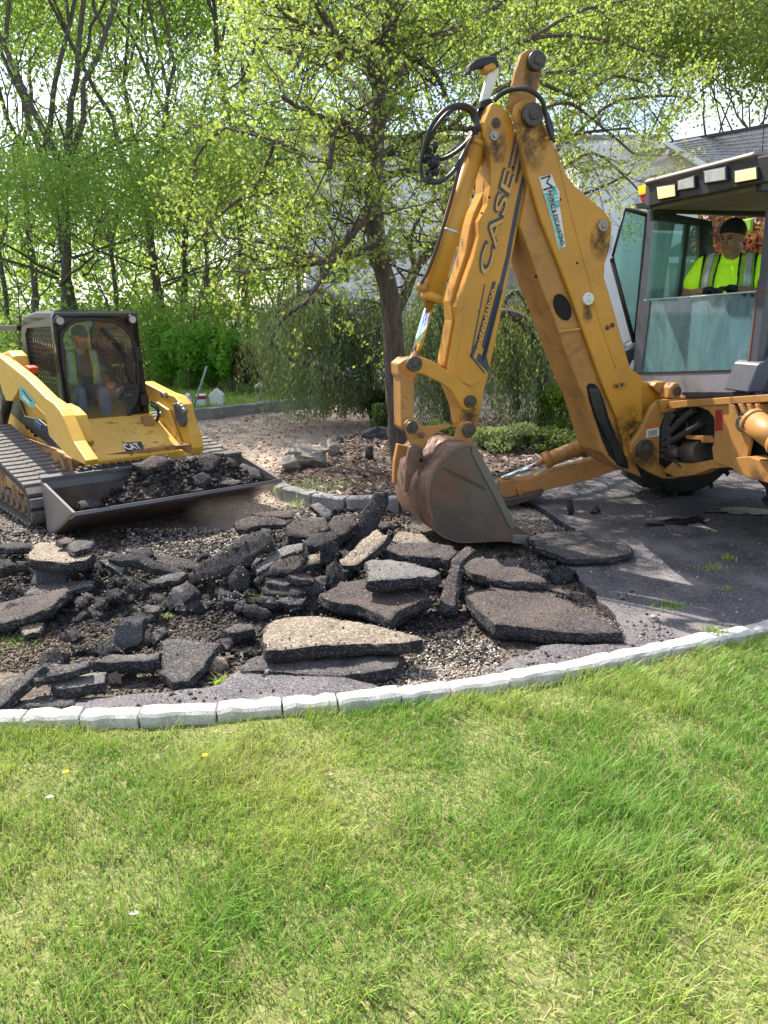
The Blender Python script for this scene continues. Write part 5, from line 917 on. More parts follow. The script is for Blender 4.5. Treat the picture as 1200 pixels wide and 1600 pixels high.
# tracks
def track(a0, a1):
    root = bpy.data.objects.new('track', None); COL.objects.link(root); root.parent = ld; root.matrix_parent_inverse = Matrix.Translation(-ld.location)
    q1 = K.loc(K.ona(-1.0, 58, 772)); q2 = K.loc(K.ona(-1.0, 0, 716)); sl = (q2.z-q1.z)/(q2.y-q1.y); fr = P1.y-.06; q1.y = fr-.10
    zt = lambda f: q1.z+sl*(f-q1.y)
    fb = -2.5; pr = []
    for t in np.linspace(0, 1, 14): pr.append((q1.y+(fb-q1.y)*t, zt(q1.y+(fb-q1.y)*t)))
    zb = zt(fb); 
    for t in (20, 45, 70): pr.append((fb-.28*math.sin(R(t)), zb-.28+.28*math.cos(R(t))))
    pr += [(fb-.15, .2), (-2.35, .03)]
    for t in np.linspace(0, 1, 12): pr.append((-2.3+(fr-.12+2.3)*t, .02))
    pr += [(fr-.03, .06), (fr+.01, .13), (fr, .22), (q1.y+.05, q1.z-.04)]
    pv = spline([Vector((0, f, z)) for f, z in pr]+[Vector((0, pr[0][0], pr[0][1]))], 4)[:-1]; n = len(pv); c = Vector((0, -1.4, .35)); bm = BM(); o4 = []
    for i, p in enumerate(pv):
        t = pv[(i+1) % n]-pv[i-1]; nn = Vector((0, -t.z, t.y)).normalized()
        if nn.dot(p-c) < 0: nn = -nn
        o4.append([bm.verts.new(K.p(a, (p-nn*d).y, (p-nn*d).z)) for a, d in ((a0, 0), (a1, 0), (a1, .035), (a0, .035))])
    for i in range(n):
        for j in range(4): bm.faces.new((o4[i][j], o4[(i+1) % n][j], o4[(i+1) % n][(j+1) % 4], o4[i][(j+1) % 4]))
    link('track_belt', bm, TRKB, root)
    L = [0]
    for i in range(n): L.append(L[-1]+(pv[(i+1) % n]-pv[i]).length)
    step = .102; m = int(L[-1]/step); me = None
    for k in range(m):
        s = (k+.5)*L[-1]/m; i = max(0, np.searchsorted(L, s)-1) % n; u_ = (s-L[i])/max(1e-6, L[i+1]-L[i]); p = pv[i].lerp(pv[(i+1) % n], u_); t = (pv[(i+1) % n]-pv[i]).normalized(); nn = Vector((0, -t.z, t.y))
        if nn.dot(p-c) < 0: nn = -nn
        if me is None:
            bm = BM(); w = a1-a0; hw = .043
            for x0, x1, sh in ((0, w*.46, 0), (w*.46, w, .02)):
                hexa(bm, [Vector((x0, -hw+sh, 0)), Vector((x1, -hw+sh, 0)), Vector((x1, hw+sh, 0)), Vector((x0, hw+sh, 0)), Vector((x0, -hw*.8+sh, .03)), Vector((x1, -hw*.8+sh, .03)), Vector((x1, hw*.8+sh, .03)), Vector((x0, hw*.8+sh, .03))])
            for e in [v for v in bm.verts]: e.co.z += mn.noise(e.co*40)*.004
            me = bpy.data.meshes.new('track_pad'); bm.to_mesh(me); bm.free(); me.materials.append(TRK)
        o = bpy.data.objects.new('track_pad', me); COL.objects.link(o); o.parent = root
        T = K.f*t.y+K.z*t.z; N = K.f*nn.y+K.z*nn.z; A = T.cross(N)
        if A.dot(K.a) < 0: T = -T; A = -A
        M = Matrix((( A.x, T.x, N.x), (A.y, T.y, N.y), (A.z, T.z, N.z))).to_4x4(); M.translation = K.p(a0, p.y, p.z); o.matrix_parent_inverse = Matrix(); o.matrix_basis = M
    # rollers and frame
    for f in np.linspace(-2.2, fr-.2, 9): bm = BM(); tube(bm, [K.p(a0+.02, f, .115), K.p(a1-.04, f, .115)], .085, 16); tube(bm, [K.p(a0+.0, f, .115), K.p(a0+.04, f, .115)], .035, 10); link('roller', bm, paint('roller_rust', (.12, .07, .045), .6, .8, .6) if 'roller_rust' not in bpy.data.materials else bpy.data.materials['roller_rust'], root, .004)
    bm = BM(); tube(bm, [K.p(a0+.03, fb+.02, zb-.3), K.p(a1-.03, fb+.02, zb-.3)], .22, 22); link('sprocket', bm, CYU, root, .004)
    bm = BM(); poly(bm, [K.p(a0+.03, f, z) for f, z in ((-2.5, .2), (-2.4, .46), (-1.6, .42), (-1.0, .33), (fr-.12, .24), (fr-.1, .14), (fr-.22, .11), (fr-.26, .2), (-.75, .2), (-.8, .13), (-.9, .13), (-.95, .22), (-1.1, .22), (-1.15, .13), (-1.25, .13), (-1.3, .22), (-1.5, .2), (-1.55, .13), (-2.4, .13))], K.a*(a1-a0-.06)); link('track_frame', bm, CYU, root, .006)
track(-1.02, -.60); track(.60, 1.02)
bm = BM(); box(bm, K, -.6, .6, -2.4, -.85, .18, .5); link('belly_pan', bm, CYU, ld)
bm = BM(); poly(bm, [K.p(-.48, f, z) for f, z in ((-1.5, .4), (-1.5, .72), (-2.4, .95), (-2.9, 1.2), (-2.9, .5), (-2.4, .4))], K.a*.96); link('rear_body', bm, CY, ld, .03)
kp_('panel_grille', [(-40, 560), (-2, 575), (-2, 615), (-40, 610)], -.52, .02, BLK, ld)
# cab
kc = empty('cab', None, None); kc.parent = ld; kc.matrix_parent_inverse = Matrix.Translation(-ld.location)
FC = -1.56; out = [(86, 485), (95, 484), (200, 486), (213, 488), (215, 497), (221, 552), (230, 615), (234, 647), (232, 660), (222, 682), (200, 686), (155, 688), (140, 664), (112, 656), (100, 632), (92, 570), (84, 520), (82, 495)]
dr = [(96, 527), (99, 517), (107, 508), (118, 501), (135, 498), (160, 499), (180, 502), (193, 509), (206, 524), (212, 540), (215, 560), (217, 595), (215, 625), (207, 640), (200, 655), (197, 667), (192, 676), (156, 678), (149, 671), (142, 661), (128, 650), (112, 641), (107, 615), (101, 580)]
from mathutils.geometry import tessellate_polygon
def ringplate(name, O, I, F, f, th, mat, par):
    bm = BM(); vo = [F.onf(f, a, b) for a, b in O]; vi = [F.onf(f, a, b) for a, b in I]; tr = tessellate_polygon([vo, vi]); allv = vo+vi; V0 = [bm.verts.new(p) for p in allv]; V1 = [bm.verts.new(p-F.f*th) for p in allv]
    for t in tr:
        try: bm.faces.new([V0[i] for i in t]); bm.faces.new([V1[i] for i in t[::-1]])
        except ValueError: pass
    n, m = len(vo), len(vi)
    for i in range(n): bm.faces.new((V0[i], V1[i], V1[(i+1) % n], V0[(i+1) % n]))
    for i in range(m): bm.faces.new((V0[n+i], V0[n+(i+1) % m], V1[n+(i+1) % m], V1[n+i]))
    return link(name, bm, mat, par, .006)
ringplate('cab_front', out, dr, K, FC, .07, CB, kc)
ctr = (158, 588); ringplate('door_frame', [((a-ctr[0])*1.03+ctr[0], (b-ctr[1])*1.02+ctr[1]) for a, b in dr], [((a-ctr[0])*.95+ctr[0], (b-ctr[1])*.965+ctr[1]) for a, b in dr], K, FC+.03, .03, BLK, kc)
GD = glass('door_glass', (.93, .97, .97), .025, .03); kf('door_glass', [((a-ctr[0])*.96+ctr[0], (b-ctr[1])*.97+ctr[1]) for a, b in dr], FC+.015, .006, GD, kc, 0)
zr = K.onf(FC, 150, 486).z; LA = K.loc(K.onf(FC, 84, 490)).x; RA = K.loc(K.onf(FC, 214, 490)).x
RB = FC-.98
bm = BM(); poly(bm, [K.p(LA-.0, f, z) for f, z in ((FC+.02, zr-.06), (FC+.02, zr), (FC-.5, zr+.0), (RB+.1, zr-.04), (RB, zr-.12), (RB-.02, zr-.17))], K.a*(RA-LA)); link('cab_roof', bm, CBG, kc, .02)
def side(a, th):
    def L_(f, z): return K.p(a, f, z)
    O = [(FC, zr-.05), (FC, .75), (FC-.2, .62), (RB, .85), (RB-.02, zr-.17), (RB+.1, zr-.06)]; I = [(FC-.10, zr-.14), (FC-.10, .88), (FC-.25, .84), (RB+.1, 1.02), (RB+.08, zr-.22), (RB+.16, zr-.16)]
    bm = BM(); vo = [L_(*p) for p in O]; vi = [L_(*p) for p in I]; tr = tessellate_polygon([vo, vi]); al = vo+vi; V0 = [bm.verts.new(p) for p in al]; V1 = [bm.verts.new(p+K.a*th) for p in al]
    for t in tr: bm.faces.new([V0[i] for i in t]); bm.faces.new([V1[i] for i in t[::-1]])
    n = len(O)
    for s in (0, n):
        for i in range(n): bm.faces.new((V0[s+i], V1[s+i], V1[s+(i+1) % n], V0[s+(i+1) % n]))
    link('cab_side', bm, CBG, kc, .004); bm = BM(); mid = a+th/2
    f0, f1, z0, z1 = RB+.08, FC-.1, .84, zr-.14
    for q in range(15):
        f = f0+(f1-f0)*(q+.5)/15; box(bm, K, mid-.003, mid+.003, f-.003, f+.003, .86, z1)
    for q in range(16):
        z = z0+.04+(z1-z0-.04)*(q+.5)/16; box(bm, K, mid-.002, mid+.004, f0, f1, z-.003, z+.003)
    setp(link('window_mesh', bm, BLK, kc), kind='stuff')
    bm = BM(); poly(bm, [K.p(mid+.01, f, z) for f, z in I], K.a*.004); link('side_window', bm, glass('side_glass', (.55, .68, .62), .10) if 'side_glass' not in bpy.data.materials else bpy.data.materials['side_glass'], kc)
side(LA, .05); side(RA-.05, .05)
bm = BM(); box(bm, K, LA+.05, RA-.05, RB-.02, RB+.03, .8, 1.15); box(bm, K, LA+.05, LA+.12, RB-.02, RB+.03, 1.1, zr-.15); box(bm, K, RA-.12, RA-.05, RB-.02, RB+.03, 1.1, zr-.15); link('cab_rear', bm, CB, kc, .01)
bm = BM(); box(bm, K, LA+.05, RA-.05, RB, FC-.08, .56, .6); link('cab_floor', bm, BLK, kc)
for px, py in ((92, 501), (205, 499)):
    bm = BM(); c = K.onf(FC+.02, px, py); tube(bm, [c, c+K.f*.03], .045, 16); h_ = link('light_housing', bm, BLK, kc); bm = BM(); tube(bm, [c+K.f*.028, c+K.f*.036], .034, 16); link('lens', bm, UNL, h_)
kf('door_hinge', [(211, 543), (220, 543), (223, 562), (214, 566)], FC+.05, .06, BLK, kc); kf('door_hinge', [(220, 618), (232, 616), (234, 632), (222, 634)], FC+.05, .06, BLK, kc)
kf('door_handle', [(195, 556), (203, 553), (210, 575), (213, 600), (206, 600), (199, 580)], FC+.05, .04, BLK, kc, .01)
bm = BM(); tube(bm, [K.onf(FC+.05, 162, 512), K.onf(FC+.05, 198, 558)], .010, 6); tube(bm, [K.onf(FC+.055, 164, 515), K.onf(FC+.055, 190, 545)], .016, 6); link('wiper', bm, BLK, kc)
bm = BM(); poly(bm, [K.ona(LA-.01, a, b) for a, b in ((0, 508), (26, 508), (26, 517), (0, 517), (-60, 520), (-60, 509))], K.a*.08); link('rear_bar', bm, BLK, ld, .006)
cz = .80; fs_ = FC-.55
bm = BM(); box(bm, K, -.24, .20, fs_-.2, fs_+.22, .74, .84); box(bm, K, -.23, .19, fs_-.28, fs_-.16, .84, 1.34); link('seat', bm, seatm, kc, .03)
for a in (-.30, .26):
    bm = BM(); box(bm, K, a-.04, a+.04, fs_-.1, fs_+.3, .86, .98); tube(bm, [K.p(a, fs_+.26, .98), K.p(a, fs_+.28, 1.12)], .016, 8); ball(bm, K.p(a, fs_+.285, 1.14), .035); link('joystick_console', bm, BLK, kc, .01)
bm = BM(); tube(bm, [K.p(.27, FC-.2, 1.0), K.p(.27, FC-.2, 1.25)], .012, 6); box(bm, K, .2, .33, FC-.24, FC-.2, 1.22, 1.42); link('monitor', bm, BLK, kc, .01)
bm = BM(); tube(bm, [K.p(LA+.08, FC-.28, 1.02), K.p(-.1, FC-.18, 1.0), K.p(RA-.08, FC-.28, 1.02)], .02, 8); link('lap_bar', bm, BLK, kc)
# CAT badge and the stencil number
b0, b1, b2, b3 = [onp(px, py, A_[0], (A_[1]-A_[0]).cross(C_[0]-A_[0]).normalized()) for px, py in ((197, 706), (225, 704), (221, 691), (192, 693))]
hn = (A_[1]-A_[0]).cross(C_[0]-A_[0]).normalized(); hn = hn if hn.z > 0 else -hn
bm = BM(); poly(bm, [p+hn*.004 for p in (b0, b1, b2, b3)], hn*.004); bd = link('badge', bm, BLKD, ld)
xd_ = (b1-b0); ud_ = hn.cross(xd_.normalized()); text('lettering', 'CAT', b0+xd_*.08+ud_.normalized()*.012+hn*.012, xd_, ud_, (b3-b0).length*.72, WHT, bd, .0015, 0, .02, 1, xd_.length*.84)
g0 = K.onf(F0+.012, 193, 724); g1 = K.onf(F0+.012, 240, 722); text('lettering', '12M93', g0, g1-g0, (0, 0, 1), .055, BLKD, body, .001, 0, .01, 1.05, (g1-g0).length*.9)
# ================================================================ PEOPLE
SKIN = simple('skin_tan', (.36, .17, .10), .5, 0, .12, 9); SKIN2 = simple('skin_ruddy', (.46, .20, .14), .5, 0, .12, 9)
HV = simple('hi_vis_shirt', (.50, .90, .02), .75, 0, .06, 10, .15, (.42, .85, .01), .10); VST = simple('vest_mesh', (.34, .60, .05), .8, 0, .2, 30, .2)  # faint emission gives the shirt cloth an added glow of its own
SIL = simple('reflective_tape', (.55, .55, .50), .35, .2, .08, 20); BCL = simple('black_cloth', (.008, .009, .016), .85, 0, .3, 14, .2)
JEAN = simple('blue_jeans', (.10, .18, .30), .85, 0, .25, 16, .3); GLV = simple('black_gloves', (.012, .012, .018), .7, 0, .3, 12, .2); SHT = simple('dark_shirt', (.03, .045, .05), .8, 0, .3, 9, .2)
EYE = simple('eye_dark', (.03, .02, .015), .2); BROW = simple('brow_hair', (.03, .02, .015), .8); LIP = simple('lip_tone', (.26, .10, .075), .5); KHAKI = simple('work_trousers', (.13, .13, .10), .85, 0, .2, 9, .2)
def caps(bm, a, b, ra, rb, seg=12):
    tube(bm, [a, b], [ra, rb], seg, True); ball(bm, a, ra, seg=seg); ball(bm, b, rb, seg=seg)
def blob(name, bm, mat, parent, vox=.011, sm=3):
    o = link(name, bm, mat, parent); m = o.modifiers.new('fuse', 'REMESH'); m.mode = 'VOXEL'; m.voxel_size = vox; m.use_smooth_shade = True
    s = o.modifiers.new('soften', 'SMOOTH'); s.factor = .5; s.iterations = sm; return o
def person(label, org, d, sc, hd, pose, mats, cap, vest=True):
    root = empty('person', label, 'person', loc=org); d = Vector(d).normalized(); r = Vector((-d.y, d.x, 0)); z = Vector((0, 0, 1))
    P = lambda x, y, h: Vector(org)+(r*x+d*y+z*h)*sc
    hd = Vector(hd).normalized(); hr = Vector((-hd.y, hd.x, 0)); hc = pose['head']; tilt = pose.get('nod', .15)
    hf = (hd*math.cos(tilt)-z*math.sin(tilt)); hu = (z*math.cos(tilt)+hd*math.sin(tilt)); C0 = P(*hc)
    Q = lambda x, y, h: C0+(hr*x+hf*y+hu*h)*sc
    rm = Matrix((hr, hf, hu)).transposed().to_4x4(); s = sc
    bm = BM()
    caps(bm, P(-.09, 0, .02), P(.09, 0, .02), .125*s, .125*s); caps(bm, P(0, 0, .05), P(0, .0, .22), .15*s, .15*s); caps(bm, P(-.07, 0, .30), P(.07, 0, .30), .135*s, .135*s); caps(bm, P(-.13, -.01, .43), P(.13, -.01, .43), .07*s, .07*s)
    caps(bm, P(0, 0, .42), Q(0, -.02, -.06), .070*s, .068*s)
    for sd, k in ((-1, 'l'), (1, 'r')):
        sh, el, wr = P(sd*.19, 0, .43), P(*pose['el'+k]), P(*pose['wr'+k]); caps(bm, sh, el, .056*s, .045*s); caps(bm, el, wr, .046*s, .032*s)
        hp, kn, an = P(sd*.10, .02, .0), P(*pose['kn'+k]), P(*pose['an'+k]); caps(bm, hp, kn, .092*s, .062*s); caps(bm, kn, an, .058*s, .042*s); caps(bm, an, an+d*.15*s-z*.04*s, .045*s, .038*s)
    ball(bm, Q(0, -.01, .045), s, (.085, .100, .095), 20, rm); ball(bm, Q(0, .025, -.035), s, (.074, .072, .080), 16, rm); ball(bm, Q(0, .055, -.082), s, (.044, .034, .030), 12, rm)
    caps(bm, Q(0, .094, .022), Q(0, .112, -.018), .010*s, .015*s, 8); caps(bm, Q(-.035, .083, .034), Q(.035, .083, .034), .014*s, .014*s, 8); caps(bm, Q(-.02, .088, -.052), Q(.02, .088, -.052), .011*s, .011*s, 8)
    for q in (-1, 1): ball(bm, Q(q*.042, .066, -.012), s, (.024, .02, .024), 8, rm); ball(bm, Q(q*.080, -.005, -.003), s, (.012, .022, .032), 8, rm)
    body = blob('body', bm, mats['skin'], root, .009*s, 2)
    for q in (-1, 1):
        bm = BM(); ball(bm, Q(q*.031, .089, .013), s*.0105, (1.5, .6, .6), 8, rm); link('eye', bm, EYE, body); bm = BM(); caps(bm, Q(q*.016, .100, .032), Q(q*.050, .088, .034), .0042*s, .003*s, 6); link('eyebrow', bm, BROW, body)
    bm = BM(); caps(bm, Q(-.021, .098, -.053), Q(.021, .098, -.053), .0045*s, .0045*s, 6); link('mouth', bm, LIP, body)
    bm = BM(); i = .014*s
    caps(bm, P(-.09, 0, .03), P(.09, 0, .03), .13*s+i, .13*s+i); caps(bm, P(0, .015, .06), P(0, .02, .20), .16*s+i, .158*s+i); caps(bm, P(-.08, .005, .30), P(.08, .005, .30), .14*s+i, .14*s+i); caps(bm, P(-.135, -.01, .43), P(.135, -.01, .43), .074*s+i, .074*s+i); caps(bm, P(0, 0, .44), P(0, .01, .485), .068*s+i, .060*s)
    for sd, k in ((-1, 'l'), (1, 'r')):
        sh, el = P(sd*.19, 0, .43), P(*pose['el'+k]); t = pose.get('sleeve', .62); e2 = sh.lerp(el, t); caps(bm, sh, e2, .066*s+i, .070*s+i)
        if t > .9: caps(bm, el, P(*pose['wr'+k]), .055*s+i, .040*s+i)
    shirt = blob('shirt', bm, mats['shirt'], root, .011*s, 4)
    bm = BM()
    for sd, k in ((-1, 'l'), (1, 'r')):
        hp, kn, an = P(sd*.10, .02, .0), P(*pose['kn'+k]), P(*pose['an'+k]); caps(bm, hp, kn, .105*s, .080*s); caps(bm, kn, an, .076*s, .062*s)
    caps(bm, P(-.08, 0, -.0), P(.08, 0, -.0), .138*s, .138*s); blob('trousers', bm, mats['trousers'], root, .012*s, 3)
    for sd, k in ((-1, 'l'), (1, 'r')):
        an = P(*pose['an'+k]); bm = BM(); caps(bm, an, an-z*.03*s, .055*s, .055*s); caps(bm, an-z*.05*s, an+d*.17*s-z*.05*s, .05*s, .044*s); blob('boot', bm, mats.get('boot', BCL), root, .01*s, 2)
        el, wr = P(*pose['el'+k]), P(*pose['wr'+k]); hdn = (wr-el).normalized(); side_ = z.cross(hdn).normalized(); dn = hdn.cross(side_); bm = BM(); caps(bm, wr-hdn*.02*s, wr+hdn*.02*s, .036*s, .034*s, 8)
        for q in range(4): caps(bm, wr+hdn*.02*s+side_*(q-1.5)*.014*s, wr+hdn*.075*s+side_*(q-1.5)*.021*s, .018*s, .014*s, 8)
        for q, L_ in enumerate((.034, .040, .037, .028)):
            a = wr+hdn*.08*s+side_*(q-1.5)*.022*s; b_ = a+(hdn*.8-z*.6)*L_*s; c_ = b_+(hdn*.1-z)*L_*.75*s; caps(bm, a, b_, .0105*s, .0095*s, 8); caps(bm, b_, c_, .0095*s, .008*s, 8)
        th = wr+hdn*.03*s-side_*.03*s*sd; t2 = th+(hdn*.7-side_*sd*.6-z*.3)*.035*s; caps(bm, th, t2, .014*s, .012*s, 8); caps(bm, t2, t2+(hdn*.8-z*.6)*.03*s, .012*s, .0095*s, 8)
        blob('glove' if mats.get('glove') else 'hand', bm, mats.get('glove', mats['skin']), root, .0055*s, 1)
    if vest:
        def panel(name, pts, mat, off, back=False, th=.004):
            bm = BM(); n = 14; g = []
            for i in range(n+1):
                t = i/n
                k = t*(len(pts)-1); j = min(int(k), len(pts)-2); f = k-j; a0, b0 = pts[j]; a1, b1 = pts[j+1]
                A0 = Vector(a0).lerp(Vector(a1), f); B0 = Vector(b0).lerp(Vector(b1), f); g.append([bm.verts.new(P(*A0.lerp(B0, w/6))) for w in range(7)])
            for i in range(n):
                for w in range(6): bm.faces.new((g[i][w], g[i+1][w], g[i+1][w+1], g[i][w+1])).smooth = True
            o = link(name, bm, mat, root); m = o.modifiers.new('wrap', 'SHRINKWRAP'); m.target = shirt; m.wrap_method = 'NEAREST_SURFACEPOINT'; m.wrap_mode = 'ABOVE_SURFACE'; m.offset = off*s; q = o.modifiers.new('thick', 'SOLIDIFY'); q.thickness = th*s; q.offset = 1; return o
        for sd in (-1, 1):
            v = panel('vest_panel', [((sd*.075, .03, .50), (sd*.185, .02, .49)), ((sd*.085, .16, .40), (sd*.19, .11, .40)), ((sd*.10, .20, .25), (sd*.20, .12, .25)), ((sd*.09, .20, .02), (sd*.20, .12, .02))], VST, .010)
            panel('vest_stripe', [((sd*.115, .03, .515), (sd*.160, .02, .51)), ((sd*.125, .15, .40), (sd*.170, .12, .40)), ((sd*.135, .19, .27), (sd*.180, .13, .27)), ((sd*.14, .2, .12), (sd*.18, .15, .12))], SIL, .018)
            panel('vest_piping', [((sd*.065, .03, .50), (sd*.078, .03, .50)), ((sd*.075, .17, .40), (sd*.088, .16, .40)), ((sd*.09, .20, .25), (sd*.103, .20, .25)), ((sd*.08, .21, .02), (sd*.093, .20, .02))], BCL, .018)
            panel('vest_piping', [((sd*.180, .02, .50), (sd*.193, .02, .49)), ((sd*.185, .11, .40), (sd*.198, .10, .40)), ((sd*.195, .12, .25), (sd*.208, .11, .25)), ((sd*.195, .12, .02), (sd*.208, .10, .02))], BCL, .018)
            panel('vest_back', [((sd*.0, -.03, .50), (sd*.19, -.03, .48)), ((0, -.2, .3), (sd*.2, -.1, .3)), ((0, -.2, .05), (sd*.2, -.1, .05))], VST, .010)
    bm = BM(); ball(bm, Q(0, -.012, .052), s, (.092, .110, .100), 24, rm); geom = bm.verts[:]+bm.edges[:]+bm.faces[:]; bmesh.ops.bisect_plane(bm, geom=geom, plane_co=Q(0, .088, .056), plane_no=(hu*1-hf*.38), clear_inner=True)
    e = [x for x in bm.edges if x.is_boundary]; bmesh.ops.holes_fill(bm, edges=e)
    if cap == 'bandana': caps(bm, Q(0, -.11, .02), Q(.01, -.125, -.05), .03*s, .018*s, 8); caps(bm, Q(0, -.11, .02), Q(-.01, -.14, -.09), .02*s, .012*s, 8)
    else:
        b = [bm.verts.new(Q(math.sin(t)*.075, .085+math.cos(t)*.075, .062-.02*math.cos(t))) for t in np.linspace(-1.4, 1.4, 9)]; bf = bm.faces.new(b); g = bmesh.ops.extrude_face_region(bm, geom=[bf]); [setattr(v, 'co', v.co+hu*.006*s) for v in g['geom'] if isinstance(v, bmesh.types.BMVert)]
    link('cap', bm, mats['cap'], root); return root
hp = B.p(.12, -.76, 1.635)
op = person('man in lime hi-vis shirt and vest with black head wrap, seated in the backhoe cab', hp, (-.52, -.85, 0), 1.06, (-.80, -.60, 0),
    {'head': (0, .05, .625), 'nod': .22, 'ell': (-.29, .08, .20), 'wrl': (-.10, .27, .23), 'elr': (.30, .08, .20), 'wrr': (.07, .28, .24), 'knl': (-.17, .30, .0), 'knr': (.17, .30, .0), 'anl': (-.16, .18, -.36), 'anr': (.16, .18, -.36), 'sleeve': .60},
    {'skin': SKIN, 'shirt': HV, 'trousers': KHAKI, 'glove': GLV, 'cap': BCL}, 'bandana')
hq = K.onf(fs_+.02, 134, 636)
op2 = person('man in dark shirt, lime vest and jeans seated behind the track loader glass door', (hq.x, hq.y, .93), (.50, -.87, 0), .82, (.62, -.78, 0),
    {'head': (0, .06, .66), 'nod': .25, 'ell': (-.28, .05, .17), 'wrl': (-.26, .30, .14), 'elr': (.28, .05, .17), 'wrr': (.26, .30, .14), 'knl': (-.12, .44, .04), 'knr': (.14, .44, .04), 'anl': (-.11, .50, -.40), 'anr': (.15, .52, -.40), 'sleeve': 1.0},
    {'skin': SKIN2, 'shirt': SHT, 'trousers': JEAN, 'cap': simple('navy_cap', (.03, .04, .08), .8)}, 'cap')
# ================================================================ HOUSE
M_white = simple('white_siding', (.80, .80, .82), .7, 0, .04, 2); M_trim = simple('white_trim', (.78, .78, .78), .55, 0, .03, 3); M_cream = simple('cream_stucco', (.74, .70, .64), .85, 0, .05, 8, .1)
M_roof = groundmat('grey_shingles', [(.3, (.30, .28, .275)), (.7, (.44, .42, .41))], 9, (.22, .2, .2), 18, .5, .9); M_roofd = simple('dark_shingles', (.06, .055, .06), .9, 0, .3, 9, .2)
M_win = simple('window_glass', (.03, .06, .065), .05, 0, .5, .7); M_stone = groundmat('stone_veneer', [(.3, (.30, .27, .23)), (.7, (.50, .46, .40))], 3, (.2, .18, .16), 9, .5)
def wp(px, py, y): return ony(px, py, y)
def quady(name, px, y, th, mat, parent, bevel=0):
    bm = BM(); poly(bm, [ony(a, b, y) for a, b in px], (0, th, 0)); return link(name, bm, mat, parent, bevel)
hs = empty('house', 'white two-storey house with grey shingled roof behind the trees at right', 'house', loc=(3.5, 21, 0))
X0 = ony(478, 450, 20).x; X1 = ony(1004, 300, 20).x; ZT = ony(700, 212, 20).z
bm = BM(); box(bm, WF, X0, X1, 20, 30, -.2, ZT); link('main_wall', bm, M_white, hs)
for k in range(26):
    z = .6+k*.28
    if z < ZT-.1: bm = BM(); poly(bm, [Vector((X0, 19.985, z)), Vector((X1, 19.985, z)), Vector((X1, 19.972, z+.012)), Vector((X0, 19.972, z+.012))], (0, 0, .01)); link('siding_board', bm, M_white, hs)
w = quady('window', [(494, 412), (549, 410), (549, 448), (494, 450)], 19.96, .06, M_trim, hs); quady('pane', [(499, 416), (545, 414), (545, 441), (499, 443)], 19.94, .03, M_win, w); quady('sill', [(488, 447), (552, 444), (552, 456), (488, 459)], 19.9, .12, M_trim, w)
for pxs in ([(862, 240), (905, 240), (905, 305), (862, 305)], [(895, 330), (958, 330), (958, 410), (895, 410)], [(655, 232), (715, 232), (715, 300), (655, 300)]):
    w = quady('window', pxs, 19.96, .06, M_trim, hs); cx = sum(p[0] for p in pxs)/4; cy = sum(p[1] for p in pxs)/4
    for q in (-1, 1): quady('pane', [(cx+q*(pxs[1][0]-cx)*.5+(a-cx)*.42, cy+(b-cy)*.88) for a, b in pxs], 19.94, .03, M_win, w)
quady('stone_panel', [(690, 245), (815, 245), (815, 600), (690, 600)], 19.93, .06, M_stone, hs)
bm = BM(); xa, xb = X0-.4, X1+.3; poly(bm, [Vector((xa, 19.4, ZT-.1)), Vector((xa, 25, ZT+.9)), Vector((xa, 30.6, ZT-.1))], (xb-xa, 0, 0)); link('main_roof', bm, M_roof, hs)
# front wing: gable end facing camera-left, roof slope toward the right
yg = 16.5
gp = [(1003, 600), (1003, 236), (986, 213), (1036, 224), (1100, 262), (1128, 290), (1128, 600)]
quady('gable_wall', [(1003, 620), (1003, 234), (1037, 228), (1110, 268), (1240, 330), (1240, 620)], yg, 6, M_cream, hs)
quady('side_wall', [(905, 600), (905, 225), (986, 214), (1003, 234), (1003, 600)], yg+.1, 6, M_white, hs)
quady('barge_board', [(983, 212), (1036, 223), (1040, 229), (1003, 237), (986, 220)], yg-.25, .3, M_trim, hs); quady('barge_board', [(1034, 222), (1046, 222), (1110, 258), (1250, 330), (1250, 345), (1106, 268)], yg-.28, .3, M_trim, hs)
bm = BM(); tube(bm, [ony(1043, 234, yg-.2), ony(1041, 242, yg-.2), ony(1022, 255, yg-.05)], .05, 8); link('downspout', bm, M_trim, hs)
# shingle courses on the visible slope
A, Bq, Cq, Dq = ony(1044, 224, yg-.2), ony(1320, 168, yg+5.5), ony(1320, 350, yg-.1), ony(1112, 262, yg-.25)
bm = BM(); poly(bm, [A, Bq, Cq, Dq], (0, .05, -.12)); rf = link('wing_roof', bm, M_roof, hs)
nr = (Dq-A).cross(Bq-A).normalized(); nr = nr if nr.z > 0 else -nr
for k in range(1, 15):
    t = k/15; a = A.lerp(Dq, t); b = Bq.lerp(Cq, t); bm = BM(); poly(bm, [a+nr*.004, b+nr*.004, b+nr*.03, a+nr*.03], (Dq-A).normalized()*.02); link('shingle_course', bm, M_roof, rf)
quady('ridge_cap', [(1044, 221), (1200, 193), (1320, 165), (1320, 170), (1200, 197), (1045, 225)], yg+.6, .2, M_roofd, rf)
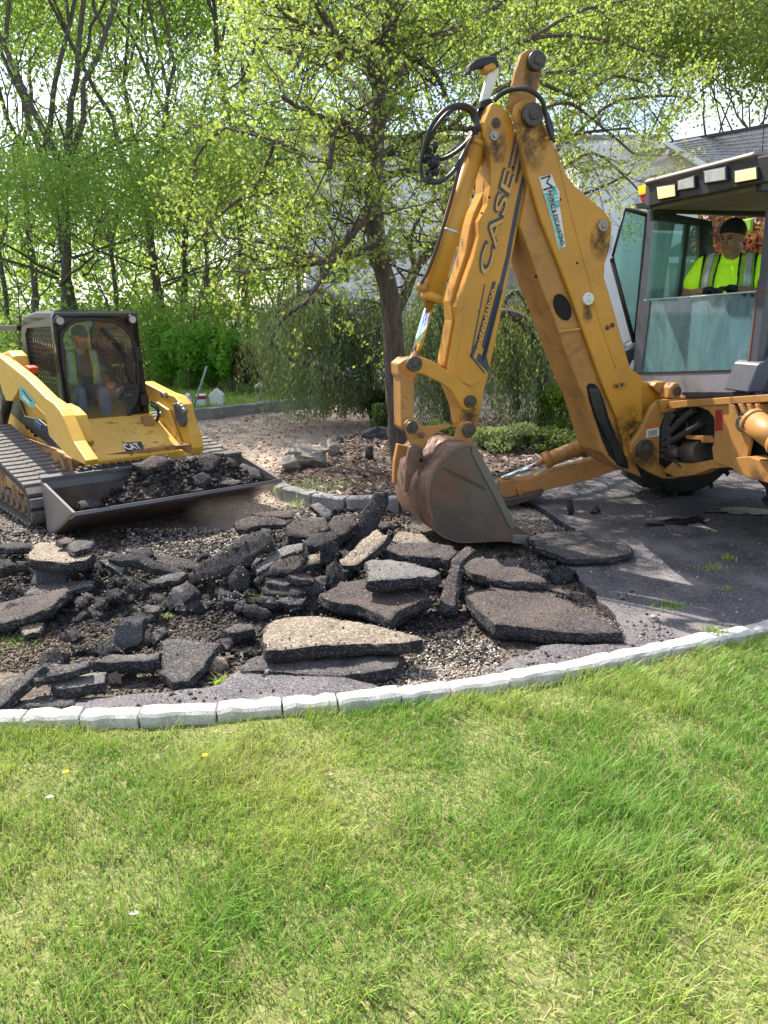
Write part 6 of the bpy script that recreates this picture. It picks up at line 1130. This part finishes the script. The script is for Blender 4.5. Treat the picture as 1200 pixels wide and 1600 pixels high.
# garage seen through the cab
gg = empty('garage', 'low garage with dark gable roof and stone piers, seen through the backhoe cab windows', 'garage', loc=(7, 15, 0))
quady('garage_roof', [(1026, 404), (1078, 368), (1130, 330), (1190, 372), (1230, 400), (1230, 404)], 15.0, .4, M_roofd, gg); quady('eave', [(1024, 402), (1240, 396), (1240, 406), (1024, 412)], 14.8, .5, M_trim, gg)
quady('garage_wall', [(1030, 410), (1240, 404), (1240, 650), (1030, 650)], 15.1, .4, M_cream, gg); quady('corner_board', [(1028, 412), (1046, 411), (1044, 640), (1024, 640)], 15.0, .1, M_trim, gg); quady('stone_pier', [(1048, 415), (1068, 414), (1066, 640), (1046, 640)], 14.95, .16, M_stone, gg)
bm = BM(); poly(bm, [ony(a, b, 17.5) for a, b in ((985, 600), (985, 300), (1120, 300), (1120, 600))], (0, .1, 0)); link('rear_wall', bm, M_white, hs)
# ================================================================ TREES
L_far = leafmat('leaf_spring_green', (.19, .36, .08), (.40, .56, .16), .62); L_far2 = leafmat('leaf_mid_green', (.18, .34, .085), (.36, .53, .15), .62); L_ylw = leafmat('leaf_dogwood_yellow', (.24, .38, .05), (.50, .54, .12), .55)
L_pale = leafmat('leaf_pale_blossom', (.34, .40, .14), (.58, .56, .26), .45); L_olive = leafmat('leaf_olive', (.26, .33, .11), (.46, .52, .22), .55); L_dark = leafmat('needle_dark', (.035, .075, .025), (.10, .16, .06), .25); L_conif = leafmat('needle_grey_green', (.13, .19, .10), (.32, .38, .22), .38)
L_bright = leafmat('leaf_bright_conifer', (.10, .32, .03), (.24, .50, .06), .45); L_red = leafmat('leaf_red_maple', (.20, .012, .02), (.42, .05, .06), .2); L_brown = leafmat('leaf_brown_dead', (.10, .045, .03), (.22, .10, .06), .25); L_pink = leafmat('leaf_purple_maple', (.22, .05, .07), (.45, .18, .22), .35)
BK = bark('bark_grey_brown', (.045, .035, .028), (.16, .125, .10)); BK2 = bark('bark_dark', (.06, .05, .04), (.17, .14, .115))
def limb(bm, a, b, r0, r1, n=6, wob=.06, seg=7):
    a, b = Vector(a), Vector(b); L_ = (b-a).length; pts = []; rr = []; o = Vector((random.random()*99, 0, 0))
    for i in range(n+1):
        t = i/n; p = a.lerp(b, t)+Vector([mn.noise(Vector((t*2.2+o.x, k*7, 0))) for k in range(3)])*wob*L_*math.sin(math.pi*min(1, t*1.2))*1.5; pts.append(p); rr.append(r0+(r1-r0)*t)
    tube(bm, pts, rr, seg, False); return pts
def grow(bm, p, d, ln, r, depth, tips, spread=.6, up=.25):
    q = p+d*ln; pts = limb(bm, p, q, r, r*.62, 5, .08, 7 if r > .03 else 4)
    if depth == 0: tips.extend(pts[2:]); return
    tips.extend(pts[-1:])
    for k in range(random.choice([2, 2, 3])):
        nd = (d+Vector((random.gauss(0, spread), random.gauss(0, spread), random.gauss(up, spread*.6)))).normalized(); grow(bm, pts[random.choice([-1, -2, -1])], nd, ln*random.uniform(.6, .85), r*.6, depth-1, tips, spread, up)
def tree_meshes(seed, ht, r, leaf, nl, size, bark_, forks=3, spread=.45, cl=.55, bare=.35):
    random.seed(seed); bm = BM(); tips = []
    top = limb(bm, (0, 0, -.3), (random.gauss(0, .3), random.gauss(0, .3), ht*bare), r, r*.7, 8, .03, 10)[-1]
    for k in range(forks):
        a = 2*math.pi*k/forks+random.random(); grow(bm, top, Vector((math.cos(a)*.42, math.sin(a)*.42, 1)).normalized(), ht*.26, r*.62, 4, tips, spread, .3)
    for k in range(6):
        a = random.random()*6.28; z = ht*random.uniform(bare*.45, bare); grow(bm, Vector((0, 0, z)), Vector((math.cos(a), math.sin(a), .35)).normalized(), ht*.13, r*.28, 2, tips, .5, .1)
    me = bpy.data.meshes.new('trunk'); bm.to_mesh(me); bm.free(); me.materials.append(bark_)
    T = np.array([tuple(t) for t in tips]); w_ = np.clip((T[:, 2]-ht*.25)/(ht*.4), .25, 1.6); idx = rng.choice(len(T), nl, p=w_/w_.sum()); P = T[idx]+rng.normal(0, cl, (nl, 3))*np.array([1, 1, .6]); lm = leafmesh('crown', P, size); lm.materials.append(leaf); return me, lm
def put(name, meshes, loc, s, label, cat='tree', group=None, rz=None):
    root = empty(name, label, cat, group, loc=loc); rz = random.random()*6.28 if rz is None else rz; root.rotation_euler = (0, 0, rz); root.scale = (s, s, s)
    for nm, me in zip(('trunk', 'crown'), meshes):
        if me is None: continue
        o = bpy.data.objects.new(nm, me); COL.objects.link(o); o.parent = root
    return root
V = [tree_meshes(3, 15, .15, L_far, 10500, .13, BK2, 3, .42, .75, .34), tree_meshes(8, 16, .13, L_far, 10500, .13, BK2, 2, .38, .75, .38), tree_meshes(15, 13, .10, L_far2, 12000, .13, BK2, 3, .5, .8, .28), tree_meshes(21, 12, .10, L_olive, 13000, .14, BK2, 4, .5, .8, .3), tree_meshes(31, 9, .05, L_far, 4200, .13, BK2, 3, .6, .6, .2), tree_meshes(41, 7, .045, L_ylw, 4200, .12, BK2, 3, .6, .6, .2)]
def gx_(px, y): return onp(px, 560, (0, y, 0), Vector((0, 1, 0))).x
random.seed(77)
FT = [(105, 21, 0, 1.0, 'nearest tall forked tree directly behind the track loader cab'), (142, 22.5, 1, .95, 'tall slim tree just right of the nearest forked one'), (262, 24, 0, .95, 'double-stemmed dark tree between the loader and the dogwood'), (276, 27, 1, 1.0, 'taller thin tree close behind the double-stemmed one'), (395, 28, 1, 1.15, 'high tree with dark upper limbs above the weeping spruce'), (20, 26, 2, 1.0, 'leafy tree at the far left picture edge'), (-60, 22, 0, .9, 'tree partly outside the left picture edge'), (190, 30, 2, 1.1, 'full green tree filling the gap left of the double-stemmed one'), (330, 33, 2, 1.2, 'rear green tree behind the high dark-limbed one'), (60, 34, 1, 1.2, 'distant slim tree behind the far left ones'),
      (470, 30, 2, 1.1, 'green tree rising behind the left side of the dogwood crown'), (560, 34, 2, 1.25, 'green tree high behind the dogwood trunk'), (700, 36, 3, 1.3, 'olive tree behind the bent arm of the backhoe'), (830, 37, 3, 1.35, 'olive tree above the house roof, left one'), (960, 36, 3, 1.3, 'olive tree above the gable peak'), (1070, 38, 3, 1.35, 'olive tree with dark limbs above the shingled roof'), (1180, 36, 3, 1.3, 'rightmost olive tree behind the roof'), (1300, 38, 3, 1.3, 'olive tree beyond the right picture edge')]
for px, y, v, s, l in FT: put('deciduous_tree', V[v], (gx_(px, y), y, max(0, (y-18))*.01), s, l, group='woodland trees behind the yard')
UT = [(30, 18.5, 4, .62, 'low bushy green sapling left of the loader cab roof'), (190, 20, 4, .65, 'low leafy sapling right of the loader cab'), (300, 19.5, 4, .7, 'leafy sapling above the bright conifers'), (235, 23, 4, .8, 'sapling under the double-stemmed tree'), (360, 21, 5, .85, 'yellow-green sapling left of the weeping spruce'), (60, 23, 4, .8, 'sapling thicket at the foot of the nearest forked tree'), (330, 25, 4, 1.0, 'taller bushy sapling behind the yellow-green one'), (430, 24, 4, .9, 'sapling behind the weeping spruce'), (-40, 17, 4, .6, 'sapling at the left edge beside the loader arm')]
for px, y, v, s, l in UT: put('sapling', V[v], (gx_(px, y), y, 0), s, l, group='saplings at the wood edge')
# dense shrub masses (undergrowth) and the far wood
def mass(name, label, boxes, n, size, mat, cat='undergrowth'):
    P = []
    for (x0, x1, y0, y1, z0, z1, w) in boxes:
        m = int(n*w); c = rng.uniform(0, 1, (m//40, 3)); cc = np.stack([x0+(x1-x0)*c[:, 0], y0+(y1-y0)*c[:, 1], z0+(z1-z0)*c[:, 2]*(.4+.6*c[:, 0])], 1); q = cc[rng.integers(0, len(cc), m)]; P.append(q+rng.normal(0, .45, (m, 3))*np.array([1, 1, .7]))
    P = np.vstack(P); P[:, 2] = np.abs(P[:, 2]); o = link(name, leafmesh(name, P, size), mat); return setp(o, label, cat, kind='stuff')
mass('undergrowth', 'tangle of bright green undergrowth along the edge of the wood', [(-15, -4, 19, 24, 0, 2.2, .6), (-5, 3, 22, 27, 0, 2.2, .4)], 26000, .15, L_far)
mass('far_wood', 'far green wood closing off the view between the trunks', [(-40, -2, 42, 55, 0, 13, .5), (-4, 40, 42, 55, 0, 14, .5)], 80000, .34, L_far2, 'wood')
# the big dogwood in the island, limbs traced from life
DY = 8.7; dw = empty('dogwood_tree', 'large grey-barked dogwood with crooked limbs and yellow-green leaves, left of the backhoe arm', 'tree', loc=tuple(ony(625, 735, DY)*Vector((1, 1, 0)) if False else (ony(625, 735, DY).x, DY, 0)))
def D(px, py, dy=0): return ony(px, py, DY+dy)
random.seed(5); bm = BM()
TR = [(636, 742, 0), (628, 720, 0), (622, 660, 0), (618, 600, 0), (614, 520, 0), (606, 450, .0), (592, 400, 0), (585, 340, 0), (585, 280, 0), (588, 220, 0), (594, 150, 0), (600, 80, .1), (606, 10, .2), (612, -80, .3)]
tube(bm, spline([D(*t) for t in TR], 5), [(.17, .13, .12, .115, .11, .105, .10, .095, .09, .08, .07, .055, .045, .03)[min(13, int(i/5))] for i in range(66)], 14)
for v in bm.verts: v.co += Vector((mn.noise(v.co*9), mn.noise(v.co*9+Vector((9, 0, 0))), 0))*.018
link('trunk', bm, BK, dw)
LM = [([(588, 245, 0), (565, 215, -.2), (530, 188, -.5), (520, 220, -.7), (516, 262, -.9)], .05), ([(525, 190, -.5), (480, 175, -.8), (440, 150, -1)], .028), ([(594, 150, 0), (575, 90, .1), (548, 70, 0), (520, 45, -.2), (495, 5, -.4), (480, -50, -.5)], .06), ([(548, 70, 0), (530, 90, -.3), (520, 50, -.5), (455, 30, -.8), (430, 5, -.9)], .03), ([(600, 100, .1), (612, 60, .3), (618, 20, .5), (625, -40, .6)], .045), ([(590, 190, 0), (610, 175, .2), (630, 110, .4), (640, 90, .5), (680, 115, .7), (700, 160, .8)], .045), ([(587, 260, 0), (610, 235, .3), (650, 215, .6), (700, 200, .9), (760, 205, 1.2), (820, 190, 1.5)], .045),
      ([(586, 290, 0), (620, 270, .3), (680, 265, .8), (740, 290, 1.3), (800, 260, 1.8), (870, 270, 2.2)], .04), ([(586, 330, 0), (560, 350, -.3), (530, 390, -.6), (500, 410, -.5), (440, 415, -.2), (380, 425, .3)], .05), ([(530, 390, -.6), (500, 440, -.9), (470, 480, -1.2)], .025), ([(588, 370, 0), (550, 400, -.3), (500, 405, -.1), (420, 380, .2), (350, 370, .5)], .035), ([(612, 500, 0), (632, 460, .4), (650, 420, .7), (685, 380, 1), (720, 350, 1.3), (760, 330, 1.8)], .07), ([(650, 420, .7), (640, 380, .9), (655, 340, 1.1), (680, 310, 1.4)], .035), ([(586, 300, 0), (556, 300, .3), (510, 320, .6), (450, 300, 1), (380, 310, 1.3)], .03), ([(588, 230, 0), (560, 240, .4), (500, 250, .8), (430, 220, 1.2), (350, 200, 1.6)], .03), ([(598, 110, .1), (640, 60, .6), (700, 50, 1), (760, 20, 1.4), (820, -20, 1.8)], .04), ([(700, 200, .9), (760, 150, 1.2), (830, 120, 1.6), (900, 110, 2)], .03), ([(740, 290, 1.3), (820, 240, 1.8), (900, 210, 2.2), (985, 200, 2.5)], .025), ([(800, 260, 1.8), (860, 310, 2.1), (920, 300, 2.4), (985, 270, 2.6)], .022), ([(760, 330, 1.8), (830, 400, 2.2), (880, 420, 2.4)], .022), ([(590, 180, 0), (540, 120, .5), (470, 90, 1), (400, 60, 1.4)], .03), ([(750, 100, 1.3), (830, 60, 1.7), (930, 60, 2.2), (1040, 90, 2.6)], .025), ([(900, 210, 2.2), (960, 160, 2.5), (1050, 150, 2.8), (1090, 160, 3)], .018), ([(830, 120, 1.6), (900, 150, 1.9), (960, 120, 2.2), (1010, 130, 2.5)], .02), ([(820, 190, 1.5), (880, 160, 1.9), (930, 190, 2.2), (990, 240, 2.4)], .02), ([(830, 60, 1.7), (900, 20, 2), (980, 0, 2.4)], .02), ([(870, 270, 2.2), (920, 240, 2.3), (960, 260, 2.4), (1000, 300, 2.5)], .016), ([(350, 200, 1.6), (310, 240, 1.7), (300, 300, 1.7)], .016), ([(430, 220, 1.2), (400, 290, 1.3), (350, 330, 1.4), (290, 400, 1.4)], .02), ([(400, 60, 1.4), (380, 120, 1.4), (340, 150, 1.5)], .016)]
tips = []; big = BM()
for path, r in LM:
    pts = spline([D(*t) for t in path], 5); n = len(pts); bm = BM(); tube(bm, pts, [r*(1-.7*i/n)+.006 for i in range(n)], 8)
    for v in bm.verts: v.co += Vector((mn.noise(v.co*12), mn.noise(v.co*12+Vector((9, 0, 0))), mn.noise(v.co*12+Vector((0, 9, 0)))))*.012
    link('branch', bm, BK, dw)
    for i in range(3, n, 2):
        for _ in range(2):
            d = Vector((random.gauss(0, 1), random.gauss(0, 1), random.gauss(.35, .7))).normalized(); grow(big, pts[i], d, random.uniform(.22, .5), r*.28*(1-.5*i/n)+.003, 2, tips, .55, .08)
setp(link('twigs', big, BK, dw), kind='stuff')
T = np.array([tuple(t) for t in tips]); n = 33000; idx = rng.integers(0, len(T), n); P = T[idx]+rng.normal(0, .07, (n, 3))
k = rng.uniform(0, 1, n) < .78; setp(link('crown', leafmesh('crown', P[k], .046, .7), L_ylw, dw), kind='stuff')
px_ = (P[:, 0]/P[:, 1]); kk = (~k); setp(link('blossom', leafmesh('blossom', P[kk], .05, .8), L_pale, dw), kind='stuff')
# side dogwood reaching in from behind, left
# weeping spruces
def weeper(label, arcs, n, hang, mat, size=.055, loc=None, sp=.25):
    root = empty('weeping_spruce', label, 'tree', loc=loc); bm = BM()
    for path, r in arcs: pts = spline([Vector(p) for p in path], 5); tube(bm, pts, [r*(1-.6*i/len(pts)) for i in range(len(pts))], 8)
    link('trunk', bm, BK2, root); P = []; D_ = []; A_s = [spline([Vector(p) for p in path], 8) for path, r in arcs]
    for _ in range(n):
        a = random.choice(A_s); p = random.choice(a[3:])+Vector((random.gauss(0, sp), random.gauss(0, sp*1.4), random.gauss(0, .08))); L_ = random.uniform(*hang); x = p.copy(); dx = Vector((random.gauss(0, .12), random.gauss(0, .12), 0))
        L_ = min(L_, max(.15, p.z-.12)); m = int(L_/.035)
        for i in range(m):
            t = i/m; q = x+dx*t*L_+Vector((0, 0, -L_*t)); w = .045*(1-t*.4); P.append((q.x+random.gauss(0, w), q.y+random.gauss(0, w), q.z))
    lm = leafmesh('foliage', P, size, .35, droop=(0, 0, -1)); setp(link('foliage', lm, mat, root), kind='stuff'); return root
y = 12.5; q = lambda px, py, dy=0: ony(px, py, y+dy)
weeper('wide weeping spruce with hanging curtains between the loader and the dogwood trunk', [([q(595, 650), q(575, 560), q(545, 490), q(490, 470, -.3), (q(440, 500, -.6)), q(420, 545, -.7)], .07), ([q(575, 560), q(530, 520, .4), q(480, 500, .8), q(430, 530, 1)], .04), ([q(590, 610), q(545, 600, -.4), q(500, 575, -.6), q(450, 560, -.9)], .05), ([q(590, 560), q(580, 500, .4), q(565, 470, .6), q(600, 480, .9), q(625, 520, 1)], .05), ([q(545, 490), q(500, 455, .3), q(450, 470, .5), q(415, 520, .5)], .04)], 1900, (.3, 1.15), L_conif, .06, (q(595, 650).x, y, 0), .22)
y = 10.5; weeper('narrow weeping spruce with bare lower trunk, seen between the backhoe arms', [([q(852, 690), q(850, 640), q(848, 590), q(838, 540), (q(815, 500)), q(780, 490), q(760, 520)], .11), ([q(848, 590), q(840, 520, .3), q(815, 460, .4), q(790, 470, .5), q(770, 540, .5)], .06), ([q(845, 560), q(858, 500, -.2), q(862, 450, -.2), q(880, 480, -.3)], .05), ([q(806, 640), q(805, 600), q(800, 540), q(785, 510)], .06)], 560, (.3, 1.0), L_conif, .055, (q(852, 690).x, y, 0), .16)
y = 11.5; weeper('weeping evergreen beside the dogwood trunk, behind the bucket link', [([q(700, 680), q(695, 600), q(690, 500), q(672, 440), q(650, 470)], .06), ([q(695, 600), q(712, 480), q(735, 430), q(750, 480)], .05), ([q(690, 520), q(670, 480), q(655, 520)], .04)], 700, (.4, 1.5), L_conif, .055, (q(700, 680).x, y, 0), .2)
# shrubs
def shrub(name, label, c, rx, rz, n, size, mat, cat='shrub', group=None, stem=True, cl=14, droop=None):
    root = empty(name, label, cat, group, loc=(c[0], c[1], c[2])); cc = []
    for _ in range(cl): d = Vector((random.gauss(0, 1), random.gauss(0, 1), random.gauss(.2, 1))).normalized()*random.uniform(.35, .85); cc.append((c[0]+d.x*rx, c[1]+d.y*rx, c[2]+rz*(1+d.z*.95)))
    cc = np.array(cc); P = cc[rng.integers(0, len(cc), n)]; v = rng.normal(size=(n, 3)); v /= np.linalg.norm(v, axis=1)[:, None]; P = P+v*(rng.uniform(.4, 1, n)**.5)[:, None]*np.array([rx*.42, rx*.42, rz*.42]); P[:, 2] = np.maximum(P[:, 2], c[2]+.02)
    link('foliage', leafmesh('foliage', P, size, .6, droop), mat, root)
    if stem:
        bm = BM()
        for k in range(5): e = cc[k]; limb(bm, Vector(c)-Vector((0, 0, .1)), e, .02+rx*.02, .008, 5, .05, 5)
        link('stem', bm, BK2, root)
    return root
random.seed(9)
def gp_(px, py): p = onz(px, py, 0); return (p.x, p.y, 0)
for px, y, rx, rz, l in ((292, 17.5, .55, .75, 'leftmost bright green rounded conifer behind the small lawn'), (330, 17.8, .6, .85, 'bright green rounded conifer, second from the left on the small lawn edge'), (362, 17.3, .5, .7, 'bright green rounded conifer beside the brown dying bush'), (262, 18.5, .6, .8, 'bright conifer half hidden by the loader lift arm')):
    shrub('conifer_shrub', l, (gx_(px, y), y, 0), rx, rz, 3200, .10, L_bright, group='bright conifers behind the small lawn')
shrub('dead_bush', 'reddish brown dying bush right of the bright conifers', (gx_(410, 17), 17, 0), .7, .6, 3000, .09, L_brown); shrub('dead_bush', 'dark red-brown low bush under the weeping spruce', (gx_(445, 16.6), 16.6, 0), .6, .35, 2000, .09, L_brown)
shrub('round_shrub', 'small dark clipped shrub at the left foot of the dogwood trunk', (ony(600, 620, 11.2).x, 11.2, 0), .24, .24, 1500, .05, L_dark)
shrub('maple_shrub', 'red Japanese maple between the backhoe arms', (ony(800, 520, 13.2).x, 13.2, .5), .75, .75, 3000, .09, L_red); shrub('maple_shrub', 'purple-pink maple right of the red one beneath the boom', (ony(868, 510, 13.6).x, 13.6, .3), .6, .95, 2600, .09, L_pink)
shrub('maple_shrub', 'red and pale maple seen behind the operator through the cab', (ony(1175, 400, 14).x, 14, 1.2), 1.3, 1.1, 5000, .12, L_red)
shrub('azalea', 'yellow-green small-leaved shrub left of the boom base', (ony(880, 620, 10.2).x, 10.2, 0), .38, .40, 3600, .045, leafmat('leaf_azalea', (.10, .24, .02), (.28, .40, .05), .4)); shrub('juniper', 'low dark juniper right of the spruce trunk', (ony(880, 670, 9.4).x, 9.4, .02), .38, .17, 2600, .05, L_dark)
shrub('juniper', 'low grey-green juniper left of the spruce trunk', (ony(780, 668, 9.6).x, 9.6, .02), .45, .20, 3400, .05, L_conif); shrub('juniper', 'low juniper at the foot of the evergreen by the bucket link', (ony(690, 660, 9.9).x, 9.9, .02), .35, .22, 2200, .05, L_dark)
shrub('juniper', 'dark low evergreen behind the dogwood trunk', (ony(590, 640, 12).x, 12.0, .02), .3, .3, 1500, .06, L_dark)
# broad-leaved green plant
p = onz(824, 700, .04); root = empty('hosta_plant', 'bright green broad-leaved plant below the spruce trunk', 'plant', loc=p); me_ = None
for k in range(34):
    a = random.random()*6.28; h = random.uniform(.08, .26); r = random.uniform(.05, .17); bm = BM(); d = Vector((math.cos(a), math.sin(a), 0)); s = Vector((-d.y, d.x, 0)); b0 = p+d*.01; pts = [(b0, .004), (b0+d*r*.5+Vector((0, 0, h*.8)), .018), (b0+d*r+Vector((0, 0, h)), .016), (b0+d*r*1.4+Vector((0, 0, h*.85)), .002)]
    L_ = [bm.verts.new(q_+s*w_) for q_, w_ in pts]; R_ = [bm.verts.new(q_-s*w_) for q_, w_ in pts]
    for i in range(3): bm.faces.new((L_[i], L_[i+1], R_[i+1], R_[i]))
    link('leaf', bm, L_bright, root)
# boulders, logs, stump
M_rock = groundmat('mossy_boulder', [(.3, (.20, .18, .155)), (.7, (.42, .39, .35))], 4, (.2, .19, .17), 60, .7, .9, (2.5, (.20, .20, .09), .56, .68)); M_rockd = groundmat('dark_boulder', [(.3, (.04, .04, .045)), (.7, (.15, .15, .15))], 5, None, 60, .8)
def boulder(px, py, w, h, seed, mat, label, lift=.0):
    p = onz(px, py, .03); me = chunk_mesh(seed, 3); o = bpy.data.objects.new('boulder', me); me.materials.append(mat); COL.objects.link(o); o.location = (p.x, p.y+w*.3, p.z+h*.25); o.scale = (w, w*.7, h); o.rotation_euler = (0, 0, seed); setp(o, label, 'boulder', 'boulders in the planting bed')
boulder(478, 732, .60, .34, 3, M_rock, 'pale mossy boulder, largest at the left end of the planting bed'); boulder(520, 712, .35, .26, 11, M_rock, 'rounded boulder touching the right end of the largest pale one'); boulder(588, 688, .60, .26, 17, M_rockd, 'long dark boulder at the left of the dogwood trunk'); boulder(497, 728, .16, .12, 19, simple('moss_yellow', (.28, .30, .03), .95, 0, .4, 20, .5), 'clump of yellow moss-covered stone before the pale boulder')
boulder(530, 692, .14, .12, 23, M_rockd, 'small brown block between the two boulders'); boulder(453, 736, .3, .22, 29, M_rock, 'whitish boulder end poking out left of the largest one')
p = onz(577, 718, .04); bm = BM(); tube(bm, [p-Vector((0, 0, .05)), p+Vector((0, 0, .16))], [.055, .05], 10); setp(link('path_light', bm, BLK), 'short black post standing in the planting bed mulch', 'post')
# small things on the far lawn
p = onz(321, 634, .02); bm = BM(); box(bm, Frame(p, (1, 0, 0), (0, 1, 0)), -.16, .02, -.08, .08, .0, .22); b = link('white_box', bm, WHT, None, .01); setp(b, 'small red and white box on the far lawn', 'box'); bm = BM(); box(bm, Frame(p, (1, 0, 0), (0, 1, 0)), -.165, .025, -.085, .085, .13, .19); link('red_band', bm, REDM, b)
bm = BM(); q_ = p+Vector((.2, 0, 0)); poly(bm, [q_+Vector(v) for v in ((-.13, 0, 0), (.13, 0, 0), (.13, 0, .2), (.0, 0, .32), (-.13, 0, .2))], (0, .2, 0)); setp(link('white_box', bm, WHT, None, .01), 'white gable-shaped box right of the red and white one', 'box')
p = onz(291, 640, .02); bm = BM(); ball(bm, p+Vector((0, 0, .12)), .12, (1, 1, 1.1)); ball(bm, p+Vector((.05, 0, .25)), .05); setp(link('garden_ornament', bm, WHT), 'white round garden ornament beside the loader lift arm', 'ornament')
p = onz(408, 626, .02); bm = BM(); tube(bm, [p, p+Vector((0, 0, .26))], .035, 8); tube(bm, [p+Vector((0, 0, .26)), p+Vector((0, 0, .30)), p+Vector((0, 0, .36))], [.13, .12, .02], 12); setp(link('path_lamp', bm, simple('grey_lamp', (.35, .35, .36), .5)), 'low mushroom path lamp before the brown bush', 'lamp')
a, b = onz(303, 637, .02), ony(323, 572, onz(303, 637, .02).y); bm = BM(); tube(bm, [a, b], .018, 8); setp(link('leaning_pipe', bm, simple('grey_pipe', (.32, .33, .34), .6)), 'thin grey pipe leaning against the bright conifers', 'pipe')
p0, p1 = ony(575, 606, 12.2), ony(563, 636, 12.2); bm = BM(); tube(bm, spline([p0, p0.lerp(p1, .5)+Vector((.04, 0, 0)), p1], 4), [.05]*9, 7); setp(link('fallen_branch', bm, BK2), 'dark broken limb hanging at the right of the weeping spruce', 'branch')

# dust drifting off the loader bucket
bm = BM(); c = onz(400, 812, .12); ball(bm, c+Vector((0, .15, .02)), .5, (1.3, .5, .34), 20); du = link('dust_cloud', bm); m = bpy.data.materials.new('dust_air'); m.use_nodes = True; n = m.node_tree; n.nodes.clear(); o_ = n.nodes.new('ShaderNodeOutputMaterial'); v = n.nodes.new('ShaderNodeVolumePrincipled'); v.inputs['Color'].default_value = (.80, .70, .60, 1); t = tcoord(n)
g = node(n, 'ShaderNodeTexGradient', gradient_type='SPHERICAL'); mp = node(n, 'ShaderNodeMapping'); mp.vector_type = 'TEXTURE'; mp.inputs['Location'].default_value = tuple(c+Vector((0, .15, .02))); mp.inputs['Scale'].default_value = (.65, .25, .17); n.links.new(t, mp.inputs[0]); n.links.new(mp.outputs[0], g.inputs[0])
q = node(n, 'ShaderNodeMath', operation='MULTIPLY'); n.links.new(g.outputs['Fac'], q.inputs[0]); n.links.new(nz(n, 4, 4, .6, t), q.inputs[1]); q2 = node(n, 'ShaderNodeMath', operation='MULTIPLY', i={1: 1.6}); n.links.new(q.outputs[0], q2.inputs[0]); n.links.new(q2.outputs[0], v.inputs['Density']); n.links.new(v.outputs[0], o_.inputs['Volume']); du.data.materials.append(m); setp(du, 'thin brown dust rising beside the right end of the loader bucket', 'dust', kind='stuff'); SC.cycles.volume_step_rate = 4
